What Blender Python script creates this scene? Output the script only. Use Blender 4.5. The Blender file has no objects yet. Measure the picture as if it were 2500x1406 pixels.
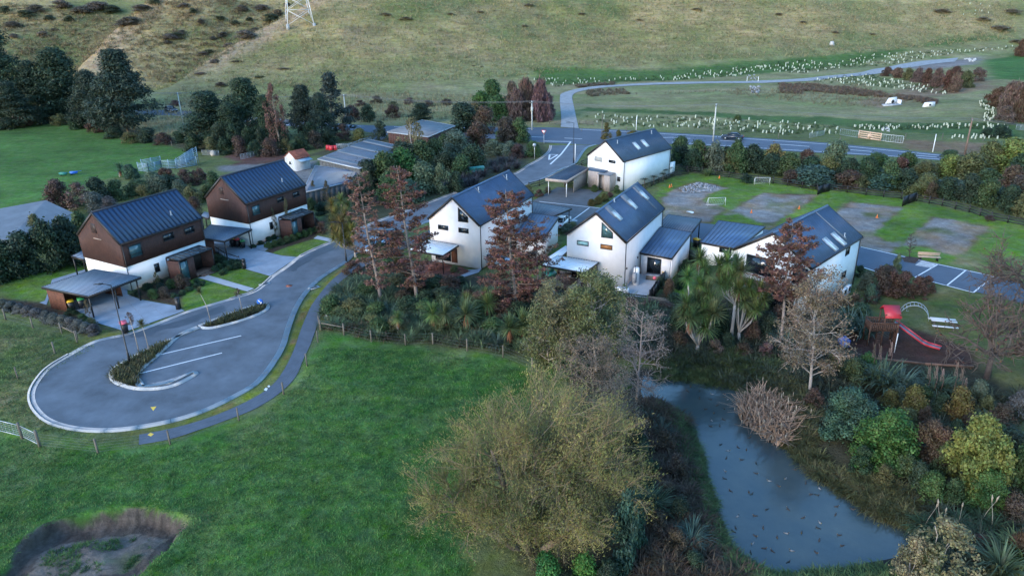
import bpy, math, random
import numpy as np
from mathutils import Matrix, Vector
from mathutils.geometry import tessellate_polygon
C = bpy.context.scene.collection
SC = bpy.context.scene
PI = math.pi
# ---------------------------------------------------------------- camera, world, sun
FPX = 1794.06; PITCH = math.radians(22.4564); ROLL = math.radians(-1.2091); CAMH = 31.0
_fw = np.array([0, math.cos(PITCH), -math.sin(PITCH)]); _up = np.array([0, math.sin(PITCH), math.cos(PITCH)]); _rt = np.array([1., 0, 0])
_c, _s = math.cos(ROLL), math.sin(ROLL)
RC = np.array([_c*_rt+_s*_up, -_s*_rt+_c*_up, _fw])
CAM = np.array([0, 0, CAMH])
cd = bpy.data.cameras.new('camera'); cam = bpy.data.objects.new('camera', cd); C.objects.link(cam)
cd.sensor_width = 36; cd.lens = FPX/2500*36; cd.clip_start = .5; cd.clip_end = 4000
M = Matrix.Identity(4)
for i in range(3):
    M[i][0] = RC[0][i]; M[i][1] = RC[1][i]; M[i][2] = -RC[2][i]; M[i][3] = CAM[i]
cam.matrix_world = M
SC.camera = cam
SUN_EL, SUN_AZ = 11.0, 225.0      # azimuth clockwise from +Y: low behind the camera's left shoulder
w = bpy.data.worlds.new("World"); SC.world = w; w.use_nodes = True
nt = w.node_tree
sky = nt.nodes.new('ShaderNodeTexSky'); sky.sky_type = 'NISHITA'; sky.sun_disc = False
sky.sun_elevation = math.radians(SUN_EL); sky.sun_rotation = math.radians(SUN_AZ)
sky.air_density = 1.3; sky.dust_density = .6; sky.ozone_density = 4.4
bg = nt.nodes['Background']; bg.inputs['Strength'].default_value = .15
nt.links.new(sky.outputs['Color'], bg.inputs['Color'])
sd = bpy.data.lights.new('sun', 'SUN'); sd.energy = 0.6; sd.angle = math.radians(24); sd.color = (1, .88, .80)
so = bpy.data.objects.new('sun', sd); C.objects.link(so)
az, el = math.radians(SUN_AZ), math.radians(SUN_EL+12)
sdir = Vector((math.sin(az)*math.cos(el), math.cos(az)*math.cos(el), math.sin(el)))
so.rotation_euler = sdir.to_track_quat('Z', 'Y').to_euler(); so.location = (-40, -40, 60)
vs = SC.view_settings; vs.view_transform = 'Standard'; vs.look = 'None'; vs.exposure = 2.3; vs.gamma = 1; vs.use_curve_mapping = False
SC.render.engine = 'CYCLES'
# ---------------------------------------------------------------- projection helpers (place things on the ground seen at a pixel of the photo)
ZA = (0, 0, 2.907); ZB = (820, 0, 2.907); ZC = (1640, 0, 2.907); ZD = (0, 380, 2.907); ZE = (780, 380, 2.907)
ZF = (1640, 380, 2.4244); ZI = (0, 760, 2.1767); ZJ = (840, 760, 2.1767); ZK = (1640, 760, 2.1767)
def zp(Z, x, y): return (Z[0]+x/Z[2], Z[1]+y/Z[2])
def zl(Z, pts): return [zp(Z, x, y) for x, y in pts]
def ray(px, py): return RC.T @ np.array([(px-1250)/FPX, -(py-703)/FPX, 1.])
def G(px, py, z=0.):
    d = ray(px, py); t = (z-CAMH)/d[2]; return CAM+t*d
def proj(P):
    d = RC @ (np.array(P, float)-CAM); return 1250+FPX*d[0]/d[2], 703-FPX*d[1]/d[2], d[2]
def topz(P, py):
    k = (703-py)/FPX; a = RC[1][0]*P[0]+RC[1][1]*P[1]-RC[1][2]*CAMH; b = RC[2][0]*P[0]+RC[2][1]*P[1]-RC[2][2]*CAMH
    return (k*b-a)/(RC[1][2]-k*RC[2][2])
def mpp(P): return proj(P)[2]/FPX
# ---------------------------------------------------------------- noise
_rs = np.random.RandomState(7); _LAT = _rs.rand(256, 256)
def vnoise(x, y):
    xi = np.floor(x).astype(int); yi = np.floor(y).astype(int); fx = x-xi; fy = y-yi
    fx = fx*fx*(3-2*fx); fy = fy*fy*(3-2*fy)
    a = _LAT[xi % 256, yi % 256]; b = _LAT[(xi+1) % 256, yi % 256]; c = _LAT[xi % 256, (yi+1) % 256]; d = _LAT[(xi+1) % 256, (yi+1) % 256]
    return (a*(1-fx)+b*fx)*(1-fy)+(c*(1-fx)+d*fx)*fy
def fbm(x, y, s, o=4):
    r = 0; a = .5; x = np.asarray(x)/s+13.7; y = np.asarray(y)/s+5.1
    for i in range(o): r = r+a*(vnoise(x, y)-.5)*2; x = x*2.03+17; y = y*2.03+9; a *= .5
    return r
def sstep(a, b, x): t = np.clip((np.asarray(x, float)-a)/(b-a), 0, 1); return t*t*(3-2*t)
def sdist(poly, X, Y):
    """signed distance (positive inside) of points to a world polygon"""
    P = np.array(poly)[:, :2]; n = len(P); d = np.full(X.shape, 1e9); ins = np.zeros(X.shape, bool)
    for i in range(n):
        a = P[i]; b = P[(i+1) % n]; e = b-a; L = e@e+1e-12
        t = np.clip(((X-a[0])*e[0]+(Y-a[1])*e[1])/L, 0, 1)
        d = np.minimum(d, np.hypot(X-a[0]-t*e[0], Y-a[1]-t*e[1]))
        c = ((a[1] > Y) != (b[1] > Y)) & (X < (b[0]-a[0])*(Y-a[1])/(b[1]-a[1]+1e-12)+a[0]); ins ^= c
    return np.where(ins, d, -d)
def smooth(pts, k=6, closed=False):
    P = [np.array(p, float) for p in pts]; n = len(P); out = []
    rng = range(n) if closed else range(n-1)
    for i in rng:
        p0 = P[(i-1) % n] if closed or i > 0 else P[0]; p1 = P[i]; p2 = P[(i+1) % n]; p3 = P[(i+2) % n] if closed or i+2 < n else P[-1]
        for j in range(k):
            t = j/k; out.append(.5*((2*p1)+(-p0+p2)*t+(2*p0-5*p1+4*p2-p3)*t*t+(-p0+3*p1-3*p2+p3)*t**3))
    if not closed: out.append(P[-1])
    return out
def resample(P, step):
    P = [np.array(p[:2], float) for p in P]; out = [P[0]]; acc = 0
    for a, b in zip(P[:-1], P[1:]):
        L = np.linalg.norm(b-a)
        if L < 1e-9: continue
        while acc+L >= step:
            t = (step-acc)/L; a = a+(b-a)*t; out.append(a); L = np.linalg.norm(b-a); acc = 0
            if L < 1e-9: break
        acc += L
    out.append(P[-1]); return out
def offset(P, d):
    P = [np.array(p[:2], float) for p in P]; out = []
    for i in range(len(P)):
        t = P[min(i+1, len(P)-1)]-P[max(i-1, 0)]; t = t/(np.linalg.norm(t)+1e-9); out.append(P[i]+d*np.array([-t[1], t[0]]))
    return out
# ---------------------------------------------------------------- materials
MATS = {}
def nodes(name):
    m = bpy.data.materials.new(name); m.use_nodes = True; MATS[name] = m
    return m, m.node_tree, m.node_tree.nodes['Principled BSDF']
def mat(name, col, rough=.7, metal=0., var=.12, scale=2., bump=0., bscale=None, spec=.5, detail=4, stretch=None, col2=None, thr=None, em=None):
    m, t, b = nodes(name); N, L = t.nodes, t.links
    tc = N.new('ShaderNodeTexCoord'); src = tc.outputs['Object']
    if stretch:
        mp = N.new('ShaderNodeMapping'); mp.inputs['Scale'].default_value = stretch; L.new(src, mp.inputs['Vector']); src = mp.outputs[0]
    n = N.new('ShaderNodeTexNoise'); n.inputs['Scale'].default_value = scale; n.inputs['Detail'].default_value = detail; n.inputs['Roughness'].default_value = .65
    L.new(src, n.inputs['Vector'])
    r = N.new('ShaderNodeValToRGB'); c = np.array(col)
    if col2 is None: a, d = c*(1-var*1.6), np.clip(c*(1+var*1.6), 0, 1); r.color_ramp.elements[0].position = .3; r.color_ramp.elements[1].position = .7
    else: a, d = c, np.array(col2); r.color_ramp.elements[0].position = thr[0]; r.color_ramp.elements[1].position = thr[1]
    r.color_ramp.elements[0].color = (*a, 1); r.color_ramp.elements[1].color = (*d, 1)
    L.new(n.outputs['Fac'], r.inputs['Fac']); L.new(r.outputs['Color'], b.inputs['Base Color'])
    b.inputs['Roughness'].default_value = rough; b.inputs['Metallic'].default_value = metal; b.inputs['Specular IOR Level'].default_value = spec
    if bump:
        n2 = N.new('ShaderNodeTexNoise'); n2.inputs['Scale'].default_value = bscale or scale*4; n2.inputs['Detail'].default_value = 3; L.new(src, n2.inputs['Vector'])
        bp = N.new('ShaderNodeBump'); bp.inputs['Strength'].default_value = bump; bp.inputs['Distance'].default_value = .05
        L.new(n2.outputs['Fac'], bp.inputs['Height']); L.new(bp.outputs['Normal'], b.inputs['Normal'])
    if em: b.inputs['Emission Color'].default_value = (*em[:3], 1); b.inputs['Emission Strength'].default_value = em[3]
    return m
def leafmat(name='foliage', trans=.3, jit=.36, zone=1.1):
    m, t, b = nodes(name); N, L = t.nodes, t.links
    oi = N.new('ShaderNodeObjectInfo'); g = N.new('ShaderNodeNewGeometry'); tc = N.new('ShaderNodeTexCoord')
    n = N.new('ShaderNodeTexNoise'); n.inputs['Scale'].default_value = zone; n.inputs['Detail'].default_value = 2; L.new(g.outputs['Position'], n.inputs['Vector'])
    mr = N.new('ShaderNodeMapRange'); mr.inputs['To Min'].default_value = 1-jit; mr.inputs['To Max'].default_value = 1+jit; L.new(g.outputs['Random Per Island'], mr.inputs['Value'])
    mn = N.new('ShaderNodeMapRange'); mn.inputs['From Min'].default_value = .3; mn.inputs['From Max'].default_value = .7; mn.inputs['To Min'].default_value = .6; mn.inputs['To Max'].default_value = 1.45; L.new(n.outputs['Fac'], mn.inputs['Value'])
    mu = N.new('ShaderNodeMath'); mu.operation = 'MULTIPLY'; L.new(mr.outputs[0], mu.inputs[0]); L.new(mn.outputs[0], mu.inputs[1])
    hs = N.new('ShaderNodeHueSaturation'); L.new(oi.outputs['Color'], hs.inputs['Color']); L.new(mu.outputs[0], hs.inputs['Value'])
    mh = N.new('ShaderNodeMapRange'); mh.inputs['To Min'].default_value = .47; mh.inputs['To Max'].default_value = .53; L.new(g.outputs['Random Per Island'], mh.inputs['Value']); q = N.new('ShaderNodeMath'); q.operation = 'MULTIPLY_ADD'; L.new(n.outputs['Fac'], q.inputs[0]); q.inputs[1].default_value = -.14; q.inputs[2].default_value = .07; q2 = N.new('ShaderNodeMath'); L.new(q.outputs[0], q2.inputs[0]); L.new(mh.outputs[0], q2.inputs[1]); L.new(q2.outputs[0], hs.inputs['Hue'])
    L.new(hs.outputs['Color'], b.inputs['Base Color']); b.inputs['Roughness'].default_value = .6; b.inputs['Specular IOR Level'].default_value = .3
    tr = N.new('ShaderNodeBsdfTranslucent'); L.new(hs.outputs['Color'], tr.inputs['Color'])
    mx = N.new('ShaderNodeMixShader'); mx.inputs[0].default_value = trans
    L.new(b.outputs[0], mx.inputs[1]); L.new(tr.outputs[0], mx.inputs[2]); L.new(mx.outputs[0], N['Material Output'].inputs['Surface'])
    return m
leafmat()
mat('bark', (.16, .13, .105), .9, scale=3, var=.25, bump=.6, stretch=(1, 1, .2))
mat('bark_pale', (.30, .27, .25), .9, scale=3, var=.25, bump=.5, stretch=(1, 1, .2))
mat('bark_dark', (.07, .055, .045), .9, scale=3, var=.25, bump=.5)
mat('twig', (.17, .13, .09), .9, scale=3, var=.2)
mat('plaster_white', (.80, .80, .80), .85, var=.04, scale=.8, bump=.15, bscale=20)
mat('plaster_cream', (.72, .695, .70), .85, var=.04, scale=.8, bump=.15, bscale=20)
mat('cladding_brown', (.058, .024, .019), .75, var=.3, scale=3, stretch=(6, 6, .4), bump=.3)
mat('cladding_rust', (.115, .040, .022), .75, var=.3, scale=3, stretch=(6, 6, .4), bump=.3)
mat('timber_pale', (.38, .32, .28), .8, var=.2, scale=3, stretch=(5, 5, .4), bump=.2)
mat('roof_navy', (.016, .052, .118), .42, metal=.0, var=.15, scale=.8, spec=.6)
mat('roof_seam_navy', (.010, .018, .035), .5, var=.1)
mat('roof_slate', (.050, .105, .205), .42, var=.12, scale=.8, spec=.6)
mat('roof_slate_light', (.15, .165, .19), .5, var=.1, scale=1)
mat('roof_dark', (.028, .062, .112), .45, var=.12, scale=.8, spec=.6)
mat('roof_grey', (.15, .165, .185), .6, var=.12, scale=.5)
mat('roof_steel', (.36, .40, .45), .4, metal=.2, var=.06, scale=.6)
mat('roof_white', (.82, .88, .92), .4, var=.04)
mat('fascia_dark', (.018, .016, .017), .5)
mat('frame_black', (.012, .013, .016), .45)
mat('trim_white', (.72, .72, .72), .5, var=.03)
mat('metal_white', (.62, .63, .64), .4, var=.05)
mat('galv', (.36, .40, .44), .4, metal=.4, var=.1)
mat('galv_blue', (.22, .33, .42), .5, metal=.2, var=.1)
mat('asphalt', (.095, .115, .140), .8, var=.22, scale=.35, bump=.25, bscale=25, detail=8)
mat('asphalt_dark', (.068, .092, .128), .8, var=.10, scale=.35, bump=.25, bscale=25, detail=8)
mat('asphalt_path', (.080, .100, .130), .85, var=.12, scale=.8, bump=.25, bscale=25, detail=8)
mat('paving_dark', (.085, .095, .105), .85, var=.14, scale=.7, bump=.25, bscale=12)
mat('concrete', (.34, .36, .38), .85, var=.10, scale=.7, bump=.15, bscale=20, detail=8)
mat('concrete_drive', (.22, .265, .32), .8, var=.16, scale=.45, bump=.15, bscale=20, detail=8)
mat('paint_white', (.66, .68, .70), .6, var=.08, scale=4)
mat('paint_yellow', (.75, .48, .06), .6, var=.05)
mat('gravel_track', (.26, .27, .28), .95, var=.16, scale=.8, bump=.4, bscale=10, detail=8)
mat('bark_mulch', (.050, .028, .022), .95, var=.35, scale=3, bump=.8, bscale=14, detail=8)
mat('deck_red', (.17, .060, .042), .7, var=.2, scale=2)
mat('deck_brown', (.15, .085, .06), .7, var=.2, scale=2)
mat('wood_grey', (.13, .115, .095), .9, var=.2, scale=4, stretch=(1, 1, .3))
mat('wood_new', (.55, .38, .27), .8, var=.12, scale=2)
mat('wood_play', (.10, .048, .030), .8, var=.2, scale=3)
mat('pole_concrete', (.42, .44, .42), .85, var=.1)
mat('pole_timber', (.20, .13, .10), .9, var=.15)
mat('wire', (.16, .17, .18), .5, metal=.3)
mat('plastic_red', (.50, .035, .05), .4, var=.05)
mat('plastic_pink', (.62, .10, .14), .4, var=.05)
mat('plastic_yellow', (.70, .42, .02), .4, var=.05)
mat('plastic_green', (.05, .30, .10), .4, var=.05)
mat('plastic_black', (.014, .015, .018), .45)
mat('plastic_blue', (.02, .13, .55), .4, var=.05)
mat('plastic_teal', (.03, .22, .18), .4)
mat('plastic_white', (.78, .78, .78), .4, var=.03)
mat('orange', (.75, .20, .05), .5, var=.05)
mat('rust_roof', (.24, .075, .045), .8, var=.3, scale=1.2)
mat('damp_asphalt', (.052, .066, .084), .55, var=.12, scale=.6, bump=.2, bscale=25)
mat('rubber', (.012, .012, .012), .8)
mat('car_dark', (.02, .028, .045), .25, spec=.8)
mat('car_silver', (.35, .45, .55), .25, metal=.3, spec=.8)
mat('car_white', (.75, .76, .77), .25, spec=.8)
mat('lamp_red', (.5, .01, .01), .3)
mat('lamp_clear', (.75, .78, .8), .15)
mat('stone_pale', (.42, .42, .42), .9, var=.25, scale=2, bump=.5)
mat('stone_grey', (.24, .25, .27), .9, var=.3, scale=2, bump=.5)
mat('curtain', (.33, .34, .33), .9, var=.1)
mat('blind_aqua', (.33, .55, .54), .8, var=.04)
mat('timber_blind', (.30, .13, .045), .6, var=.2, stretch=(1, 1, 6))
mat('duck_brown', (.050, .038, .030), .8, var=.3, scale=9)
mat('duck_dark', (.016, .022, .020), .6)
mat('duck_pale', (.22, .21, .20), .8, var=.1)
mat('shed_wall', (.075, .08, .085), .7, var=.15)
mat('seed_plume', (.30, .25, .19), .95, var=.15, scale=5)
mat('flax_stalk', (.16, .10, .085), .9)
mat('dead_leaf', (.22, .10, .055), .95, var=.2, scale=5)
mat('reed_dry', (.27, .18, .125), .95, var=.3, scale=2)
mat('tree_guard', (.46, .50, .40), .6, var=.12, scale=.35)
mat('wool', (.45, .40, .33), .95, var=.15, scale=8)
def glass(name, col, rough):
    m, t, b = nodes(name); b.inputs['Base Color'].default_value = (*col, 1); b.inputs['Roughness'].default_value = rough; b.inputs['Specular IOR Level'].default_value = .9
    return m
glass('glass_dark', (.012, .018, .024), .06)
glass('glass_teal', (.05, .11, .125), .1)
glass('glass_sky', (.72, .78, .80), .2)
def clear(name, col, fac):
    m, t, b = nodes(name); N, L = t.nodes, t.links
    tp = N.new('ShaderNodeBsdfTransparent'); tp.inputs[0].default_value = (*col, 1); mx = N.new('ShaderNodeMixShader'); mx.inputs[0].default_value = fac
    b.inputs['Base Color'].default_value = (.10, .14, .17, 1); b.inputs['Roughness'].default_value = .12
    L.new(tp.outputs[0], mx.inputs[1]); L.new(b.outputs[0], mx.inputs[2]); L.new(mx.outputs[0], N['Material Output'].inputs['Surface'])
clear('glass_roof', (.75, .82, .85), .55)
def watermat():
    m, t, b = nodes('pond_water'); N, L = t.nodes, t.links
    tc = N.new('ShaderNodeTexCoord'); n = N.new('ShaderNodeTexNoise'); n.inputs['Scale'].default_value = .35; n.inputs['Detail'].default_value = 6; L.new(tc.outputs['Object'], n.inputs['Vector'])
    r = N.new('ShaderNodeValToRGB'); r.color_ramp.elements[0].position = .35; r.color_ramp.elements[1].position = .7
    r.color_ramp.elements[0].color = (.030, .052, .060, 1); r.color_ramp.elements[1].color = (.055, .075, .072, 1)
    L.new(n.outputs['Fac'], r.inputs['Fac']); L.new(r.outputs['Color'], b.inputs['Base Color'])
    b.inputs['Roughness'].default_value = .16; b.inputs['IOR'].default_value = 1.4; b.inputs['Specular IOR Level'].default_value = .8
    n2 = N.new('ShaderNodeTexNoise'); n2.inputs['Scale'].default_value = 1.8; n2.inputs['Detail'].default_value = 6; L.new(tc.outputs['Object'], n2.inputs['Vector'])
    bp = N.new('ShaderNodeBump'); bp.inputs['Strength'].default_value = .22; bp.inputs['Distance'].default_value = .06; L.new(n2.outputs['Fac'], bp.inputs['Height']); L.new(bp.outputs['Normal'], b.inputs['Normal'])
watermat()
def groundmat():
    m, t, b = nodes('turf'); N, L = t.nodes, t.links
    at = N.new('ShaderNodeAttribute'); at.attribute_name = 'albedo'; g = N.new('ShaderNodeNewGeometry')
    def noise(s, d, st=None, ro=.65):
        n = N.new('ShaderNodeTexNoise'); n.inputs['Scale'].default_value = s; n.inputs['Detail'].default_value = d; n.inputs['Roughness'].default_value = ro
        if st: mp = N.new('ShaderNodeMapping'); mp.inputs['Scale'].default_value = st; L.new(g.outputs['Position'], mp.inputs['Vector']); L.new(mp.outputs[0], n.inputs['Vector'])
        else: L.new(g.outputs['Position'], n.inputs['Vector'])
        return n
    def rng(n, a, c):
        mr = N.new('ShaderNodeMapRange'); mr.inputs['From Min'].default_value = .32; mr.inputs['From Max'].default_value = .68; mr.inputs['To Min'].default_value = a; mr.inputs['To Max'].default_value = c; L.new(n.outputs['Fac'], mr.inputs['Value']); return mr.outputs[0]
    def mul(a, c): x = N.new('ShaderNodeMath'); x.operation = 'MULTIPLY'; L.new(a, x.inputs[0]); L.new(c, x.inputs[1]); return x.outputs[0]
    v = mul(mul(rng(noise(.12, 4), .80, 1.22), rng(noise(1.1, 5), .80, 1.22)), rng(noise(.55, 5, (.35, 1, 2.2)), .84, 1.18))
    v = mul(v, rng(noise(1., 3, (.03, .05, 1.1)), .86, 1.14)); v = mul(v, rng(noise(4.5, 4), .82, 1.2))
    hs = N.new('ShaderNodeHueSaturation'); L.new(at.outputs['Color'], hs.inputs['Color']); L.new(v, hs.inputs['Value'])
    L.new(rng(noise(.35, 3), .478, .512), hs.inputs['Hue']); L.new(rng(noise(.8, 4), .8, 1.15), hs.inputs['Saturation'])
    L.new(hs.outputs['Color'], b.inputs['Base Color']); b.inputs['Roughness'].default_value = .95; b.inputs['Specular IOR Level'].default_value = .15
    bp = N.new('ShaderNodeBump'); bp.inputs['Strength'].default_value = .9; bp.inputs['Distance'].default_value = .22
    L.new(noise(2.2, 6, None, .75).outputs['Fac'], bp.inputs['Height']); L.new(bp.outputs['Normal'], b.inputs['Normal'])
groundmat()
# ---------------------------------------------------------------- object helpers
class Node: pass
def tag(o, label=None, cat=None, group=None, kind=None):
    if label: o['label'] = label
    if cat: o['category'] = cat
    if group: o['group'] = group
    if kind: o['kind'] = kind
    return o
def thing(name, label, cat, loc, rz=0., group=None):
    o = bpy.data.objects.new(name, None); o.empty_display_size = .3; C.objects.link(o)
    o.location = tuple(float(t) for t in loc); o.rotation_euler = (0, 0, rz)
    o['fx'] = [float(loc[0]), float(loc[1]), float(loc[2]), float(rz)]
    return tag(o, label, cat, group)
def tolocal(o, V):
    x, y, z, a = o['fx']; V = np.array(V, float)-np.array([x, y, z]); c, s = math.cos(a), math.sin(a)
    return np.stack([V[:, 0]*c+V[:, 1]*s, -V[:, 0]*s+V[:, 1]*c, V[:, 2]], 1)
def mesh(name, V, F, mats, mi=None, smooth_=False):
    me = bpy.data.meshes.new(name); V = np.asarray(V, np.float32)
    me.vertices.add(len(V)); me.vertices.foreach_set('co', V.ravel())
    if isinstance(F, np.ndarray):
        k = F.shape[1]; n = len(F); me.loops.add(n*k); me.loops.foreach_set('vertex_index', F.astype(np.int32).ravel())
        me.polygons.add(n); me.polygons.foreach_set('loop_start', np.arange(n, dtype=np.int32)*k)
    else:
        flat = [i for f in F for i in f]; ls = np.cumsum([0]+[len(f) for f in F[:-1]]).astype(np.int32)
        me.loops.add(len(flat)); me.loops.foreach_set('vertex_index', np.array(flat, np.int32)); me.polygons.add(len(F)); me.polygons.foreach_set('loop_start', ls)
    for m in (mats if isinstance(mats, (list, tuple)) else [mats]): me.materials.append(MATS[m])
    me.update(calc_edges=True); me.validate()
    if mi is not None: me.polygons.foreach_set('material_index', np.array(mi, np.int32))
    if smooth_: me.polygons.foreach_set('use_smooth', np.ones(len(me.polygons), bool))
    return me
def link(name, me, parent=None, loc=(0, 0, 0), rz=0., scale=(1, 1, 1), color=None):
    o = bpy.data.objects.new(name, me); C.objects.link(o)
    if parent: o.parent = parent
    o.location = tuple(float(t) for t in loc); o.rotation_euler = (0, 0, rz); o.scale = scale
    if color: o.color = (*color, 1)
    return o
class MB:
    def __init__(s): s.v = []; s.f = []; s.n = 0; s.mi = []; s.m = 0
    def add(s, V, F):
        s.v.append(np.asarray(V, float).reshape(-1, 3)); s.f += [[i+s.n for i in f] for f in F]; s.mi += [s.m]*len(F); s.n += len(s.v[-1]); return s
    def poly(s, P): return s.add(P, [list(range(len(P)))])
    def hexa(s, B, T):
        k = len(B); F = [list(range(k))[::-1], list(range(k, 2*k))]+[[i, (i+1) % k, k+(i+1) % k, k+i] for i in range(k)]
        return s.add(list(B)+list(T), F)
    def box(s, a, b):
        x0, y0, z0 = np.minimum(a, b); x1, y1, z1 = np.maximum(a, b)
        return s.hexa([(x0, y0, z0), (x1, y0, z0), (x1, y1, z0), (x0, y1, z0)], [(x0, y0, z1), (x1, y0, z1), (x1, y1, z1), (x0, y1, z1)])
    def slab(s, P, t):
        """polygon P thickened downward along its normal by t"""
        P = np.array(P, float); n = np.cross(P[1]-P[0], P[2]-P[0]); n /= np.linalg.norm(n)
        if n[2] < 0 or (abs(n[2]) < 1e-6 and t < 0): P = P[::-1]; n = -n
        return s.hexa(P-n*abs(t), P)
    def prism(s, P, z0, z1):
        P = np.array(P, float)[:, :2]; ar = sum(P[i][0]*P[(i+1) % len(P)][1]-P[(i+1) % len(P)][0]*P[i][1] for i in range(len(P)))
        if ar < 0: P = P[::-1]
        return s.hexa([(x, y, z0) for x, y in P], [(x, y, z1) for x, y in P])
    def bar(s, a, b, w, h=None, up=(0, 0, 1)):
        a = np.array(a, float); b = np.array(b, float); h = h or w; d = b-a; L = np.linalg.norm(d); d /= L; up = np.array(up, float)
        if abs(d@up) > .99: up = np.array([1., 0, 0])
        x = np.cross(d, up); x /= np.linalg.norm(x); y = np.cross(x, d); x *= w/2; y *= h/2
        return s.hexa([a-x-y, a+x-y, a+x+y, a-x+y][::-1], [b-x-y, b+x-y, b+x+y, b-x+y][::-1])
    def tube(s, P, R, k=6, cap=True):
        P = np.array(P, float); n = len(P); R = np.broadcast_to(np.array(R, float), (n,)) if np.ndim(R) else np.full(n, R)
        T = np.gradient(P, axis=0); T /= np.linalg.norm(T, axis=1)[:, None]+1e-9
        ref = np.where(abs(T[:, 2:3]) > .9, np.array([[1., 0, 0]]), np.array([[0, 0, 1.]])); A = np.cross(T, ref); A /= np.linalg.norm(A, axis=1)[:, None]; B = np.cross(T, A)
        an = np.arange(k)*2*PI/k; V = P[:, None]+R[:, None, None]*(np.cos(an)[None, :, None]*A[:, None]+np.sin(an)[None, :, None]*B[:, None])
        F = [[i*k+j, i*k+(j+1) % k, (i+1)*k+(j+1) % k, (i+1)*k+j] for i in range(n-1) for j in range(k)]
        if cap: F += [list(range(k))[::-1], [(n-1)*k+j for j in range(k)]]
        return s.add(V.reshape(-1, 3), F)
    def lathe(s, c, prof, k=12):
        return s.tube([(c[0], c[1], c[2]+z) for z, r in prof], [r for z, r in prof], k)
    def build(s, name, mats, parent=None, world=True, smooth_=False, label=None, kind=None):
        V = np.concatenate(s.v); pp = parent
        while pp is not None and 'fx' not in pp.keys(): pp = pp.parent
        if pp is not None and world: V = tolocal(pp, V)
        o = link(name, mesh(name, V, s.f, mats, s.mi, smooth_), parent)
        if label: o['label'] = label
        if kind: o['kind'] = kind
        return o
    def top(s, name, mats, label=None, cat=None, group=None, kind=None, smooth_=False):
        """a single-mesh top-level object with its origin at the base centre"""
        V = np.concatenate(s.v); c = np.array([V[:, 0].mean(), V[:, 1].mean(), V[:, 2].min()])
        o = link(name, mesh(name, V-c, s.f, mats, s.mi, smooth_), None, c); return tag(o, label, cat, group, kind)
def copy_tree(o, parent=None):
    c = o.copy(); C.objects.link(c); c.parent = parent
    for ch in list(o.children): copy_tree(ch, c)
    return c
ORD = ['first', 'second', 'third', 'fourth', 'fifth', 'sixth', 'seventh', 'eighth', 'ninth', 'tenth', 'eleventh', 'twelfth', 'thirteenth', 'fourteenth', 'fifteenth', 'sixteenth', 'seventeenth', 'eighteenth', 'nineteenth', 'twentieth']
def sheet(name, P, z, m, kind='structure', lift=None):
    """flat polygon sheet (world xy points)"""
    P = [np.array([p[0], p[1], z]) for p in P]; c = sum(P)/len(P); c[2] = z
    tris = tessellate_polygon([[Vector(p) for p in P]]); me = mesh(name, np.array(P)-c, [list(t) for t in tris], m)
    for p in me.polygons:
        if p.normal.z < 0: p.flip()
    return tag(link(name, me, None, c), kind=kind)
# ================================================================ THE SETTING
def gw(pts, z=0.): return [G(x, y, z)[:2] for x, y in pts]
# kerb line round the turning circle and along the road (outer edge), starting on the house side at the top
KERB_N = [(1341, 356), (1337, 370), (1315, 389), (1284, 406), (1253.5, 425), (1170, 450), (1089.6, 478), (1017, 505.6), (907, 545), (825, 583), (770, 606), (726, 627.7), (705, 645), (684, 660), (660, 676), (636, 698), (616, 712), (567.6, 727.4), (510, 744), (450.6, 761.8), (371.5, 792.8), (306, 815), (262, 824), (220.5, 836), (160.8, 868), (112.5, 897.8), (85, 927.7), (69, 957.5), (69, 985), (84, 1010), (110, 1031), (156, 1047), (220.5, 1055), (294, 1053), (367.5, 1042), (436.4, 1027), (505, 1004), (574, 971), (634, 934.6), (675, 884), (698, 842.7), (708.6, 806.6), (725.8, 758.4), (750, 717), (787.8, 679), (846, 641.4), (870, 621), (926, 593), (986, 565.8), (1048, 541.7), (1130, 512), (1225, 477), (1293, 449), (1329, 437), (1372, 414), (1404.8, 400.8), (1425, 372), (1437, 360), (1456, 354)]
# widen the road in front of the dwelling rows a touch where trees hide it
ROAD = smooth([np.array(p) for p in gw(KERB_N)], 5)
ISL_A = zl(ZI, [(1060, 88), (970, 125), (850, 235), (790, 285), (742, 333), (736, 368), (762, 398), (900, 377), (1010, 326), (1048, 324), (1052, 338), (950, 393), (850, 418), (730, 421), (640, 400), (588, 372), (580, 332), (610, 298), (690, 250), (800, 195), (910, 147)])
ISL_B = [(657, 745), (656.5, 756), (629.5, 771), (581, 788), (516, 804), (487, 802), (485, 796), (550, 770), (600, 752), (629.5, 744), (648, 741)]
BED_A = zl(ZI, [(905, 160), (840, 232), (775, 290), (735, 335), (728, 368), (745, 392), (700, 398), (640, 388), (600, 366), (592, 335), (622, 305), (700, 258), (800, 205)])
PATH = [(340, 1061), (413, 1047), (482, 1028.7), (551, 1003.5), (620, 971), (666, 939), (693.6, 902.4), (716.6, 856.5), (732.7, 810), (747, 775), (763.7, 741), (801.5, 693), (842.8, 658.6), (900, 628), (985, 590), (1050, 562),
        (1060, 572), (1000, 600), (915, 638), (853, 671), (808, 712), (788, 755), (776, 790), (764, 824), (756, 845), (739.6, 879.4), (721, 920.8), (680, 962), (615.5, 1001), (551, 1026), (487, 1049), (413.4, 1072), (339, 1086)]
DRIVE1 = zl(ZD, [(893, 1250), (1310, 1103), (1250, 1068), (1000, 1024), (905, 985), (905, 900), (700, 850), (420, 960), (505, 1105), (560, 1110), (690, 1188)])
DRIVE2 = zl(ZD, [(2112, 722), (1917, 857), (1720, 800), (1540, 692), (1465, 640), (1500, 560), (1640, 560), (1775, 655), (1870, 680), (2000, 712)])
PATH1 = zl(ZD, [(1405, 868), (1480, 850), (1805, 945), (1755, 966)])
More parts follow.
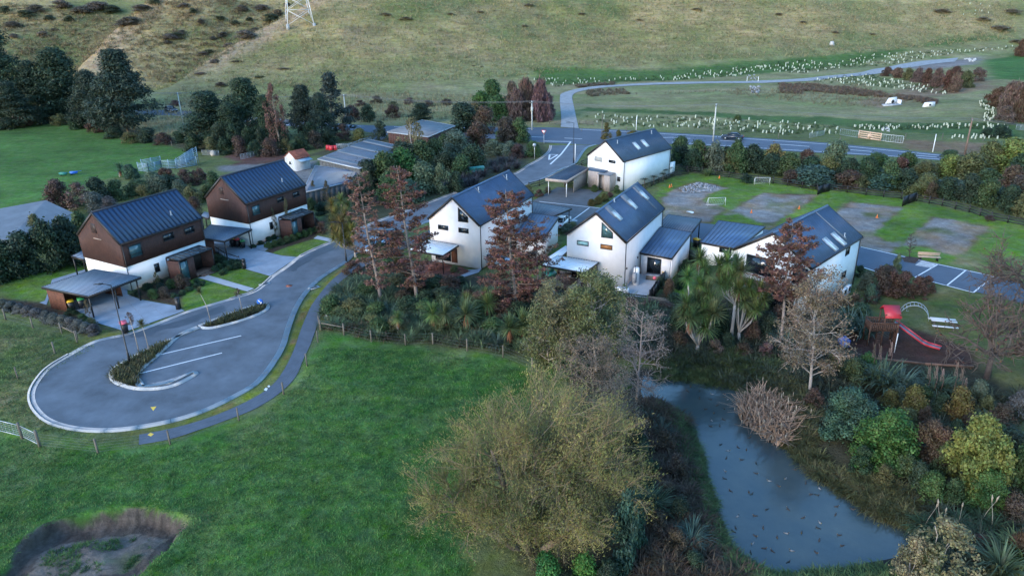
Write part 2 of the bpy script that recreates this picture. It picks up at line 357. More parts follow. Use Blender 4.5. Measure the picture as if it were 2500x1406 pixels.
PATH2 = zl(ZD, [(2225, 590), (2255, 570), (2392, 600), (2340, 612)])
PATH3 = zl(ZD, [(1775, 655), (1960, 575), (2000, 590), (1880, 680)])
HWY_F = [(-250, 262), (402.5, 270), (640, 287), (882, 306), (1080, 309), (1301.6, 311.3), (1500, 317), (1640, 325), (1757, 332), (2015, 349), (2293.6, 376.7), (2600, 412)]
HWY_N = [(2600, 440), (2293, 392), (2073, 378), (1925.5, 369.8), (1640, 352), (1456, 354), (1333, 349), (1341, 356), (1240, 341), (1060, 330), (882, 321), (722, 309.6), (478, 290), (402.5, 282), (-250, 275)]
TRK_L = [(1368.7, 311.3), (1370, 285), (1367, 240.8), (1377, 227), (1439, 213.3), (1542, 205.7), (1680, 201), (1800, 199.5), (1949, 193.5), (2087, 180), (2160, 166), (2250, 150), (2340, 142)]
TRK_R = [(2330, 152), (2240, 163), (2165, 176), (2120, 184), (1976, 198.8), (1846, 204), (1680, 206), (1577, 209), (1473.6, 215), (1418.6, 223.6), (1398, 234), (1401, 261), (1413, 315)]
ACCESS = zl(ZB, [(180, 930), (350, 905), (380, 930), (350, 960), (290, 1010), (200, 1030), (60, 1100), (250, 1000), (270, 960), (180, 930)])
LANE = zl(ZF, [(0, 395), (170, 400), (560, 440), (1110, 540), (1310, 580), (1570, 640), (1800, 690), (2100, 760), (2160, 900), (1900, 830), (1640, 775), (1440, 720), (1270, 640), (1210, 690), (1090, 650), (900, 600), (560, 520), (130, 520), (0, 440)])
COURT = zl(ZE, [(1510, 325), (1690, 225), (2010, 250), (1905, 355), (2000, 380), (1830, 500), (1700, 520), (1640, 440), (1480, 420)])
POND = zl(ZK, [(-170, 330), (-90, 345), (60, 352), (200, 375), (330, 398), (400, 440), (520, 560), (615, 720), (675, 775), (775, 858), (875, 915), (975, 975), (1075, 1045), (1185, 1110), (1270, 1200), (1290, 1290), (1200, 1350), (1000, 1365), (800, 1375), (600, 1390), (480, 1352), (335, 1280), (265, 1175), (227, 1080), (205, 950), (180, 850), (153, 760), (133, 680), (95, 600), (35, 530), (-60, 500), (-150, 495), (-190, 440)])
PIT = zl(ZI, [(100, 1235), (240, 1135), (380, 1088), (600, 1055), (780, 1045), (900, 1075), (988, 1115), (935, 1200), (875, 1275), (800, 1340), (700, 1420), (300, 1480), (-40, 1470), (60, 1340)])
LOTS = [zl(ZF, [(-60, 250), (0, 195), (150, 148), (330, 182), (250, 205), (165, 270), (330, 320), (255, 362), (235, 400), (170, 398), (-60, 380)]),
        zl(ZF, [(550, 210), (690, 222), (870, 225), (750, 300), (640, 372), (600, 410), (560, 445), (530, 402), (390, 400), (300, 352), (360, 318), (440, 262)]),
        zl(ZF, [(1060, 265), (1370, 298), (1270, 382), (1190, 452), (1260, 492), (1370, 500), (1290, 590), (1090, 560), (1000, 470), (960, 322)]),
        zl(ZF, [(1550, 365), (1890, 410), (1830, 470), (1740, 570), (1690, 590), (1530, 540), (1370, 515), (1380, 498), (1470, 425)])]
LAWN_R = zl(ZF, [(-70, 160), (120, 95), (430, 140), (860, 180), (1360, 245), (1880, 360), (2200, 420), (2200, 620), (1750, 560), (1660, 640), (1340, 580), (1100, 540), (560, 440), (0, 400), (-100, 320)])
PADDOCK = zl(ZI, [(-200, 600), (0, 560), (250, 640), (520, 690), (740, 715), (900, 690), (1060, 640), (1340, 530), (1570, 360), (1660, 175), (1720, 100)])+zl(ZJ, [(60, 120), (300, 150), (620, 190), (900, 250), (1040, 330), (1050, 420), (700, 700), (640, 1500)])+zl(ZI, [(1500, 1600), (-500, 1700)])
FIELD_L = [(-300, 330), (0, 306), (100, 296), (220, 310), (330, 340), (430, 362), (475, 375), (430, 400), (330, 430), (240, 440), (170, 470), (110, 490), (0, 530), (-300, 560)]
BANK_L = zl(ZI, [(-300, 300), (0, 60), (300, 130), (520, 190), (250, 330), (150, 480), (240, 600), (400, 650), (520, 690), (0, 590), (-300, 620)])
PLAYBARK = zl(ZF, [(960, 1010), (1160, 980), (1260, 950), (1330, 1000), (1560, 1060), (1760, 1130), (1800, 1180), (1790, 1235), (1500, 1215), (1180, 1180), (1000, 1140)])
PLAYLAWN = zl(ZF, [(1180, 880), (1430, 770), (1560, 760), (1820, 830), (2150, 900), (2200, 1500), (1700, 1420), (1400, 1230), (1250, 1200), (1180, 1100)])
LAWNS = [zl(ZD, [(1300, 1105), (1290, 1010), (1170, 985), (1350, 870), (1480, 880), (1755, 968), (1640, 1010)]),
         zl(ZD, [(1480, 850), (1560, 800), (1740, 800), (1917, 857), (1850, 920), (1800, 945)]),
         zl(ZD, [(1930, 690), (2050, 640), (2240, 590), (2340, 610), (2290, 635), (2112, 722)]),
         zl(ZD, [(0, 900), (600, 720), (600, 850), (380, 900), (320, 1030), (150, 1020), (0, 990)]),
         zl(ZE, [(1560, 790), (1750, 600), (1800, 640), (1580, 790), (1500, 860), (1400, 900)]),
         zl(ZF, [(0, 700), (130, 620), (130, 850), (0, 860)])]
HARD = [ROAD]+[gw(p) for p in (PATH, DRIVE1, DRIVE2, PATH1, PATH2, LANE, COURT, HWY_F+HWY_N, TRK_L+TRK_R)]
WPOND = smooth([np.array(p) for p in gw(POND, -.9)], 3, True); WPIT = smooth([np.array(p) for p in gw(PIT)], 4, True)
FX = [-900, -220, -140, -96, -50, -5, 13, 68, 140, 242, 900]; FY = [225, 225, 228, 222, 228, 242, 262, 266, 292, 330, 420]
def hillbase(x, y):
    F = sum(np.interp(np.asarray(x)+o, FX, FY) for o in (-32, -24, -16, -8, 0, 8, 16, 24, 32))/9; d = y-F; w_ = 4.; s = .33
    return s*w_*np.logaddexp(0, d/w_)
def march(px, py, fn, t0=60, t1=1500):
    d = ray(px, py); t = np.arange(t0, t1, 1.5); P = CAM+t[:, None]*d; h = fn(P[:, 0], P[:, 1])-P[:, 2]
    i = np.argmax(h > 0) if (h > 0).any() else len(t)-1
    a = h[i-1]/(h[i-1]-h[i]+1e-9) if i else 0
    return P[max(i-1, 0)]*(1-a)+P[i]*a
CR1 = [march(x, y, hillbase) for x, y in [(430, 215), (470, 178), (540, 130), (610, 88), (690, 44)]]; CR2 = [march(x, y, hillbase) for x, y in [(150, 240), (215, 155), (270, 95), (330, 48), (385, 3)]]
def crest(x, y, CR, D, wd, back):
    P = np.array(CR); e = P[-1]-P[-2]; P = np.vstack([P, P[-1]+e*14]); cx = np.interp(y, P[:, 1], P[:, 0]); s = cx-x
    fade = sstep(P[0][1]-4, P[1][1]+4, y)
    return -D*fade*sstep(0, wd, s)*(1-sstep(wd, back, s))
def terr(x, y):
    x = np.asarray(x, float); y = np.asarray(y, float); z = hillbase(x, y)
    z = z+crest(x, y, CR1, 7, 9, 45)+crest(x, y, CR2, 8, 12, 60)
    m = sstep(0, 25, z); z = z+m*(fbm(x, y, 34, 3)*3.0+fbm(x, y, 9, 3)*.9)
    # low humps of the basin beyond the highway
    bz = sstep(168, 180, y)*sstep(10, 30, x)*(1-sstep(0, 3, hillbase(x, y)))
    return z+bz*(fbm(x, y, 18, 3)*.6)
def Gt(px, py): return march(px, py, terr, 100)
# ---- ground sheet
def axis(segs):
    out = []
    for a, b, s in segs: out += list(np.arange(a, b, s))
    return np.array(out+[segs[-1][1]])
gx = axis([(-1500, -300, 60), (-300, -130, 4), (-130, -60, 1.5), (-60, -37, .45), (-37, -17, .16), (-17, 75, .45), (75, 140, 1.5), (140, 300, 4), (300, 1500, 60)])
gy = axis([(-60, 22, 8), (22, 30, .45), (30, 45, .16), (45, 130, .45), (130, 200, .9), (200, 330, 1.6), (330, 480, 5), (480, 2400, 60)])
X, Y = np.meshgrid(gx, gy); Z = terr(X, Y)
near = (X > -62) & (X < 78) & (Y > 20) & (Y < 131)
xn, yn = X[near], Y[near]
rag = fbm(xn, yn, 1.6, 3)*.5; rag2 = fbm(xn, yn, 5, 3)
dh = np.full(xn.shape, -99.)
for h in HARD: dh = np.maximum(dh, sdist(h, xn, yn))
flat = 1-sstep(-5, -.8, dh)
dp = sdist(WPOND, xn, yn); dpit = sdist(WPIT, xn, yn)
zn = flat*(fbm(xn, yn, 9, 3)*.42+fbm(xn, yn, 1.4, 2)*.07-.12)
zn = np.where(dh > -.5, -.02, zn)
zn += -.75*sstep(-3.2, .1, dp)-1.2*sstep(0, 2.5, dp)
far_wall = sstep(33, 40, yn+ .25*xn+5)      # steep far wall, gentler towards the camera
pd = dpit+fbm(xn, yn, 1.1, 3)*.35
cut = sstep(-.02, .35, pd)*(.35+.65*sstep(33.4, 36.2, yn+.05*xn+fbm(xn, yn, 3, 2))); zn += -1.0*cut+sstep(.3, 1, pd)*fbm(xn, yn, 1.8, 4)*.30
zn += .15*sstep(-1.5, -.25, pd)*(1-sstep(-.2, .02, pd))
Z[near] = zn
# ---- albedo regions (what grows or lies there)
def mixc(c, m, col): return c*(1-m[..., None])+np.array(col)*m[..., None]
col = np.ones(X.shape+(3,))*np.array([.100, .125, .045])
hl = sstep(0, 10, hillbase(X, Y))
tan = np.clip(.55+fbm(X, Y, 22, 4)*1.1+fbm(X, Y, 5, 3)*.9+.25*sstep(-20, -90, X), 0, 1)
hill = mixc(mixc(np.ones(X.shape+(3,))*np.array([.180, .180, .062]), tan, [.300, .235, .105]), np.clip(fbm(X+50, Y, 30, 3)*1.6-.1, 0, 1), [.095, .125, .042])
hill = mixc(hill, np.clip(fbm(X-80, Y+20, 12, 4)*1.5-.35, 0, 1)*.7, [.15, .105, .072])
for CRx in (CR1, CR2):
    P = np.array(CRx); e = P[-1]-P[-2]; P = np.vstack([P, P[-1]+e*14]); s = X-np.interp(Y, P[:, 1], P[:, 0])
    hill = mixc(hill, sstep(-3, 0, s)*(1-sstep(3, 14+8*fbm(X, Y, 8, 2), s))*sstep(P[0][1]-4, P[1][1], Y)*.85, [.34, .245, .150])
col = mixc(col, np.ones(X.shape)*hl, [0, 0, 0])+hill*hl[..., None]
flatfar = (1-hl)*sstep(160, 172, Y); ft = np.clip(.5+fbm(X, Y*2.5, 14, 4)*.9, 0, 1)
fc = mixc(np.ones(X.shape+(3,))*np.array([.135, .165, .060]), ft, [.235, .205, .105])
col = mixc(col, flatfar, [0, 0, 0])+fc*flatfar[..., None]
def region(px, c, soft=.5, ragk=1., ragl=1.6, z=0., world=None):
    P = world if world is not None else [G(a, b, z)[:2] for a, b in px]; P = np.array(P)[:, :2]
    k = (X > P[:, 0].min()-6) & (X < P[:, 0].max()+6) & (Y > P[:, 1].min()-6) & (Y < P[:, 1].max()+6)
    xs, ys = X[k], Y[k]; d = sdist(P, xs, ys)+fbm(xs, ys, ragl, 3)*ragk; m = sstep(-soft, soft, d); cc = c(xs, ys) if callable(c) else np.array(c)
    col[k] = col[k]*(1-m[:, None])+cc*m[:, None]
GREEN = np.array([.046, .122, .024]); GREEN2 = np.array([.080, .172, .036])
def lush(xs, ys):
    m = np.clip(.5+fbm(xs, ys, 9, 4)*1.2, 0, 1)[:, None]; t = np.clip(fbm(xs+9, ys, 6, 4)*2.0-.4+.3*sstep(-10, -35, xs)[...], 0, .75)[:, None]
    return (GREEN*(1-m)+GREEN2*m)*(1-t)+np.array([.145, .175, .060])*t
def lawn(xs, ys):
    m = np.clip(.5+fbm(xs, ys, 5, 3)*1., 0, 1)[:, None]; return np.array([.075, .150, .022])*(1-m)+np.array([.125, .195, .034])*m
def dull(xs, ys):
    m = np.clip(.5+fbm(xs, ys, 4, 4)*1.6, 0, 1)[:, None]; return np.array([.075, .120, .030])*(1-m)+np.array([.19, .16, .07])*m
def gravel(xs, ys):
    m = np.clip(.42+fbm(xs, ys, 3.5, 4)*1.5, 0, 1)[:, None]; g = np.clip(fbm(xs+30, ys, 4, 4)*2.2-.25, 0, 1)[:, None]
    return (np.array([.20, .195, .19])*(1-m)+np.array([.215, .155, .10])*m)*(1-g)+np.array([.10, .115, .045])*g
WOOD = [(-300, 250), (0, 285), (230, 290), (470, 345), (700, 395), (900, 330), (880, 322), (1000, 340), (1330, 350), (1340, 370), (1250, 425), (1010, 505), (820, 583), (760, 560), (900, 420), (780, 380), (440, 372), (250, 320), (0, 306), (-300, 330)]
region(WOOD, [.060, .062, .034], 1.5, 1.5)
region([(1420, 272), (1700, 285), (2000, 305), (2300, 330), (2500, 340), (2500, 300), (2200, 300), (2000, 287), (1700, 275), (1430, 265)]+[], [.055, .10, .030], 1.5, 2)
region([(1320, 210), (1450, 205), (1640, 196), (1900, 180), (2100, 160), (2300, 130), (2480, 120), (2300, 135), (2100, 150), (1900, 165), (1600, 185), (1400, 190), (1300, 195)], [.055, .11, .028], 2, 2)
region([(2180, 340), (2420, 350), (2420, 385), (2280, 372), (2200, 360)], [.15, .105, .06], 2, 2)
region([(2400, 150), (2500, 130), (2600, 130), (2600, 200), (2420, 195)], [.045, .115, .025], 2, 2)
region([(2080, 250), (2250, 205), (2400, 195), (2440, 215), (2250, 240), (2150, 262)], [.20, .145, .085], 2, 2)
region([(2190, 165), (2400, 140), (2380, 160), (2250, 172)], [.19, .17, .16], 2, 2)
region(FIELD_L, lambda a, b: np.array([.055, .125, .027])*(1+.35*fbm(a, b, 12, 4))[:, None], .8, 1.2)
region(LAWN_R, lawn, .5, .8)
for p in LOTS: region(p, [.15, .10, .058], .7, 1.0); region(p, gravel, .5, 1.3) if False else None
for p in LOTS:
    P = np.array(gw(p)); c0 = P.mean(0); region(None, gravel, .35, .7, 1.3, world=c0+(P-c0)*.955)
region(zl(ZF, [(255, 365), (400, 340), (540, 395), (530, 425), (390, 415), (260, 405)]), lawn, .5, .5)
region(zl(ZF, [(1340, 560), (1420, 520), (1540, 545), (1680, 590), (1640, 640), (1560, 640), (1380, 600)]), lawn, .4, .5)
region(zl(ZF, [(1700, 590), (1900, 600), (2200, 640), (2200, 760), (2060, 730), (1820, 660), (1640, 640)]), dull, .6, 1)
region(BANK_L, dull, 1, 1)
region(PADDOCK, lush, .7, .7)
for p in LAWNS: region(p, lawn, .35, .3)
region(PLAYLAWN, lambda a, b: dull(a, b)*.5+np.array([.04, .06, .016])*.6, .5, .6)
# garden soils and the wooded strip
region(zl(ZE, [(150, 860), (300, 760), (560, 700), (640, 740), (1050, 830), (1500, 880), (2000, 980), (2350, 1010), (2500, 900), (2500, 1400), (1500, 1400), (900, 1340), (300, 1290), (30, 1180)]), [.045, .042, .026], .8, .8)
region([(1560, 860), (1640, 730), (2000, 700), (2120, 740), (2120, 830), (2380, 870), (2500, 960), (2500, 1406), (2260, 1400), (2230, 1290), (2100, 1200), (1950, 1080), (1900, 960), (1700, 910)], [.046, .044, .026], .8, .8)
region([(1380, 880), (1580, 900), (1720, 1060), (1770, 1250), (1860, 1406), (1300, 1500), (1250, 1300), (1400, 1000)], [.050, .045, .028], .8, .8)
region(None, [.06, .05, .036], .5, .5, world=WPOND) ; region(None, [.05, .046, .036], .6, .4, world=offset(list(WPOND)+[WPOND[0]], .5))
for Zr, p in [(ZD, [(1000, 1020), (900, 990), (1060, 920), (1200, 860), (1340, 860), (1290, 1010), (1290, 1080), (1245, 1065)]), (ZD, [(1480, 850), (1500, 740), (1740, 790), (1560, 805)]), (ZD, [(1870, 690), (2060, 560), (2250, 540), (2240, 590), (2050, 640), (1930, 690)]), (ZD, [(0, 1000), (300, 1040), (500, 1110), (690, 1190), (850, 1250), (620, 1290), (300, 1150), (0, 1080)])]: region(zl(Zr, p), [.058, .040, .026], .3, .3)
region(PLAYBARK, [.062, .034, .026], .4, .4)
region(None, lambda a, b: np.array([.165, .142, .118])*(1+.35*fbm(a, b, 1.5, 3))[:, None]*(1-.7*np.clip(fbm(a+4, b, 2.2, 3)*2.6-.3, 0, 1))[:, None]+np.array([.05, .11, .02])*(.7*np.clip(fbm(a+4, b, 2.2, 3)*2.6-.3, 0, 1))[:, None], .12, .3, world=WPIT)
region(None, lambda a, b: np.array([.088, .074, .062])*(1+.6*fbm(a*3, b, .8, 3))[:, None]*(sdist(WPIT, a, b) < 1.2)[:, None]+(np.array([.165, .142, .118])*(1+.35*fbm(a, b, 1.5, 3))[:, None]*(1-.7*np.clip(fbm(a+4, b, 2.2, 3)*2.6-.3, 0, 1))[:, None]+np.array([.05, .11, .02])*(.7*np.clip(fbm(a+4, b, 2.2, 3)*2.6-.3, 0, 1))[:, None])*(sdist(WPIT, a, b) >= 1.2)[:, None], .08, .3, world=WPIT)  # ring inside the rim coloured darker, painting in shade on the pit walls
# dry verge strip between kerb and footpath
region([(294, 1056), (367, 1046), (436, 1031), (505, 1009), (574, 977), (640, 939), (682, 888), (705, 845), (722, 790), (740, 745), (790, 690), (846, 648), (853, 655), (795, 703), (757, 750), (730, 812), (712, 860), (690, 905), (655, 945), (610, 973), (551, 1001), (482, 1026), (413, 1044), (340, 1058)], lambda a, b: np.array([.13, .15, .03])+np.clip(fbm(a, b, 1.5, 3)*1.6, 0, 1)[:, None]*np.array([.07, -.03, .02]), .2, .15)
region([(192, 858), (306, 822), (290, 812), (235, 800), (190, 835)], [.12, .13, .035], .3, .3)
region(zl(ZI, [(0, 420), (60, 360), (150, 470), (240, 600), (160, 600), (60, 560), (0, 560)]), dull, .6, .6)
# stockyard dirt
region(zl(ZA, [(1580, 1120), (1720, 1060), (1950, 1080), (2050, 1110), (2000, 1150), (1720, 1210), (1560, 1200), (1700, 1150)]), [.105, .058, .045], .8, 1)
region(zl(ZA, [(1540, 1180), (2000, 1160), (2250, 1140), (2200, 1300), (1950, 1250), (1560, 1210)]), [.17, .17, .17], .8, 1)
col = np.clip(col, .005, 1)
NX, NY = len(gx), len(gy)
V = np.stack([X, Y, Z], -1).reshape(-1, 3); idx = np.arange(NX*NY).reshape(NY, NX)
Q = np.stack([idx[:-1, :-1], idx[:-1, 1:], idx[1:, 1:], idx[1:, :-1]], -1).reshape(-1, 4)
cx = V[Q].mean(1); wp = np.array(gw(PADDOCK))
qh = hillbase(cx[:, 0], cx[:, 1]) > 1.2
nearq = (cx[:, 0] > -62) & (cx[:, 0] < 78) & (cx[:, 1] < 131)
qp = np.zeros(len(Q), bool); qp[nearq] = (sdist(wp, cx[nearq, 0], cx[nearq, 1]) > 0)
qpit = np.zeros(len(Q), bool); qpit[nearq] = (sdist(WPIT, cx[nearq, 0], cx[nearq, 1]) > -.2)
part_id = np.where(qh, 1, np.where(qpit, 3, np.where(qp, 2, 0)))
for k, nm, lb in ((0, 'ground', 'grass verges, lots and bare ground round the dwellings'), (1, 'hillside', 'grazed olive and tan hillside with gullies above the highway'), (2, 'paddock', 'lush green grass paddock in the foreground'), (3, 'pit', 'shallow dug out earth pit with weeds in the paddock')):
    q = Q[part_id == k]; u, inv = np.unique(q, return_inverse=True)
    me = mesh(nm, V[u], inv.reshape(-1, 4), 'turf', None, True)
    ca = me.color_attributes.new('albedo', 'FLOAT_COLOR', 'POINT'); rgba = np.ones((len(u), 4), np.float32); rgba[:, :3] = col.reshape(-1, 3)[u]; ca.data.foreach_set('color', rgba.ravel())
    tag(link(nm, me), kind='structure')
_hx, _hy = gx, gy
def zt(x, y):
    """height of the built ground sheet"""
    i = int(np.clip(np.searchsorted(gx, x)-1, 0, NX-2)); j = int(np.clip(np.searchsorted(gy, y)-1, 0, NY-2))
    a = (x-gx[i])/(gx[i+1]-gx[i]); b = (y-gy[j])/(gy[j+1]-gy[j]); a = min(max(a, 0), 1); b = min(max(b, 0), 1)
    return float((Z[j, i]*(1-a)+Z[j, i+1]*a)*(1-b)+(Z[j+1, i]*(1-a)+Z[j+1, i+1]*a)*b)
def on(px, py):
    """point of the built ground seen at a pixel (near part: flat estimate then the sheet's own height)"""
    p = G(px, py) if py > 215 or (px < 1300 and py > 262) else Gt(px, py)
    p[2] = zt(p[0], p[1]); return p
# ---- water, roads, paths
def drop(P, zz): return [(p[0], p[1]) for p in P]
WPO = offset(list(WPOND)+[WPOND[0]], -.35)[:-1] if sum(WPOND[i][0]*WPOND[(i+1) % len(WPOND)][1]-WPOND[(i+1) % len(WPOND)][0]*WPOND[i][1] for i in range(len(WPOND))) > 0 else offset(list(WPOND)+[WPOND[0]], .35)[:-1]
sheet('pond', WPO, -.72, 'pond_water')
sheet('road', ROAD, .03, 'asphalt')
def draped(name, pts_l, pts_r, m, lift=.06, n=90):
    A = resample(smooth([np.array(p) for p in pts_l], 5), .5); B = resample(smooth([np.array(p) for p in pts_r], 5), .5)
    A = [A[int(i*(len(A)-1)/n)] for i in range(n+1)]; B = [B[int(i*(len(B)-1)/n)] for i in range(n+1)]
    W = []; K = 4
    for a, b in zip(A, B):
        for k in range(K+1): p = a+(b-a)*k/K; W.append((p[0], p[1], zt(p[0], p[1])+lift))
    F = np.array([[i*(K+1)+k, i*(K+1)+k+1, (i+1)*(K+1)+k+1, (i+1)*(K+1)+k] for i in range(n) for k in range(K)])
    me = mesh(name, W, F, m, None, True)
    for p in me.polygons:
        if p.normal.z < 0: p.flip()
    return tag(link(name, me), kind='structure')
draped('highway', gw(HWY_F), gw([(-250, 275), (402.5, 282), (478, 290), (722, 309.6), (882, 321), (1060, 331), (1240, 342), (1333, 349), (1456, 354), (1640, 352), (1925.5, 369.8), (2073, 378), (2293, 392), (2600, 440)]), 'asphalt_dark', .028, 160)
draped('gravel_track', [Gt(*p)[:2] for p in TRK_L], [Gt(*p)[:2] for p in TRK_R[::-1]], 'gravel_track', .10)
sheet('access_road', gw(zl(ZB, [(100, 900), (420, 895), (372, 950), (345, 985), (290, 1015), (215, 1060), (60, 1110), (240, 1010), (282, 975), (262, 945), (180, 932)])), .034, 'asphalt_dark')
sheet('footpath', smooth([np.array(p) for p in gw(PATH[:16])], 4)+smooth([np.array(p) for p in gw(PATH[16:])], 4), .02, 'asphalt_path')
for nm, p, m in (('driveway', DRIVE1, 'concrete_drive'), ('driveway', DRIVE2, 'concrete_drive'), ('garden_path', PATH1, 'concrete'), ('garden_path', PATH2, 'concrete'), ('garden_path', PATH3, 'concrete_drive'), ('lane', LANE, 'asphalt_dark'), ('courtyard', COURT, 'paving_dark')):
    sheet(nm, gw(p), .036 if nm != 'driveway' else .040, m)
sheet('patio', gw(zl(ZE, [(2170, 960), (2060, 975), (2320, 1020), (2400, 880), (2290, 840), (2180, 850)])), .05, 'concrete')
sheet('patio', gw(zl(ZE, [(1040, 815), (980, 850), (1030, 862), (1130, 830), (1150, 805)])), .046, 'concrete_drive')
sheet('patio', gw(zl(ZD, [(320, 1030), (280, 1045), (330, 1060), (390, 900), (610, 830), (600, 810), (370, 880)])), .03, 'concrete_drive')
sheet('stone_path', gw(zl(ZF, [(1440, 650), (1475, 625), (1570, 640), (1540, 668)])), .046, 'stone_pale')
# kerbs: a raised kerb with a flat channel, both in cast lengths with open joints
def kerb(path, name='kerb', side=1, h=.12, w_=.16, chan=.38, seg=2.4, skip=()):
    P = resample(path, seg/4); n = len(P)
    O = [offset(P, side*d) for d in (0, w_, w_+chan)]
    o = bpy.data.objects.new(name, None); C.objects.link(o); o['kind'] = 'structure'; i = 0
    while i+1 < n:
        j = min(i+4, n-1)
        mid = P[(i+j)//2]
        def sub(L, a, e0, e1):
            q = [L[t].copy() for t in range(i, j+1)]; q[0] = q[0]+(q[1]-q[0])*.03; q[-1] = q[-1]+(q[-2]-q[-1])*.03; return q
        a = sub(O[0], 0, 0, 0); b = sub(O[1], 0, 0, 0); c = sub(O[2], 0, 0, 0); hh = h if not any(np.hypot(*(mid-np.array(s[:2]))) < s[2] for s in skip) else .05
        mb = MB()
        for u, v_, z in ((a, b, hh), (b, c, .045)):
            k = len(u); Vv = [(*p, -.1) for p in u]+[(*p, -.1) for p in v_]+[(*p, z) for p in u]+[(*p, z) for p in v_]
            F = []
            for t in range(k-1): F += [[2*k+t, 2*k+t+1, 3*k+t+1, 3*k+t], [t, t+1, 2*k+t+1, 2*k+t], [k+t, k+t+1, 3*k+t+1, 3*k+t]]
            F += [[0, k, 3*k, 2*k], [k-1, 2*k-1, 4*k-1, 3*k-1]]; mb.add(Vv, F)
        mb.build('kerb_stone', 'concrete', o)
        i = j
    return o
area = lambda P: sum(P[i][0]*P[(i+1) % len(P)][1]-P[(i+1) % len(P)][0]*P[i][1] for i in range(len(P)))/2
sgn = 1 if area(ROAD) > 0 else -1
dvs = [(*G(378, 788)[:2], 7.5), (*G(690, 650)[:2], 4.5)]
kerb(ROAD, 'kerb', sgn, skip=dvs)
for px in (ISL_A, ISL_B):
    P = smooth([np.array(p) for p in gw(px)], 3, True); P.append(P[0]); kerb(P, 'island_kerb', 1 if area(P) > 0 else -1, .13, .35, .0001, 1.8)
sheet('island_bed', smooth([np.array(p) for p in gw(BED_A)], 3, True), .10, 'bark_mulch'); sheet('island_bed', gw([(652, 748), (628, 766), (580, 783), (516, 799), (495, 798), (550, 774), (600, 757), (630, 748)]), .10, 'bark_mulch')
sheet('island_stones', gw(zl(ZI, [(790, 392), (880, 372), (1000, 335), (1020, 333), (960, 362), (850, 390)])), .12, 'stone_grey')
# concrete nib across the bay end
b0, b1 = G(*zp(ZI, 738, 362)), G(*zp(ZI, 766, 402)); MB().bar(b0+[0, 0, .06], b1+[0, 0, .06], .22, .14).top('kerb_nib', 'concrete', kind='structure')
# painted markings
def stripe(mb, a, b, wd=.14, z=.036, dash=None):
    a = G(*a) if len(a) == 2 else np.array(a); b = G(*b) if len(b) == 2 else np.array(b); d = (b-a)[:2]; L = np.hypot(*d); d /= L; n = np.array([-d[1], d[0]])*wd/2
    segs = [(0, L)] if not dash else [(t, min(t+dash[0], L)) for t in np.arange(0, L, dash[1])]
    for s, e in segs:
        p = a[:2]+d*s; q = a[:2]+d*e; mb.add([(*(p-n), z), (*(q-n), z), (*(q+n), z), (*(p+n), z)], [[0, 1, 2, 3]])
mk = MB(); stripe(mk, (391, 866), (589, 820), .15, .035); stripe(mk, (342, 912), (542, 862), .15, .035); mk.top('bay_marking', 'paint_white', kind='structure')
mk = MB()
for a, b in (((1480, 1004), (1667, 1008)), ((1667, 1008), (1600, 1095)), ((1600, 1095), (1522, 1168)), ((1512, 1138), (1518, 1098)), ((1518, 1098), (1575, 1100)), ((1575, 1100), (1512, 1138))):
    stripe(mk, zp(ZB, *a), zp(ZB, *b), .32, .036)
mk.top('junction_marking', 'paint_white', kind='structure')
mk = MB()
hc = [zp(ZB, 1350, 972), zp(ZB, 1620, 982), zp(ZB, 1900, 995), (1640, 336), (1757, 343.5), (1925, 354.5), (2073, 366), (2293, 385), (2480, 408)]
for a, b in zip(hc[:-1], hc[1:]): stripe(mk, a, b, .25, .031, (4, 11))
he = [(402, 272.5), (640, 290), (882, 309), (1302, 315)]; hn = [(402.5, 280), (478, 287.5), (722, 307), (882, 318)]
for L in (he, hn, [(1415, 316.5), (1640, 328.5), (1757, 335), (2015, 352.5), (2293, 380)], [(1640, 348), (1925.5, 366.5), (2073, 375), (2293, 389.5)]):
    for a, b in zip(L[:-1], L[1:]): stripe(mk, a, b, .22, .031)
mk.top('highway_marking', 'paint_white', kind='structure')
mk = MB()
for a, b in (((1440, 722), (1575, 645)), ((1625, 772), (1738, 682)), ((1785, 812), (1905, 715)), ((1120, 542), (1575, 645)), ((1575, 645), (1905, 715)), ((1110, 655), (1215, 690)), ((1440, 722), (1785, 812))): stripe(mk, zp(ZF, *a), zp(ZF, *b), .16, .042)
for a, b in (((1560, 328), (1990, 375)), ((1830, 462), (1790, 455)), ((1725, 455), (1830, 468)), ((1795, 460), (1915, 372))): stripe(mk, zp(ZE, *a), zp(ZE, *b), .16, .042)
mk.top('lane_marking', 'paint_white', kind='structure')
def flatpatch(name, pts, m, z): return sheet(name, gw(pts), z, m)
for px in ([(935, 1252), (1180, 1195), (1440, 1118), (1560, 1065), (1600, 1085), (1570, 1120), (1430, 1160), (1300, 1215), (1150, 1235), (1060, 1275), (960, 1290)], [(2050, 792), (2140, 735), (2270, 668), (2400, 610), (2430, 640), (2330, 690), (2230, 730), (2120, 800), (2070, 822)]):
    Pd = smooth([np.array(p) for p in gw(zl(ZD, px))], 4, True); rr_ = np.random.RandomState(4); sheet('damp_patch', [p+rr_.normal(size=2)*.12 for p in Pd], .034, 'damp_asphalt')
flatpatch('road_arrow', zl(ZI, [(800, 510), (832, 506), (815, 530)]), 'paint_yellow', .036)
flatpatch('path_marking', zl(ZI, [(784, 657), (800, 645), (818, 652), (802, 665)]), 'paint_yellow', .026)
flatpatch('path_marking', zl(ZI, [(1402, 418), (1412, 406), (1424, 410), (1416, 424)]), 'paint_white', .026)
flatpatch('path_marking', zl(ZI, [(1420, 400), (1428, 393), (1437, 397), (1430, 405)]), 'paint_white', .026)
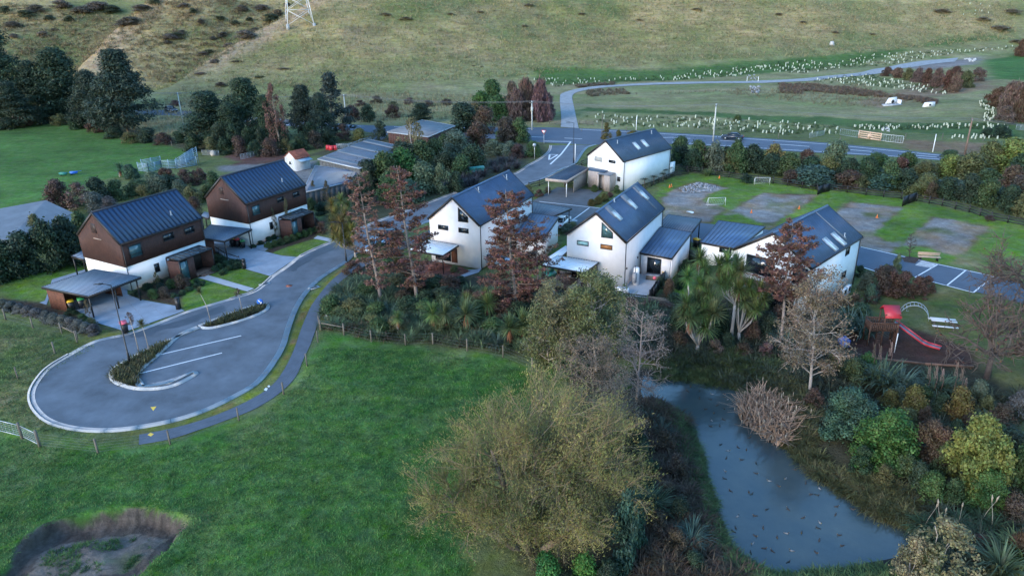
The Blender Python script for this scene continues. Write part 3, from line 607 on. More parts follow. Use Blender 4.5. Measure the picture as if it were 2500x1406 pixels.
# driveway joints: thin recessed saw cuts as dark strips
mk = MB()
for a, b in (((1020, 1030), (1180, 1150)), ((700, 1090), (1000, 1210)), ((600, 1010), (700, 1085)), ((860, 985), (1060, 1200))): stripe(mk, zp(ZD, *a), zp(ZD, *b), .05, .046)
for a, b in (((1700, 665), (1880, 835)), ((1560, 690), (1990, 720)), ((1640, 740), (2050, 760)), ((1880, 690), (1700, 790))): stripe(mk, zp(ZD, *a), zp(ZD, *b), .05, .046)
mk.top('driveway_joint', 'stone_grey', kind='structure')
# manholes and sump grates
for Zr, x, y, r, m in ((ZD, 2052, 925, .38, 'rust_roof'), ):
    c = G(*zp(Zr, x, y)); MB().lathe((c[0], c[1], .0), [(0, r), (.042, r)], 14).top('manhole_cover', m, 'rusty round manhole cover set in the road by the second driveway', 'manhole cover')
for Zr, x, y, lb in ((ZD, 1880, 915, 'kerb side storm drain grate by the lawn of the first brown house'), (ZD, 2230, 940, 'kerb side storm drain grate beside the footpath verge')):
    c = G(*zp(Zr, x, y)); t = thing('storm_drain', lb, 'drain', (c[0], c[1], .05), .75)
    MB().box((-.6, -.35, 0), (.6, .35, .03)).build('surround', 'concrete', t, False)
    g = MB()
    for k in range(8): g.box((-.36+k*.09, -.2, .03), (-.31+k*.09, .2, .05))
    g.build('grate', 'frame_black', t, False)
# ================================================================ BUILDINGS
def hit(root, px, py, ax, val):
    x, y, z, a = root['fx']; c, s = math.cos(a), math.sin(a); d = ray(px, py); o = CAM-np.array([x, y, z])
    R_ = np.array([[c, s, 0], [-s, c, 0], [0, 0, 1]]); d = R_@d; o = R_@o; t = (val-o[ax])/d[ax]; return o+t*d
def zh(root, Zr, x, y, ax, val): return hit(root, *zp(Zr, x, y), ax, val)
def wall_poly(mb, P, t, nrm):
    """wall slab: polygon P (outer face) thickened inwards by t along -nrm"""
    P = np.array(P, float); n = np.array(nrm, float)
    k = len(P); a = np.cross(P[1]-P[0], P[2]-P[0])@n
    if a < 0: P = P[::-1]
    return mb.hexa(P-n*t, P)
def window(root, ax, val, sgn_, r, name='window', gl='glass_dark', fr='frame_black', mull=(), poly=None, sill=False, inner=None, trim=.07):
    """framed window on a wall plane; r = (a0, z0, a1, z1) along the wall; sgn_ = outward direction on axis ax"""
    def p3(a, z, o): return (val+sgn_*o, a, z) if ax == 0 else (a, val+sgn_*o, z)
    if poly is None: poly = [(r[0], r[1]), (r[2], r[1]), (r[2], r[3]), (r[0], r[3])]
    P = np.array(poly); c = P.mean(0); f = MB(); n = len(P)
    ar = sum(P[i][0]*P[(i+1) % n][1]-P[(i+1) % n][0]*P[i][1] for i in range(n)); P = P if ar > 0 else P[::-1]
    Qn = []
    for i in range(n):
        e0 = P[i]-P[i-1]; e1 = P[(i+1) % n]-P[i]; e0 = e0/np.linalg.norm(e0); e1 = e1/np.linalg.norm(e1); n0 = np.array([-e0[1], e0[0]]); n1 = np.array([-e1[1], e1[0]]); b = n0+n1; b /= max((b@n0), .3); Qn.append(P[i]+b*trim)
    Q = np.array(Qn)
    for i in range(n):
        j = (i+1) % n; O = [p3(*P[i], .05), p3(*P[j], .05), p3(*Q[j], .05), p3(*Q[i], .05)]; I = [p3(*P[i], -.03), p3(*P[j], -.03), p3(*Q[j], -.03), p3(*Q[i], -.03)]
        f.hexa(I, O)
    for m in mull:
        kind_, v = m
        if kind_ == 'v':
            x_ = r[0]+(r[2]-r[0])*v; f.box(p3(x_-.03, r[1]+trim, .045), p3(x_+.03, r[3]-trim, -.02))
        else:
            z_ = r[1]+(r[3]-r[1])*v; f.box(p3(r[0]+trim, z_-.03, .043), p3(r[2]-trim, z_+.03, -.02))
    w_ = f.build(name, fr, root, False)
    g = MB(); g.hexa([p3(*q, .006) for q in Q], [p3(*q, .014) for q in Q]); g.build('pane', gl, w_, False)
    if sill:
        s_ = MB(); s_.box(p3(min(P[:, 0])-.06, P[:, 1].min()-.07, .09), p3(max(P[:, 0])+.06, P[:, 1].min()-.002, -.02)); s_.build('sill', 'trim_white', w_, False)
    return w_
def winpx(root, Zr, ax, val, sg, pts, **k):
    """window whose corners (any order) are read on the wall plane"""
    H = [zh(root, Zr, x, y, ax, val) for x, y in pts]; a = [h[1-ax] for h in H]; z = [h[2] for h in H]
    return window(root, ax, val, sg, (min(a), (sorted(z)[0]+sorted(z)[1])/2, max(a), (sorted(z)[-1]+sorted(z)[-2])/2), **k)
def gable_roof(root, W_, L_, he, hr, m, seam, step, over=.0, panels=False, thick=.16, ridge_m=None, edge='fascia_dark', rib=.05, rw=.05):
    k = (hr-he)/(W_/2); ov = .10; x0, x1 = -over, L_+over
    rf = MB()
    for sd_ in (0, 1):
        ye = -ov if sd_ == 0 else W_+ov; ze = he-k*ov
        rf.slab([(x0, ye, ze), (x1, ye, ze), (x1, W_/2, hr), (x0, W_/2, hr)], thick)
    roof = rf.build('roof', m if not panels else edge, root, False)
    n = int((x1-x0)/step); s = np.hypot(W_/2+ov, hr-he+k*ov); nx, nz = 0, 0
    ny = np.array([0, -(hr-he), -W_/2]); ny = np.array([0, -k, 1.])/np.hypot(k, 1)
    if panels:
        pm = None
        for sd_ in (0, 1):
            ye = -ov if sd_ == 0 else W_+ov; ze = he-k*ov; sg_ = 1 if sd_ == 0 else -1
            nn = np.array([0, -sg_*k, 1.])/np.hypot(k, 1); wdt = (x1-x0)/n
            b = MB(); a0 = np.array([0, ye, ze])+nn*.004; a1 = np.array([0, W_/2, hr])+nn*.004
            b.slab([a0+[.012, 0, 0]+nn*.014, a0+[wdt-.012, 0, 0]+nn*.014, a1+[wdt-.012, 0, 0]+nn*.014, a1+[.012, 0, 0]+nn*.014], .014)
            b.m = 1
            b.bar(a0+[0, 0, 0]+nn*.03, a1+nn*.03, rw, .06, up=nn)
            me = mesh('roof_panel', np.concatenate(b.v), b.f, [m, seam], b.mi)
            for i in range(n): link('roof_panel', me, roof, (x0+i*wdt, 0, 0))
    else:
        b = MB()
        for sd_ in (0, 1):
            ye = -ov if sd_ == 0 else W_+ov; ze = he-k*ov; sg_ = 1 if sd_ == 0 else -1; nn = np.array([0, -sg_*k, 1.])/np.hypot(k, 1)
            for i in range(n+1):
                x_ = min(max(x0+i*(x1-x0)/n, x0+.03), x1-.03); b.bar(np.array([x_, ye, ze])+nn*rib*.3, np.array([x_, W_/2, hr])+nn*rib*.3, rw, rib, up=nn)
        b.build('roof_rib', seam, roof, False)
    c = MB(); c.hexa([(x0-.02, W_/2-.16, hr-.16*k+.03), (x1+.02, W_/2-.16, hr-.16*k+.03), (x1+.02, W_/2+.16, hr-.16*k+.03), (x0-.02, W_/2+.16, hr-.16*k+.03)], [(x0-.02, W_/2-.02, hr+.09), (x1+.02, W_/2-.02, hr+.09), (x1+.02, W_/2+.02, hr+.09), (x0-.02, W_/2+.02, hr+.09)]); c.build('ridge_cap', ridge_m or seam, roof, False)
    for xx in (x0-.025, x1+.025):
        for ye in (-ov, W_+ov): MB().bar((xx, ye, he-k*ov-.10), (xx, W_/2, hr-.10), .06, .26).build('barge_board', edge, root, False)
    for ye in (-ov-.07, W_+ov+.07):
        MB().box((x0, ye-.06, he-k*ov-.16), (x1, ye+.06, he-k*ov-.04)).build('gutter', edge, root, False)
    return roof
def body(root, W_, L_, z0, he, hr, m, name='wall', inset=0., top_gable=True, x0=0., xe=None):
    """four walls, the gable ends carried to the ridge"""
    i = inset; L_ = L_ if xe is None else xe; k = (hr-he)/(W_/2)
    for ax in ('front', 'back', 'side', 'side'): pass
    mb = MB(); t = .2
    if top_gable:
        for xx, n in ((x0+i, -1), (L_-i, 1)):
            wall_poly(mb, [(xx, i, z0), (xx, W_-i, z0), (xx, W_-i, he-.12), (xx, W_/2, hr-.12), (xx, i, he-.12)], t, (n, 0, 0))
    else:
        for xx, n in ((x0+i, -1), (L_-i, 1)): wall_poly(mb, [(xx, i, z0), (xx, W_-i, z0), (xx, W_-i, he), (xx, i, he)], t, (n, 0, 0))
    zt_ = he-.12 if top_gable else he
    for yy, n in ((i, -1), (W_-i, 1)): wall_poly(mb, [(x0+i+t+.001, yy, z0), (L_-i-t-.001, yy, z0), (L_-i-t-.001, yy, zt_), (x0+i+t+.001, yy, zt_)], t, (0, n, 0))
    return mb.build(name, m, root, False)
def cladding(root, W_, L_, z0, he, hr, m, pitch=.155):
    """vertical boards on the four faces; each side its own joined set of boards"""
    rng = random.Random(3); k = (hr-he)/(W_/2)
    for face in range(4):
        b = MB(); n = int((W_ if face < 2 else L_)/pitch); tot = W_ if face < 2 else L_
        for i in range(n):
            a0 = i*tot/n+.008; a1 = (i+1)*tot/n-.008; o = .022+rng.random()*.006
            if face < 2:
                xx = 0 if face == 0 else L_; s_ = -1 if face == 0 else 1
                zt0 = he+k*min(a0, W_-a0)-.16; zt1 = he+k*min(a1, W_-a1)-.16
                Bq = [(xx, a0, z0), (xx, a1, z0), (xx, a1, zt1), (xx, a0, zt0)]; Tq = [(x+s_*o, y, z) for x, y, z in Bq]; b.hexa(Bq, Tq)
            else: b.box((a0, (0 if face == 2 else W_), z0), (a1, (-o if face == 2 else W_+o), he-.16))
        b.build('cladding_board', m, root, False, kind='stuff')
def downpipe(root, x, y, z0, z1):
    MB().tube([(x, y, z0), (x, y, z1)], .045, 8).build('downpipe', 'frame_black', root, False)
def vent_pipe(roof, x, y, z, h=.5):
    b = MB(); b.tube([(x, y, z-.2), (x, y, z+h)], .055, 8); b.lathe((x, y, z+h), [(0, .05), (.02, .1), (.1, .1), (.12, .04)], 8); b.lathe((x, y, z-.05), [(0, .16), (.08, .12), (.12, .06)], 8); b.build('vent_pipe', 'galv', roof, False)
def louver_roof(P, h0, thick, m, seam, name, root, step, edge='fascia_dark', ribh=.04, along=0, panels=False, fas=.22):
    """flat or lean-to roof: P = 4 world/local corner points, ribs along edge P0->P3 (along=0) or P0->P1"""
    P = [np.array(p, float) for p in P]
    if along: P = [P[0], P[3], P[2], P[1]]
    r = MB().slab(P, .05).build(name, m, root)
    n = max(2, int(np.linalg.norm(P[1]-P[0])/step)); b = MB(); nn = np.cross(P[1]-P[0], P[3]-P[0]); nn /= np.linalg.norm(nn); nn = nn if nn[2] > 0 else -nn
    for i in range(n+1):
        t = min(max(i/n, .006), .994); b.bar(P[0]+(P[1]-P[0])*t+nn*ribh*.45, P[3]+(P[2]-P[3])*t+nn*ribh*.45, min(step*.25, .06), ribh, up=nn)
    b.build('roof_rib', seam, r)
    f = MB(); c = sum(P)/4
    for i in range(4):
        a, bb = P[i], P[(i+1) % 4]; e = (bb-a)/np.linalg.norm(bb-a); o = (a+bb)/2-c; o[2] = 0; o = o-e*(o@e); o /= np.linalg.norm(o)
        f.bar(a+o*.035-e*.03+[0, 0, -fas/2+.03], bb+o*.035+e*.03+[0, 0, -fas/2+.03], .06, fas)
    f.build('fascia', edge, root); return r
def W3(px, py, z): return G(px, py, z)
# ---- the two brown clad dwellings
def brown_house(i, fx, dims, hm, label):
    W_, L_, he, hr = dims; t = thing('house', label, 'house', (fx[0], fx[1], 0), fx[2], 'brown timber clad two storey houses')
    body(t, W_, L_, 0, hm, hm, 'plaster_white', 'wall', .06, False)
    body(t, W_, L_, hm, he, hr, 'fascia_dark', 'upper_wall', .0)
    MB().box((.01, .01, hm-.06), (L_-.01, W_-.01, hm+.02)).build('floor_edge', 'fascia_dark', t, False)
    cladding(t, W_, L_, hm-.03, he, hr, 'cladding_brown')
    rf = gable_roof(t, W_, L_, he, hr, 'roof_navy', 'roof_seam_navy', .56, .06, True)
    k = (hr-he)/(W_/2)
    Z_ = ZD
    if i == 0:
        wins = [[(920, 635), (998, 620), (1002, 712), (925, 728)], [(1158, 555), (1230, 545), (1234, 595), (1162, 608)], [(1310, 512), (1375, 498), (1380, 545), (1314, 560)]]; low = [(1097, 768), (1125, 760), (1130, 822), (1103, 832)]; vent = [(640, 490), (672, 482), (678, 545), (655, 552)]; vp = (1215, 420); ledge = ((665, 585), (720, 595))
    else:
        wins = [[(1788, 360), (1840, 343), (1844, 415), (1794, 430)], [(1964, 298), (2012, 288), (2016, 325), (1968, 337)], [(2076, 262), (2122, 250), (2126, 288), (2080, 300)]]; low = [(1912, 475), (1932, 468), (1937, 520), (1918, 528)]; vent = [(1553, 228), (1578, 222), (1584, 272), (1562, 278)]; vp = (2003, 185); ledge = ((1565, 308), (1622, 318))
    for j, w_ in enumerate(wins): winpx(t, Z_, 1, -.03, -1, w_, mull=(('v', .5),) if j else (('h', .28),), gl='glass_teal' if j == 0 else 'glass_dark', trim=.08)
    winpx(t, Z_, 1, .06, -1, low, trim=.06)
    H = [zh(t, Z_, x, y, 0, -.03) for x, y in vent]; a = [h[1] for h in H]; z = [h[2] for h in H]; a0, a1, z0, z1 = min(a), max(a), min(z)+.1, max(z)-.1
    lv = MB().box((-.05, a0, z0), (-.02, a1, z1)).build('louvre_vent', 'fascia_dark', t, False)
    for q in range(9):
        zz = z0+(z1-z0)*(q+.5)/9; MB().hexa([(-.05, a0, zz-.05), (-.05, a1, zz-.05), (-.04, a1, zz-.05), (-.04, a0, zz-.05)], [(-.10, a0, zz-.08), (-.10, a1, zz-.08), (-.09, a1, zz-.07), (-.09, a0, zz-.07)]).build('slat', 'cladding_brown', lv, False)
    p, q = (zh(t, Z_, *ledge[0], 0, -.05), zh(t, Z_, *ledge[1], 0, -.05)); MB().box((-.10, p[1], p[2]-.03), (-.02, q[1], p[2]+.03)).build('ledge', 'timber_pale', t, False)
    # flue ring on the slope: iterate onto the roof plane
    d = ray(*zp(Z_, *vp)); P = tolocal(t, [CAM, CAM+d]); o, d = P[0], P[1]-P[0]; tt = (he+k*o[1]-o[2])/(d[2]-k*d[1]); P = o+tt*d; vent_pipe(rf, P[0], P[1], P[2], .35)
    downpipe(t, .12, -.09, 0, he-.1); downpipe(t, L_-.15, -.09, 0, he-.1)
    return t
HS = {1: (-42.771, 76.423, 1.049, 7.641, 10.74, 5.709, 8.718, 2.868), 2: (-33.749, 90.905, 1.038, 7.509, 10.49, 5.917, 8.946, 3.137), 3: (-3.596, 80.955, 1.086, 6.882, 14.025, 5.553, 8.435), 4: (12.196, 74.05, 1.083, 6.781, 13.597, 5.545, 8.33), 5: (18.086, 114.77, .772, 7.347, 13.063, 4.878, 7.662), 6: (28.642, 65.41, .79, 8.085, 12.306, 5.507, 8.102)}
H1 = brown_house(0, HS[1][:3], HS[1][3:7], HS[1][7], 'nearer brown timber clad house with navy roof beside the large carport and turning circle')
H2 = brown_house(1, HS[2][:3], HS[2][3:7], HS[2][7], 'farther brown timber clad house with navy roof beside the old white shed')
def porch(Zr, root, pts, z0, z1, label, posts, wallpx):
    """glazed lean-to entry porch with brown side walls"""
    P = [G(*zp(Zr, *p), z) for p, z in zip(pts, (z0, z1, z1, z0))]   # front-left, back-left, back-right, front-right
    c = sum(P)/4; t = thing('entry_porch', label, 'porch', (c[0], c[1], 0), root['fx'][3], 'glass roofed entry porches')
    MB().slab(P, .02).build('roof_glass', 'glass_roof', t)
    f = MB()
    for i in range(4): f.bar(P[i]+[0, 0, .02], P[(i+1) % 4]+[0, 0, .02], .10, .14)
    f.build('roof_frame', 'frame_black', t)
    for i in range(1, 7):
        s = i/7; MB().bar(P[0]+(P[3]-P[0])*s+[0, 0, .03], P[1]+(P[2]-P[1])*s+[0, 0, .03], .05, .07).build('rafter', 'frame_black', t)
    for i in range(4): MB().bar((P[i][0], P[i][1], 0), (P[i][0], P[i][1], P[i][2]-.06), .12).build('post', 'frame_black', t)
    def scr(A, B, zt_, m='cladding_brown'):
        L = np.linalg.norm((B-A)[:2]); n = max(1, int(L/.16)); d = (B-A)[:2]/L; q = np.array([-d[1], d[0]])*.03
        for i in range(n):
            u = A[:2]+d*L*(i+.03)/n; v = A[:2]+d*L*(i+.97)/n; MB().hexa([(*(u-q), .05), (*(v-q), .05), (*(v+q), .05), (*(u+q), .05)], [(*(u-q), zt_), (*(v-q), zt_), (*(v+q), zt_), (*(u+q), zt_)]).build('screen_or_shade_board', m, t)
    M_ = lambda a, b, s: P[a]+(P[b]-P[a])*s
    scr(M_(0, 1, .04), M_(0, 1, .96), z0-.1); scr(M_(0, 3, .24), M_(0, 3, .42), z0-.1); scr(M_(3, 2, .04), M_(3, 2, .96), z0-.1)
    ib = (P[0]-P[1])*[1, 1, 0]; ib = ib/np.linalg.norm(ib)*.12; scr(M_(1, 2, .02)+ib, M_(1, 2, .98)+ib, z0-.05, 'fascia_dark')  # near-black boards added along the house wall stand in for the porch's shaded interior
    a_, b_ = M_(0, 3, .03), M_(0, 3, .23); MB().hexa([a_*[1, 1, 0]+[0, 0, .3], b_*[1, 1, 0]+[0, 0, .3], b_*[1, 1, 0]+[0, 0, .3]-ib*.3, a_*[1, 1, 0]+[0, 0, .3]-ib*.3], [a_*[1, 1, 0]+[0, 0, 2.4], b_*[1, 1, 0]+[0, 0, 2.4], b_*[1, 1, 0]+[0, 0, 2.4]-ib*.3, a_*[1, 1, 0]+[0, 0, 2.4]-ib*.3]).build('side_glass', 'glass_teal', t)
    dk = MB()
    A, B, D_, E_ = [np.array([p[0], p[1], 0]) for p in P]; k = 12
    for i in range(k):
        u0 = A+(E_-A)*((i+.04)/k); u1 = A+(E_-A)*((i+.96)/k); v1 = B+(D_-B)*((i+.96)/k); v0 = B+(D_-B)*((i+.04)/k)
        MB().hexa([u0+[0, 0, .05], u1+[0, 0, .05], v1+[0, 0, .05], v0+[0, 0, .05]], [u0+[0, 0, .3], u1+[0, 0, .3], v1+[0, 0, .3], v0+[0, 0, .3]]).build('deck_board', 'deck_brown', t)
    o = (A-B); o[2] = 0; o /= np.linalg.norm(o); s0 = A+(E_-A)*.5; s1 = A+(E_-A)*.97
    for q in range(2): a_ = s0+o*(.05+q*.3); b_ = s1+o*(.05+q*.3); MB().hexa([a_+[0, 0, 0], b_, b_+o*.28, a_+o*.28], [a_+[0, 0, .2-q*.1], b_+[0, 0, .2-q*.1], b_+o*.28+[0, 0, .2-q*.1], a_+o*.28+[0, 0, .2-q*.1]]).build('step', 'deck_brown', t)
    return t
porch(ZD, H1, [(1268, 748), (1178, 725), (1410, 640), (1503, 662)], 2.7, 2.95, 'glass roofed entry porch with brown screens on the nearer brown house', 4, None)
porch(ZD, H2, [(2065, 458), (1977, 440), (2140, 378), (2225, 400)], 2.75, 3.0, 'glass roofed entry porch with brown screens on the farther brown house', 4, None)
def carport(pts, hz, label, m, seam, step, posts, walls, along=0, edge='fascia_dark', group=None, postm='frame_black', wallm='cladding_rust', fas=.24):
    """pts: corner pixels of the roof at heights hz; posts: corner blends (s, t); walls: (s0,t0,s1,t1)"""
    P = [G(*p, z) for p, z in zip(pts, hz)]; c = sum(P)/4
    t = thing('carport', label, 'carport', (c[0], c[1], 0), math.atan2(*(P[1]-P[0])[:2][::-1]), group)
    louver_roof(P, 0, .05, m, seam, 'roof', t, step, edge, along=along, fas=fas)
    B = lambda s, q: (P[0]*(1-s)+P[1]*s)*(1-q)+(P[3]*(1-s)+P[2]*s)*q
    for s, q in posts: p = B(s, q); MB().bar((p[0], p[1], 0), (p[0], p[1], p[2]-.05), .12).build('post', postm, t)
    for s0, q0, s1, q1 in walls:
        a, b = B(s0, q0), B(s1, q1); n = max(2, int(np.linalg.norm((b-a)[:2])/.2)); me = None; ang = math.atan2(b[1]-a[1], b[0]-a[0]); wd = np.linalg.norm((b-a)[:2])/n
        for i in range(n):
            p = a+(b-a)*(i+.5)/n; d = (b-a)[:2]/np.linalg.norm((b-a)[:2])*wd*.48
            MB().hexa(*[[(p[0]-d[0]-nn_[0], p[1]-d[1]-nn_[1], z), (p[0]+d[0]-nn_[0], p[1]+d[1]-nn_[1], z), (p[0]+d[0]+nn_[0], p[1]+d[1]+nn_[1], z), (p[0]-d[0]+nn_[0], p[1]-d[1]+nn_[1], z)] for nn_ in [(-d[1]/wd*.06, d[0]/wd*.06)] for z in (.03, p[2]-.1)]).build('wall_board', wallm, t)
    return t
CP1 = carport(zl(ZD, [(298, 932), (625, 998), (998, 862), (668, 806)]), (2.5, 2.5, 2.65, 2.65), 'large grey ribbed carport with rust brown wall beside the nearer brown house', 'roof_steel', 'roof_dark', .24, [(.97, .03), (.97, .93), (.97, .5)], [(.03, .04, .40, .04), (.03, .05, .03, .95), (.05, .96, .55, .96)], along=1, group='carports beside the brown houses')
CP2 = carport(zl(ZD, [(1400, 578), (1590, 606), (1785, 522), (1492, 490)]), (2.5, 2.5, 2.6, 2.6), 'grey ribbed carport between the two brown houses', 'roof_steel', 'roof_dark', .24, [(.95, .05), (.97, .93)], [(.03, .04, .55, .04), (.03, .05, .03, .95)], along=1, group='carports beside the brown houses')
carport(zl(ZD, [(508, 712), (592, 735), (650, 700), (575, 680)]), (2.6, 2.6, 2.7, 2.7), 'small dark rear canopy on a post behind the nearer brown house', 'roof_steel', 'roof_dark', .24, [(.05, .05), (.05, .95)], [], along=1)
carport(zl(ZD, [(1425, 428), (1478, 445), (1500, 412), (1450, 400)]), (2.6, 2.6, 2.7, 2.7), 'small rear canopy in shade between the brown houses', 'roof_steel', 'roof_dark', .24, [(.05, .05), (.05, .95)], [], along=1)
# ---- pale gabled dwellings
def roofpt(t, Zr, x, y, he, k):
    d = ray(*zp(Zr, x, y)); P = tolocal(t, [CAM, CAM+d]); o, d = P[0], P[1]-P[0]; tt = (he+k*o[1]-o[2])/(d[2]-k*d[1]); return o+tt*d
def skylight(roof, t, p, he, k, wx=.78, ls=1.25, gl='glass_sky'):
    """roof window centred at local p: width along the ridge wx, length down the slope ls"""
    n = np.array([0, -k, 1.])/np.hypot(k, 1); s = np.array([0, 1, k])/np.hypot(1, k); u = np.array([1., 0, 0]); c = np.array([p[0], p[1], he+k*p[1]])
    f = MB(); a, b = wx/2, ls/2
    for A, B in ((-u*a-s*b, u*a-s*b), (u*a-s*b, u*a+s*b), (u*a+s*b, -u*a+s*b), (-u*a+s*b, -u*a-s*b)): f.bar(c+A+n*.05, c+B+n*.05, .10, .16, up=n)
    w_ = f.build('skylight', 'galv', roof, False); MB().hexa([c-u*a-s*b+n*.06, c+u*a-s*b+n*.06, c+u*a+s*b+n*.06, c-u*a+s*b+n*.06], [c-u*a-s*b+n*.075, c+u*a-s*b+n*.075, c+u*a+s*b+n*.075, c-u*a+s*b+n*.075]).build('pane', gl, w_, False)
def flash(roof, he, k, x, y0, y1, wx, m='roof_slate_light'):
    n = np.array([0, -k, 1.])/np.hypot(k, 1); P = [np.array([x_, y_, he+k*y_])+n*.045 for x_, y_ in ((x-wx/2, y0), (x+wx/2, y0), (x+wx/2, y1), (x-wx/2, y1))]; MB().slab(P, .04).build('roof_flashing', m, roof, False)
def pale_house(i, label, m, rm='roof_slate', ribs='roof_dark', over=.12):
    fx = HS[i]; W_, L_, he, hr = fx[3:7]; t = thing('house', label, 'house', (fx[0], fx[1], 0), fx[2], 'pale gabled two storey houses')
    body(t, W_, L_, 0, he, hr, m, 'wall')
    rf = gable_roof(t, W_, L_, he, hr, rm, ribs, .24, over, False, .12, rm, 'fascia_dark', .035, .05)
    downpipe(t, .10, -.05, 0, he-.15); downpipe(t, L_-.2, -.05, 0, he-.15)
    return t, rf, W_, L_, he, hr, (hr-he)/(W_/2)
# dwelling 3 (cream gable behind the redwoods)
t, rf, W_, L_, he, hr, k = pale_house(3, 'cream gabled house with deck behind the rust coloured conifers, left of the pale row', 'plaster_cream'); H3 = t
for p in ([(843, 490), (913, 498), (913, 530), (843, 523)], [(987, 510), (1058, 520), (1058, 553), (988, 545)]): winpx(t, ZE, 0, 0, -1, p, mull=(('v', .5),))
def trapwin(t, Zr, pts, gl='glass_dark', mull=()):
    H = [zh(t, Zr, x, y, 0, 0) for x, y in pts]; P = [(h[1], h[2]) for h in H]; window(t, 0, 0, -1, (min(p[0] for p in P), min(p[1] for p in P), max(p[0] for p in P), max(p[1] for p in P)), poly=P, gl=gl, mull=mull)
trapwin(t, ZE, [(983, 366), (1055, 437), (1057, 476), (985, 468)])
for x, y in ((1130, 258), (1328, 168)):
    p = roofpt(t, ZE, x, y, he, k); vent_pipe(rf, p[0], p[1], p[2], .5); flash(rf, he, k, p[0], p[1]-.2, W_/2-.15, .22)
winpx(t, ZE, 1, 0, -1, [(1330, 660), (1360, 650), (1360, 700), (1330, 710)])
# dwelling 4 (pale gable in the middle, three skylights)
t, rf, W_, L_, he, hr, k = pale_house(4, 'cream gabled house with three roof windows in the middle of the pale row', 'plaster_cream'); H4 = t
trapwin(t, ZE, [(2003, 470), (2083, 548), (2083, 590), (2000, 580)], 'glass_teal')
winpx(t, ZE, 0, 0, -1, [(1828, 600), (1910, 610), (1910, 642), (1828, 634)], gl='blind_aqua')
winpx(t, ZE, 0, 0, -1, [(1995, 626), (2078, 637), (2078, 670), (1995, 662)], gl='timber_blind')
for x, y in ((2110, 428), (2220, 348), (2302, 284)):
    p = roofpt(t, ZE, x, y, he, k); flash(rf, he, k, p[0]-.1, p[1]-.1, W_/2-.1, 1.35); skylight(rf, t, p, he, k, .75, 1.3, 'plastic_white' if False else 'glass_sky')
p = roofpt(t, ZE, 2092, 328, he, k); vent_pipe(rf, p[0], p[1], p[2], .3)
for x, y in ((2360, 350),): p = roofpt(t, ZE, x, y, he, k); flash(rf, he, k, p[0], .3, W_/2, .2)
# dwelling 5 (bright white, far)
t, rf, W_, L_, he, hr, k = pale_house(5, 'bright white gabled house by the road junction at the far end', 'plaster_white', 'roof_dark', 'roof_dark'); H5 = t
winpx(t, ZB, 0, 0, -1, [(1835, 1108), (1892, 1116), (1892, 1155), (1835, 1146)], gl='curtain', fr='trim_white'); winpx(t, ZB, 0, 0, -1, [(1937, 1135), (1985, 1140), (1985, 1162), (1937, 1156)])
winpx(t, ZB, 0, 0, -1, [(1998, 1255), (2018, 1258), (2018, 1290), (1998, 1286)])
for x, y in ((2133, 1038), (2192, 1020)): skylight(rf, t, roofpt(t, ZB, x, y, he, k), he, k, .75, 1.5)
for x, y in ((1998, 1018), (2240, 948)): p = roofpt(t, ZB, x, y, he, k); vent_pipe(rf, p[0], p[1], p[2], .4)
wt = thing('wing_wall', 'short white wall at the far corner of the bright white house', 'wall', (*G(*zp(ZB, 2385, 1240))[:2], 0), HS[5][2]); MB().box((-.9, -.12, 0), (.6, .12, 2.2)).build('wall', 'plaster_white', wt, False)
# dwelling 6 (white, right, with balcony)
t, rf, W_, L_, he, hr, k = pale_house(6, 'white gabled house with front balcony at the right end of the pale row', 'plaster_white'); H6 = t
wb = winpx(t, ZF, 0, 0, -1, [(445, 585), (598, 612), (597, 725), (440, 690)], mull=(('v', .5),), trim=.1); winpx(t, ZF, 0, 0, -1, [(722, 650), (800, 672), (795, 775), (720, 755)], mull=(('v', .5),), trim=.09)
for p in ([(1033, 548), (1048, 542), (1048, 582), (1033, 590)], [(1008, 690), (1025, 684), (1025, 722), (1008, 730)]): winpx(t, ZF, 1, 0, -1, p)
for x, y in ((937, 527), (986, 496)): skylight(rf, t, roofpt(t, ZF, x, y, he, k), he, k, .75, 1.7)
p = roofpt(t, ZF, 1022, 480, he, k); vent_pipe(rf, p[0], p[1], p[2], .3); flash(rf, he, k, p[0]-.2, .4, W_/2-.1, .2)
# ground floor glazing and dark undercroft
window(t, 0, 0, -1, (1.2, .1, 4.2, 2.3), mull=(('v', .33), ('v', .66))); window(t, 0, 0, -1, (5.0, .1, 7.4, 2.3), mull=(('v', .5),))
# balcony on posts with slatted rail
bz = 2.75; dp_ = 1.5; MB().box((-dp_, .3, bz-.22), (-.01, W_-.6, bz-.02)).build('balcony_floor', 'deck_red', t, False)
for y in np.arange(.35, W_-.6, .16): MB().box((-dp_-.02, y-.025, bz), (-dp_+.02, y+.025, bz+1.)).build('baluster', 'fascia_dark', t, False)
for x in np.arange(-dp_+.2, -.1, .18):
    MB().box((x-.02, W_-.63, bz), (x+.02, W_-.59, bz+1.)).build('baluster', 'fascia_dark', t, False)
rl = MB(); rl.box((-dp_-.05, .3, bz+1.), (-dp_+.05, W_-.58, bz+1.07)); rl.box((-dp_+.055, W_-.65, bz+1.), (-.01, W_-.57, bz+1.07)); rl.build('handrail', 'deck_red', t, False)
for y in (.4, W_/2, W_-.7): MB().box((-dp_+.05, y-.07, 0), (-dp_+.19, y+.07, bz-.23)).build('post', 'fascia_dark', t, False)
ac = []
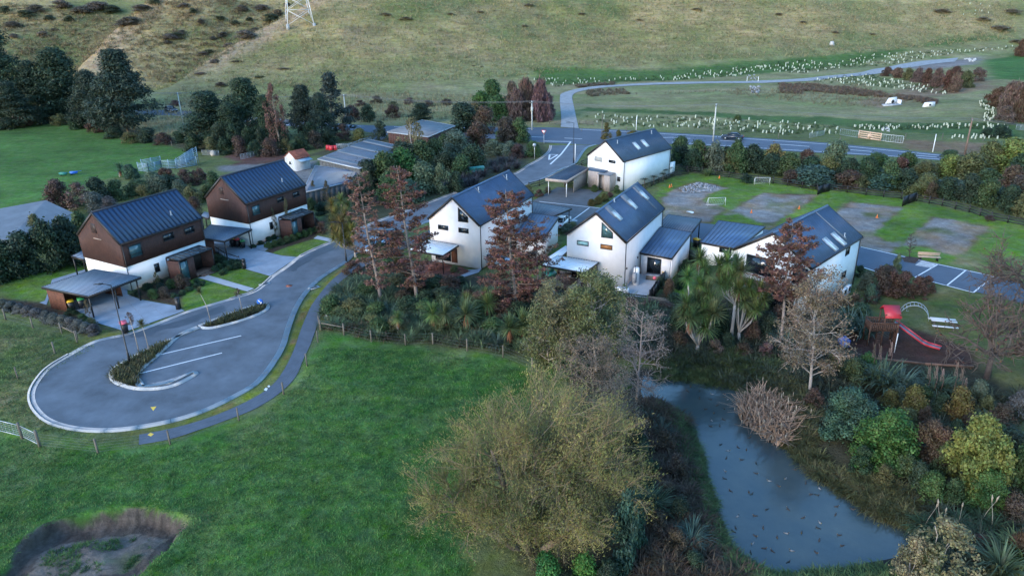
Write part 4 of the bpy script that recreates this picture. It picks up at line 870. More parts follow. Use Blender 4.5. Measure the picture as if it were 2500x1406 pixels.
for (x, y, lb) in ((990, 812, 'dark air conditioning unit nearest the pond side of the right white house'), (1020, 790, 'middle air conditioning unit on the side wall of the right white house'), (1045, 770, 'farthest air conditioning unit on the side wall of the right white house')):
    h_ = zh(t, ZF, x, y, 1, -.5); a = thing('heat_pump', lb, 'air conditioner', (HS[6][0]+h_[0]*math.cos(HS[6][2])-h_[1]*math.sin(HS[6][2]), HS[6][1]+h_[0]*math.sin(HS[6][2])+h_[1]*math.cos(HS[6][2]), 0), HS[6][2])
    MB().box((-.42, -.17, .1), (.42, .17, .85)).build('casing', 'plastic_white' if 'dark' not in lb else 'frame_black', a, False)
    MB().lathe((0, 0, 0), [(0, .01), (.01, .01)], 6).build('base_bolt', 'galv', a, False) if False else None
    f = MB(); f.tube([(0, -.172, .48), (0, -.19, .48)], .28, 16); f.build('fan_grille', 'frame_black', a, False)
    MB().box((-.4, -.2, 0), (.4, .2, .099)).build('base', 'concrete', a, False)
# ---- lean-to wings of the pale row
def wing(name, label, pts, hz, m, seam, base_pts, wallm, step=.3, along=0, cat='annexe'):
    P = [G(*p, z) for p, z in zip(pts, hz)]; c = sum(P)/4; t = thing(name, label, cat, (c[0], c[1], 0), HS[4][2])
    louver_roof(P, 0, .05, m, seam, 'roof', t, step, 'fascia_dark', along=along)
    for i in range(4):
        a, b = P[i]+(c-P[i])*.06, P[(i+1) % 4]+(c-P[(i+1) % 4])*.06; d = (b-a)[:2]; d = d/np.linalg.norm(d); n = np.array([-d[1], d[0]])*.08; e = d*.081
        MB().hexa([(a[0]-n[0]+e[0], a[1]-n[1]+e[1], 0), (b[0]-n[0]-e[0], b[1]-n[1]-e[1], 0), (b[0]+n[0]-e[0], b[1]+n[1]-e[1], 0), (a[0]+n[0]+e[0], a[1]+n[1]+e[1], 0)], [(a[0]-n[0]+e[0], a[1]-n[1]+e[1], a[2]-.12), (b[0]-n[0]-e[0], b[1]-n[1]-e[1], b[2]-.12), (b[0]+n[0]-e[0], b[1]+n[1]-e[1], b[2]-.12), (a[0]+n[0]+e[0], a[1]+n[1]+e[1], a[2]-.12)]).build('wall', wallm, t)
    return t, P
w4, P4 = wing('annexe', 'single storey annexe with ribbed blue grey roof beside the middle pale house', zl(ZE, [(2277, 688), (2500, 728), (2640, 545), (2420, 506)]), (2.7, 2.7, 3.5, 3.5), 'roof_slate', 'roof_dark', None, 'plaster_cream', .42)
P = [zp(ZE, *p) for p in ((2328, 720), (2425, 735), (2421, 845), (2323, 828))]
def patchwin(root, quad, P, i, off=.12, gl='glass_dark', mull=2, name='window', inset=.06):
    """window on the wall under roof edge i of an annexe, located from its pixel quad"""
    c = sum(P)/4; a = P[i]+(c-P[i])*inset; b = P[(i+1) % 4]+(c-P[(i+1) % 4])*inset; d = (b-a)[:2]; d /= np.linalg.norm(d); n = np.array([d[1], -d[0]]);
    if n@(c-a)[:2] > 0: n = -n
    a0 = a[:2]+n*.08; H = []
    for px, py in quad:
        r = ray(px, py); tt = ((a0-CAM[:2])@n)/(r[:2]@n); q = CAM+tt*r; H.append(((q[:2]-a0)@d, q[2]))
    u0, u1 = min(h[0] for h in H), max(h[0] for h in H); z0, z1 = sorted(h[1] for h in H)[0], sorted(h[1] for h in H)[-1]; z0 = max(z0, .05)
    e = lambda u, z, o: (*(a0+d*u+n*o), z)
    f = MB()
    for (ua, ub, za, zb) in [(u0, u1, z0, z0+.08), (u0, u1, z1-.08, z1), (u0, u0+.08, z0+.081, z1-.081), (u1-.08, u1, z0+.081, z1-.081)]+[(u0+(u1-u0)*j/mull-.03, u0+(u1-u0)*j/mull+.03, z0+.081, z1-.081) for j in range(1, mull)]:
        f.hexa([e(ua, za, -.02), e(ub, za, -.02), e(ub, zb, -.02), e(ua, zb, -.02)], [e(ua, za, .05), e(ub, za, .05), e(ub, zb, .05), e(ua, zb, .05)])
    w_ = f.build(name, 'frame_black', root); MB().hexa([e(u0+.08, z0+.08, .004), e(u1-.08, z0+.08, .004), e(u1-.08, z1-.08, .004), e(u0+.08, z1-.08, .004)], [e(u0+.08, z0+.08, .03), e(u1-.08, z0+.08, .03), e(u1-.08, z1-.08, .03), e(u0+.08, z1-.08, .03)]).build('pane', gl, w_)
patchwin(w4, P, P4, 0, name='sliding_door')
w3, P3 = wing('annexe', 'low annexe with navy ribbed roof behind the tall rust conifer', zl(ZE, [(1390, 560), (1588, 592), (1698, 436), (1500, 408)]), (2.7, 2.7, 3.3, 3.3), 'roof_slate', 'roof_dark', None, 'plaster_cream', .42)
w6, P6 = wing('annexe', 'annexe with blue grey ribbed roof left of the white balcony house', zl(ZF, [(172, 512), (392, 552), (552, 420), (278, 384)]), (2.7, 2.7, 3.1, 3.1), 'roof_slate', 'roof_dark', None, 'plaster_white', .42)
patchwin(w6, zl(ZF, [(282, 545), (352, 552), (352, 578), (282, 570)]), P6, 0)
carport(zl(ZF, [(-90, 425), (118, 452), (175, 376), (-20, 348)]), (2.6, 2.6, 2.7, 2.7), 'brown grey ribbed carport behind the middle pale house', 'roof_grey', 'roof_dark', .3, [(.97, .05), (.97, .95), (.03, .95)], [], along=0, group='carports on the courtyard')
CPm = carport(zl(ZE, [(1490, 410), (1662, 428), (1790, 374), (1500, 326)]), (2.6, 2.6, 2.7, 2.7), 'grey ribbed carport with dark posts over the white car', 'roof_grey', 'roof_dark', .3, [(.98, .9), (.97, .05), (.03, .95)], [], along=0, group='carports on the courtyard')
# pale timber carport and entry of the bright white house
c5 = carport(zl(ZB, [(1490, 1268), (1638, 1282), (1792, 1192), (1690, 1168)]), (2.75, 2.75, 2.75, 2.75), 'flat roofed carport with pale timber fascia at the bright white house', 'roof_dark', 'roof_seam_navy', .45, [(.06, .05), (.95, .04)], [(.95, .35, .95, .97), (.06, .6, .06, .97)], along=1, edge='timber_pale', postm='trim_white', wallm='timber_pale', fas=.42)
sp = G(*zp(ZB, 1690, 1168), 3.2)
en = thing('entry_lobby', 'pale timber clad entry lobby on the gable of the bright white house', 'entry', (*G(*zp(ZB, 1920, 1365))[:2], 0), HS[5][2])
P = [G(*zp(ZB, x, y), 2.7) for x, y in ((1856, 1232), (1945, 1245), (2000, 1222), (1905, 1212))]
def boards(t, a, b, z0, z1, m, wd=.2, nm='wall_board', th=.07):
    a = np.array(a[:2], float); b = np.array(b[:2], float); L = np.linalg.norm(b-a); n = max(1, int(L/wd)); d = (b-a)/L; q = np.array([-d[1], d[0]])*th/2
    for i in range(n):
        u = a+d*L*(i+.03)/n; v = a+d*L*(i+.97)/n; MB().hexa([(*(u-q), z0), (*(v-q), z0), (*(v+q), z0), (*(u+q), z0)], [(*(u-q), z1), (*(v-q), z1), (*(v+q), z1), (*(u+q), z1)]).build(nm, m, t)
MB().slab(P, .14).build('roof', 'roof_slate_light', en)
boards(en, P[0], P[0]+(P[1]-P[0])*.12, 0, 2.55, 'timber_pale', .15); boards(en, P[0]+(P[1]-P[0])*.55, P[1], 0, 2.55, 'timber_pale', .2); boards(en, P[1]+(P[2]-P[1])*.03, P[2], 0, 2.55, 'timber_pale', .2); boards(en, P[0]+(P[3]-P[0])*.1, P[3], 0, 2.55, 'timber_pale', .2)
dd = P[0]*.5+P[2]*.5; MB().box((dd[0]-.5, dd[1]-.05, 0.05), (dd[0]+.5, dd[1]+.05, 2.1)).build('door', 'cladding_rust', en)
lk = thing('link_building', 'pale timber link between carport and bright white house', 'annexe', (*G(*zp(ZB, 1820, 1330))[:2], 0), HS[5][2])
Q = [G(*zp(ZB, x, y), 2.85) for x, y in ((1792, 1205), (1905, 1222), (1940, 1205), (1800, 1180))]
MB().slab(Q, .12).build('roof', 'roof_dark', lk); boards(lk, Q[0], Q[1], 0, 2.7, 'timber_pale', .2); boards(lk, Q[0], Q[3], 0, 2.7, 'timber_pale', .2)
# ---- patio canopies with white ribbed roofs, on decks
def canopy(pts, hz, label, decklabel, deckpx, dm, posts, plank=.3, dz=.35):
    P = [G(*p, z) for p, z in zip(pts, hz)]; c = sum(P)/4; t = thing('patio_canopy', label, 'canopy', (c[0], c[1], 0), HS[3][2], 'white patio canopies')
    louver_roof(P, 0, .05, 'roof_white', 'roof_white', 'roof', t, .3, 'fascia_dark', along=0, fas=.2)
    for i, s in posts: p = P[i]+(c-P[i])*s; MB().bar((p[0], p[1], dz), (p[0], p[1], p[2]-.06), .11).build('post', 'fascia_dark', t)
    D = [G(*p) for p in deckpx]; d = thing('deck', decklabel, 'deck', (*(sum(D)/4)[:2], 0), 0)
    n = int(np.linalg.norm(D[3]-D[0])/plank)
    for i in range(n):
        a = D[0]+(D[3]-D[0])*(i+.03)/n; b = D[1]+(D[2]-D[1])*(i+.03)/n; e = D[1]+(D[2]-D[1])*(i+.97)/n; f = D[0]+(D[3]-D[0])*(i+.97)/n
        MB().hexa([q+[0, 0, dz-.06] for q in (a, b, e, f)], [q+[0, 0, dz] for q in (a, b, e, f)]).build('deck_board', dm, d)
    fr = MB()
    for i in range(4): fr.bar(D[i]+[0, 0, dz/2-.04]+(c*[1, 1, 0]-D[i])*.01, D[(i+1) % 4]+[0, 0, dz/2-.04]+(c*[1, 1, 0]-D[(i+1) % 4])*.01, .05, dz-.1)
    fr.build('deck_skirt', dm, d); return t, P, D
cn3, Pc3, D3 = canopy(zl(ZE, [(640, 668), (875, 708), (985, 636), (770, 598)]), (2.65, 2.65, 2.8, 2.8), 'white ribbed patio canopy on the cream house behind the rust conifers', 'terracotta timber deck with steps under the left patio canopy', zl(ZE, [(620, 835), (880, 875), (1025, 815), (790, 765)]), 'deck_red', [(1, .04), (0, .04)])
for q in range(3):
    a = D3[1]+(D3[2]-D3[1])*.1; b = D3[1]+(D3[2]-D3[1])*.98; o = (D3[1]-D3[0]); o /= np.linalg.norm(o)
    a = a+o*(.03+q*.3); b = b+o*(.03+q*.3); MB().hexa([a, a+o*.28, b+o*.28, b], [v+[0, 0, .26-q*.09] for v in (a, a+o*.28, b+o*.28, b)]).top('deck_step', 'deck_red', 'terracotta timber step, %s down from the left deck' % ('first', 'second', 'third')[q], 'step')
cn4, Pc4, D4 = canopy(zl(ZE, [(1578, 776), (1882, 830), (1980, 756), (1690, 710)]), (2.65, 2.65, 2.8, 2.8), 'white ribbed patio canopy on the middle pale house', 'brown deck in front of the middle pale house', zl(ZE, [(1640, 930), (1880, 975), (1985, 890), (1700, 830)]), 'deck_brown', [(1, .04), (0, .04)], dz=.3)
carport(zl(ZE, [(1590, 745), (1660, 760), (1775, 665), (1750, 640)]), (2.6, 2.6, 2.7, 2.7), 'narrow white roof strip along the left side of the middle pale house', 'roof_white', 'roof_white', .3, [(.05, .95), (.05, .05)], [])
# glazed doors under the canopies on the gable walls
for tt, y0, y1 in ((H3, 4.1, 6.3), (H4, 4.0, 6.2)):
    window(tt, 0, 0, -1, (y0, .35, y1, 2.4), mull=(('v', .5),), name='sliding_door'); 
MB().box((-.06, 3.2, .3), (.0, 4.0, 2.45)).build('door', 'cladding_rust', H3, False); MB().box((-.06, 3.1, .3), (.0, 3.9, 2.45)).build('door', 'deck_brown', H4, False)
for x, y in ((2256, 722), (2178, 800)):
    h_ = zh(H4, ZE, x, y, 1, 0); MB().box((h_[0]-.08, -.1, h_[2]-.1), (h_[0]+.08, -.001, h_[2]+.1)).build('wall_lamp', 'frame_black', H4, False)
# ---- sheds of the neighbouring yard
def shed(label, roofpx, hz, m, seam, step, wallm, name='shed', walls=(0, 1, 2, 3), stripes=(), along=0, edge='fascia_dark', wl=.5):
    P = [G(*p, z) for p, z in zip(roofpx, hz)]; c = sum(P)/4; t = thing(name, label, 'shed', (c[0], c[1], 0), 0)
    louver_roof(P, 0, .05, m, seam, 'roof', t, step, edge, along=along)
    nn = np.cross(P[1]-P[0], P[3]-P[0]); nn /= np.linalg.norm(nn); nn = nn if nn[2] > 0 else -nn
    for s0, s1 in stripes:
        q = [P[0]+(P[1]-P[0])*s0, P[0]+(P[1]-P[0])*s1, P[3]+(P[2]-P[3])*s1, P[3]+(P[2]-P[3])*s0]; MB().slab([p+nn*.07 for p in q], .05).build('clear_sheet', 'roof_slate_light', t)
    for i in walls:
        a, b = P[i]+(c-P[i])*.03, P[(i+1) % 4]+(c-P[(i+1) % 4])*.03; n = max(2, int(np.linalg.norm((b-a)[:2])/wl)); d = (b-a)[:2]; d /= np.linalg.norm(d); q = np.array([-d[1], d[0]])*.05
        for j in range(n):
            u, v = a+(b-a)*(j+.02)/n, a+(b-a)*(j+.98)/n; MB().hexa([(*(u[:2]-q), 0), (*(v[:2]-q), 0), (*(v[:2]+q), 0), (*(u[:2]+q), 0)], [(*(u[:2]-q), u[2]-.1), (*(v[:2]-q), v[2]-.1), (*(v[:2]+q), v[2]-.1), (*(u[:2]+q), u[2]-.1)]).build('wall_panel', wallm, t)
    return t
shed('dark shed with brown board walls and flat grey roof behind the bushes', [(945, 322), (1045, 334), (1111, 307), (1030, 293)], (3.2, 3.2, 3.4, 3.4), 'roof_grey', 'roof_grey', .8, 'cladding_brown', edge='roof_steel', wl=.7)
shed('long grey roofed shed with pale stripes behind the farther brown house', [(776, 388), (877, 411), (1000, 362), (900, 340)], (4.0, 4.0, 3.6, 3.6), 'roof_grey', 'roof_slate', .5, 'shed_wall', stripes=(), along=0, edge='roof_steel', wl=.9)
for k in range(4):
    s = .08+k*.26; P_ = [G(*p, z) for p, z in zip([(776, 388), (877, 411), (1000, 362), (900, 340)], (4.08, 4.08, 3.68, 3.68))]
    q = [P_[0]+(P_[3]-P_[0])*s, P_[1]+(P_[2]-P_[1])*s, P_[1]+(P_[2]-P_[1])*(s+.07), P_[0]+(P_[3]-P_[0])*(s+.07)]
    o = MB().slab(q, .03).build('clear_sheet', 'roof_slate_light', [x for x in C.objects if x.get('label', '').startswith('long grey roofed')][0])
shed('low grey lean-to shed in front of the striped shed', [(738, 470), (868, 440), (872, 418), (770, 404)], (2.4, 2.4, 3.2, 3.2), 'roof_grey', 'roof_slate', .5, 'shed_wall', along=1, edge='roof_steel', wl=.9)
shed('grey roofed building at the left edge beyond the hedge', [(-80, 590), (60, 572), (178, 522), (112, 487)], (3.0, 3.0, 2.8, 4.2), 'roof_grey', 'roof_grey', .9, 'stone_grey', edge='roof_grey', wl=1.2) if False else None
# hipped grey roof at the left edge
t = thing('outbuilding', 'grey roofed low building beyond the hedge at the left edge', 'building', (*G(60, 560)[:2], 0), 0)
A = [G(-120, 590, 2.6), G(20, 585, 2.6), G(179, 520, 2.6), G(60, 500, 2.6)]; rd = [G(-60, 520, 4.0), G(112, 489, 3.9)]
hp = MB(); hp.poly([A[0], A[1], rd[1], rd[0]]); hp.poly([A[1], A[2], rd[1]]); hp.poly([A[2], A[3], rd[0], rd[1]]); hp.poly([A[3], A[0], rd[0]]); hp.build('roof', 'roof_grey', t)
for i in range(4): boards(t, A[i]+(sum(A)/4-A[i])*.04, A[(i+1) % 4]+(sum(A)/4-A[(i+1) % 4])*.04, 0, 2.55, 'stone_grey', 1.2, 'wall_panel', .1)
# small white weatherboard shed with rusty gable roof
p0 = G(*zp(ZA, 2040, 1200)); p1 = G(*zp(ZA, 2110, 1218)); p2 = G(*zp(ZA, 2205, 1195)); t = thing('old_shed', 'small old white board shed with red rusty gable roof', 'shed', (p1[0], p1[1], 0), math.atan2(p2[1]-p1[1], p2[0]-p1[0]))
Lx = np.linalg.norm((p2-p1)[:2]); Wy = np.linalg.norm((p1-p0)[:2])
for z in np.arange(0, 2.3, .2):
    for a, b in (((-.03, 0), (-.001, Wy)), ((0, -.03), (Lx, -.001))): MB().box((*a, z+.01), (*b, z+.19)).build('weatherboard', 'metal_white', t, False)
body(t, Wy, Lx, 0, 2.4, 3.5, 'metal_white', 'wall'); window(t, 0, -.03, -1, (Wy*.4, 1.0, Wy*.65, 1.7), fr='trim_white')
k = 1.1/(Wy/2)
for sd_ in (0, 1):
    ye = -.2 if sd_ == 0 else Wy+.2; rr = MB().slab([(-.2, ye, 2.4-.2*k), (Lx+.2, ye, 2.4-.2*k), (Lx+.2, Wy/2, 3.5), (-.2, Wy/2, 3.5)], .05).build('roof_sheet', 'rust_roof', t, False)
    rb = MB()
    for x in np.arange(-.1, Lx+.2, .25): rb.bar((x, ye, 2.4-.2*k+.02), (x, Wy/2, 3.52), .06, .04)
    rb.build('roof_rib', 'rust_roof', rr, False)
MB().slab([(0.1, -1.3, 1.9), (Lx-.2, -1.3, 1.9), (Lx-.2, -.05, 2.2), (.1, -.05, 2.2)], .04).build('awning', 'galv_blue', t, False)
# green utility cabinet with two lids
c = G(*zp(ZB, 1000, 1245)); t = thing('utility_cabinet', 'dark green utility cabinet with sloped lid among the flax', 'cabinet', (c[0], c[1], 0), .35)
MB().box((-1.3, -.7, 0), (1.3, .7, 1.3)).build('cabinet', 'plastic_teal', t, False); MB().hexa([(-1.4, -.8, 1.302), (1.4, -.8, 1.302), (1.4, .8, 1.302), (-1.4, .8, 1.302)], [(-1.3, -.1, 1.6), (1.3, -.1, 1.6), (1.3, .1, 1.6), (-1.3, .1, 1.6)]).build('lid', 'plastic_teal', t, False)
for x in (-.6, .6): MB().box((x-.55, -.73, .1), (x+.55, -.701, 1.2)).build('door', 'plastic_teal', t, False)
# ================================================================ VEGETATION
def quadmesh(name, Pc, N_, T_, a, b, m):
    """leaf quads: centres, normals, tangents, half sizes"""
    n = len(Pc); B_ = np.cross(N_, T_); B_ /= np.linalg.norm(B_, axis=1)[:, None]+1e-9; a = np.broadcast_to(a, (n,))[:, None]; b = np.broadcast_to(b, (n,))[:, None]
    V = np.stack([Pc-T_*a, Pc-B_*b, Pc+T_*a, Pc+B_*b], 1).reshape(-1, 3); return mesh(name, V, np.arange(4*n).reshape(-1, 4), m)
def unit(v): return v/(np.linalg.norm(v, axis=1)[:, None]+1e-9)
def rdir(r, n): return unit(r.normal(size=(n, 3)))
def profile(shape, t):
    if shape == 'dome': return np.sqrt(np.clip(1-t**2.2, 0, 1))*.95
    if shape == 'ball': return np.sqrt(np.clip(1-(2*t-.9)**2*.85, 0, 1))
    if shape == 'cone': return np.clip(1.02-t, 0, 1)**.8*np.clip(.35+t*4, 0, 1)
    if shape == 'column': return np.clip(1-np.abs(2*t-.8)**3*.8, .08, 1)
    if shape == 'flame': return np.clip(np.sin(PI*np.clip(t*.86+.12, 0, 1)), .05, 1)**.7
    if shape == 'pine': return np.clip(1.05-t, 0, 1)**.72*np.clip(t*3+.25, .1, 1)
def crown(name, seed, n, K, shape, leaf=.035, rl=(.09, .26), flat=1., asp=1.6, bias=.45, tmin=.05, upright=0.):
    r = np.random.RandomState(seed); t = tmin+(1-tmin)*r.rand(K)**.8; pr = profile(shape, t)*.5; an = r.rand(K)*2*PI; rr = pr*(r.rand(K)**bias); R_ = rl[0]+(rl[1]-rl[0])*r.rand(K); rr = np.clip(rr-R_*.55, 0, 1)
    cz = np.clip(t-R_*.5, .06, 1.-R_*flat*.9); Cc = np.stack([rr*np.cos(an), rr*np.sin(an), cz], 1); k = r.choice(K, n, p=R_**2/np.sum(R_**2)); d = rdir(r, n); d[:, 2] = np.where(r.rand(n) < .35, np.abs(d[:, 2]), d[:, 2])
    P = Cc[k]+d*(R_[k]*(.55+.5*r.rand(n)+.55*(r.rand(n) < .14)*r.rand(n)))[:, None]*np.array([1, 1, flat])+r.normal(size=(n, 3))*.008; P[:, 2] = np.abs(P[:, 2])
    N_ = unit(d+r.normal(size=(n, 3))*.55+[0, 0, .25]); T_ = unit(np.cross(N_, rdir(r, n)))
    if upright: T_ = unit(T_*(1-upright)+np.array([0, 0, 1])*upright+r.normal(size=(n, 3))*.2); N_ = unit(np.cross(T_, rdir(r, n)))
    s = leaf*(.6+.8*r.rand(n)); return quadmesh(name, P, N_, T_, s, s/asp, 'foliage')
def blades(seed, n, L, wd, el, droop, base=.05, segs=4, wtip=.15):
    """n arching sword blades from a common base; returns V, F (quads)"""
    r = np.random.RandomState(seed); an = r.rand(n)*2*PI; e = el[0]+(el[1]-el[0])*r.rand(n); Ln = L[0]+(L[1]-L[0])*r.rand(n); h = np.stack([np.cos(an), np.sin(an), np.zeros(n)], 1); b0 = h*(base*r.rand(n))[:, None]; side = np.stack([-np.sin(an), np.cos(an), np.zeros(n)], 1)
    P = b0.copy(); V = []; dr = droop*(.6+.8*r.rand(n))
    for s in range(segs+1):
        t = s/segs; w_ = wd*(1-(1-wtip)*t**2)*(.5+.5*min(1, t*4)); V.append(np.stack([P-side*w_/2, P+side*w_/2], 1)); a = e-dr*t**1.3; P = P+(h*np.cos(a)[:, None]+np.array([0, 0, 1])*np.sin(a)[:, None])*(Ln/segs)[:, None]
    V = np.stack(V, 1).reshape(n, -1, 3); i = np.arange(segs)*2; F1 = np.stack([i, i+1, i+3, i+2], 1); F = (F1[None]+(np.arange(n)*(segs+1)*2)[:, None, None]).reshape(-1, 4); return V.reshape(-1, 3), F
R2 = math.radians
ROSE = [mesh('rosette', *(lambda a: (a[0], a[1]))(blades(s, 190, (.65, .95), .055, (R2(-50), R2(88)), R2(14), .05, 3)), 'foliage') for s in (1, 2, 3)]
FLAX = [mesh('flax', *blades(s, 130, (1.1, 1.9), .085, (R2(45), R2(88)), R2(95), .35, 4), 'foliage') for s in (4, 5, 6)]
TUSS = [mesh('tussock', *blades(s, 170, (.8, 1.25), .035, (R2(35), R2(88)), R2(150), .22, 4), 'foliage') for s in (7, 8)]
BUSH = {}
for i in range(3):
    BUSH['dome', i] = crown('dome_crown', 20+i, 5200, 34, 'dome', .032)
    BUSH['ball', i] = crown('ball_crown', 30+i, 4200, 30, 'ball', .034)
    BUSH['column', i] = crown('column_crown', 40+i, 4500, 34, 'column', .032, (.12, .22), 1.)
    BUSH['flame', i] = crown('flame_crown', 50+i, 4500, 44, 'flame', .030, (.09, .19), .9)
    BUSH['spiky', i] = crown('spiky_crown', 60+i, 5200, 40, 'dome', .058, (.10, .22), 1, 5., .45, .05, .75)
    BUSH['loose', i] = crown('loose_crown', 70+i, 3600, 40, 'dome', .026, (.07, .17), 1, 1.5, .3)
    BUSH['wispy', i] = crown('wispy_crown', 80+i, 2600, 46, 'flame', .022, (.05, .13), .9, 1.8, .35)
    BUSH['pine', i] = crown('pine_crown', 90+i, 19000, 150, 'pine', .019, (.06, .15), .5, 2.8, .38, .04)
    BUSH['cone', i] = crown('cone_crown', 95+i, 6000, 70, 'cone', .022, (.05, .13), .5, 2.4, .3, .05)
BUSH['dome_big', 0] = crown('dome_crown_fine', 120, 15000, 60, 'dome', .020, (.08, .17)); BUSH['ball_big', 0] = crown('ball_crown_fine', 121, 14000, 60, 'ball', .020, (.08, .16)); BUSH['flame_big', 0] = crown('flame_crown_fine', 123, 14000, 60, 'flame', .021, (.08, .15))
def base_of(bx, by, ty, wpx, shift=.35):
    P = on(bx, by); w_ = wpx*mpp(P); f = P[:2]/np.linalg.norm(P[:2]); q = P[:2]+f*w_*shift; z = zt(q[0], q[1]); P = np.array([q[0], q[1], z]); h = topz(P, ty)-z; return P, w_, max(h, .3)
_vr = random.Random(11)
def shrub(kind, bx, by, ty, wpx, color, label, name='shrub', cat='shrub', group=None, shift=.35, wh=None):
    P, w_, h = base_of(bx, by, ty, wpx, shift); j = 0 if kind.endswith('_big') else _vr.randrange(3); c = tuple(x*_vr.uniform(.9, 1.1) for x in color)
    o = link(name, BUSH[kind, j], None, (P[0], P[1], P[2]-.05), _vr.uniform(0, 6.28), (w_*1.06, w_*1.06, h*1.04), c); return tag(o, label, cat, group)
def trunk_mesh(h, r0, r1, seed, lean=0., n=7, k=7, wob=.03):
    r = random.Random(seed); P = [(lean*t/n*h+r.uniform(-wob, wob)*h*(t > 0), r.uniform(-wob, wob)*h*(t > 0), h*t/n) for t in range(n+1)]; return P, [r0+(r1-r0)*t/n for t in range(n+1)]
def tree(kind, bx, by, ty, wpx, color, label, name='tree', bark='bark', group=None, c0=.12, stems=1, shift=.3, tr=.022):
    P, w_, h = base_of(bx, by, ty, wpx, shift); t = thing(name, label, 'tree', P, _vr.uniform(0, 6.28), group); j = _vr.randrange(3)
    for s in range(stems):
        A, R_ = trunk_mesh(h*.93, h*tr, h*.004, _vr.random(), _vr.uniform(-.03, .03) if stems == 1 else _vr.uniform(-.18, .18)); MB().tube(A, R_, 6).build('trunk', bark, t, False, True)
    link('crown', BUSH[kind, j], t, (0, 0, h*c0), 0, (w_, w_, h*(1.01-c0)), tuple(x*_vr.uniform(.9, 1.1) for x in color)); return t
DKG = (.032, .058, .032); PINE = (.034, .058, .038); SAGE = (.105, .140, .090); MID = (.060, .100, .038); BRT = (.055, .112, .032); OLV = (.110, .115, .050); BRN = (.085, .060, .045); RBR = (.100, .062, .045); YEL = (.155, .175, .048); OCH = (.125, .110, .038); BGR = (.055, .100, .072); GRY = (.11, .115, .11); PNK = (.145, .095, .085)
CW = {DKG: 'dark green', PINE: 'blackish green', SAGE: 'sage grey', MID: 'mid green', BRT: 'bright green', OLV: 'olive', BRN: 'dull brown', RBR: 'red brown', YEL: 'yellow green', OCH: 'ochre', BGR: 'blue green', GRY: 'silver grey', PNK: 'pinkish brown'}
def row(items, loc, kind='dome', noun='shrub', name='shrub', cat='shrub', group=None, Zr=None, fn=None, grow=1., up=0, **kw):
    it = []
    for q in items:
        bx, by, ty, w_, c = q[:5]; k = q[5] if len(q) > 5 else kind
        if Zr: (bx, by), ty, w_ = zp(Zr, bx, by), Zr[1]+ty/Zr[2], w_/Zr[2]
        it.append((bx, by, ty, w_, c, k))
    it = [(q[0], q[1], q[2]-up, q[3]*grow)+q[4:] for q in it]; it.sort(key=lambda q: q[0]); n = len(it); cnt = {}
    for c in it: cnt[c[4]] = cnt.get(c[4], 0)+1
    seen = {}
    for i, (bx, by, ty, w_, c, k) in enumerate(it):
        seen[c] = seen.get(c, 0)+1
        lb = '%s%s %s%s %s' % ('' if cnt[c] == 1 else ORD[seen[c]-1]+' ', CW[c], noun, '' if cnt[c] == 1 else ' from left', loc)
        (fn or shrub)(k, bx, by, ty, w_, c, lb, name=name, group=group or 'shrubs '+loc, **(dict(cat=cat) if fn is None else {}), **kw)
# --- big dark trees behind the left field
for a in ((12, 305, 28, 210, 'pine', PINE, 'broadest blackish pine cut by the left edge of the picture'), (100, 300, 150, 120, 'pine', PINE, 'shorter dark pine between the edge pine and the flat topped pine'), (165, 298, 116, 175, 'pine', DKG, 'flat topped dark pine, second large one from the left'), (238, 318, 170, 120, 'pine', PINE, 'thin dark pine in the gap between the flat topped and the two stemmed pine'), (318, 336, 120, 185, 'pine', PINE, 'wide two stemmed pine at the right end of the left field'), (265, 300, 190, 130, 'pine', DKG, 'low dark pine behind the two stemmed pine'), (40, 318, 200, 120, 'pine', DKG, 'low dark pine in front of the edge pine')):
    tree(a[4], a[0], a[1], a[2], a[3]*1.22, a[5], a[6], 'pine_tree', 'bark', 'dark pines along the left field', c0=.05, stems=2 if 'two' in a[6] else 1)
for a in ((520, 362, 224, 125, 'pine', PINE, 'rounded dark pine left of the copper bare tree'), (612, 352, 190, 115, 'pine', PINE, 'taller grey green pine left of the copper bare tree'), (660, 368, 232, 70, 'pine', DKG, 'dense dark pine behind the copper thin tree'), (790, 350, 226, 60, 'pine', PINE, 'dark pine beside the spire shaped conifer'), (570, 366, 250, 80, 'pine', DKG, 'low dark pine between the rounded and the grey green pine'), (748, 335, 208, 80, 'pine', PINE, 'small flat topped dark pine right of the copper bare tree'), (818, 340, 178, 85, 'cone', (BGR[0]*.7, BGR[1]*.6, BGR[2]*.7), 'spire shaped layered conifer with drooping branches behind the sheds')):
    tree(a[4], a[0], a[1], a[2], a[3]*1.6, a[5], a[6], 'pine_tree', 'bark', 'conifers behind the stockyard', c0=.04)
tree('wispy', 684, 376, 205, 62, (.12, .075, .06), 'copper brown thin tree between the conifers behind the stockyard', 'bare_tree', 'bark', c0=.1)
row([(540, 372, 300, 34, DKG), (575, 374, 305, 36, DKG), (612, 374, 310, 36, DKG), (640, 372, 312, 30, DKG), (700, 372, 320, 40, DKG), (760, 352, 300, 40, DKG), (510, 366, 320, 30, DKG)], 'with white stems at the edge of the yard', 'flame', 'young tree', 'young_tree', group='white stemmed young trees at the yard', fn=lambda k, bx, by, ty, w_, c, lb, name, group: tree(k, bx, by, ty, w_, c, lb, name, 'bark_pale', group, .3, 2, .1, .012))
tree('pine', 1030, 306, 252, 92, DKG, 'spreading dark flat tree behind the brown board shed', 'tree', c0=.15)
tree('wispy', 1012, 408, 288, 82, (.15, .15, .07), 'pale olive feathery tall tree in front of the brown board shed', 'tree', 'bark_pale', c0=.05)
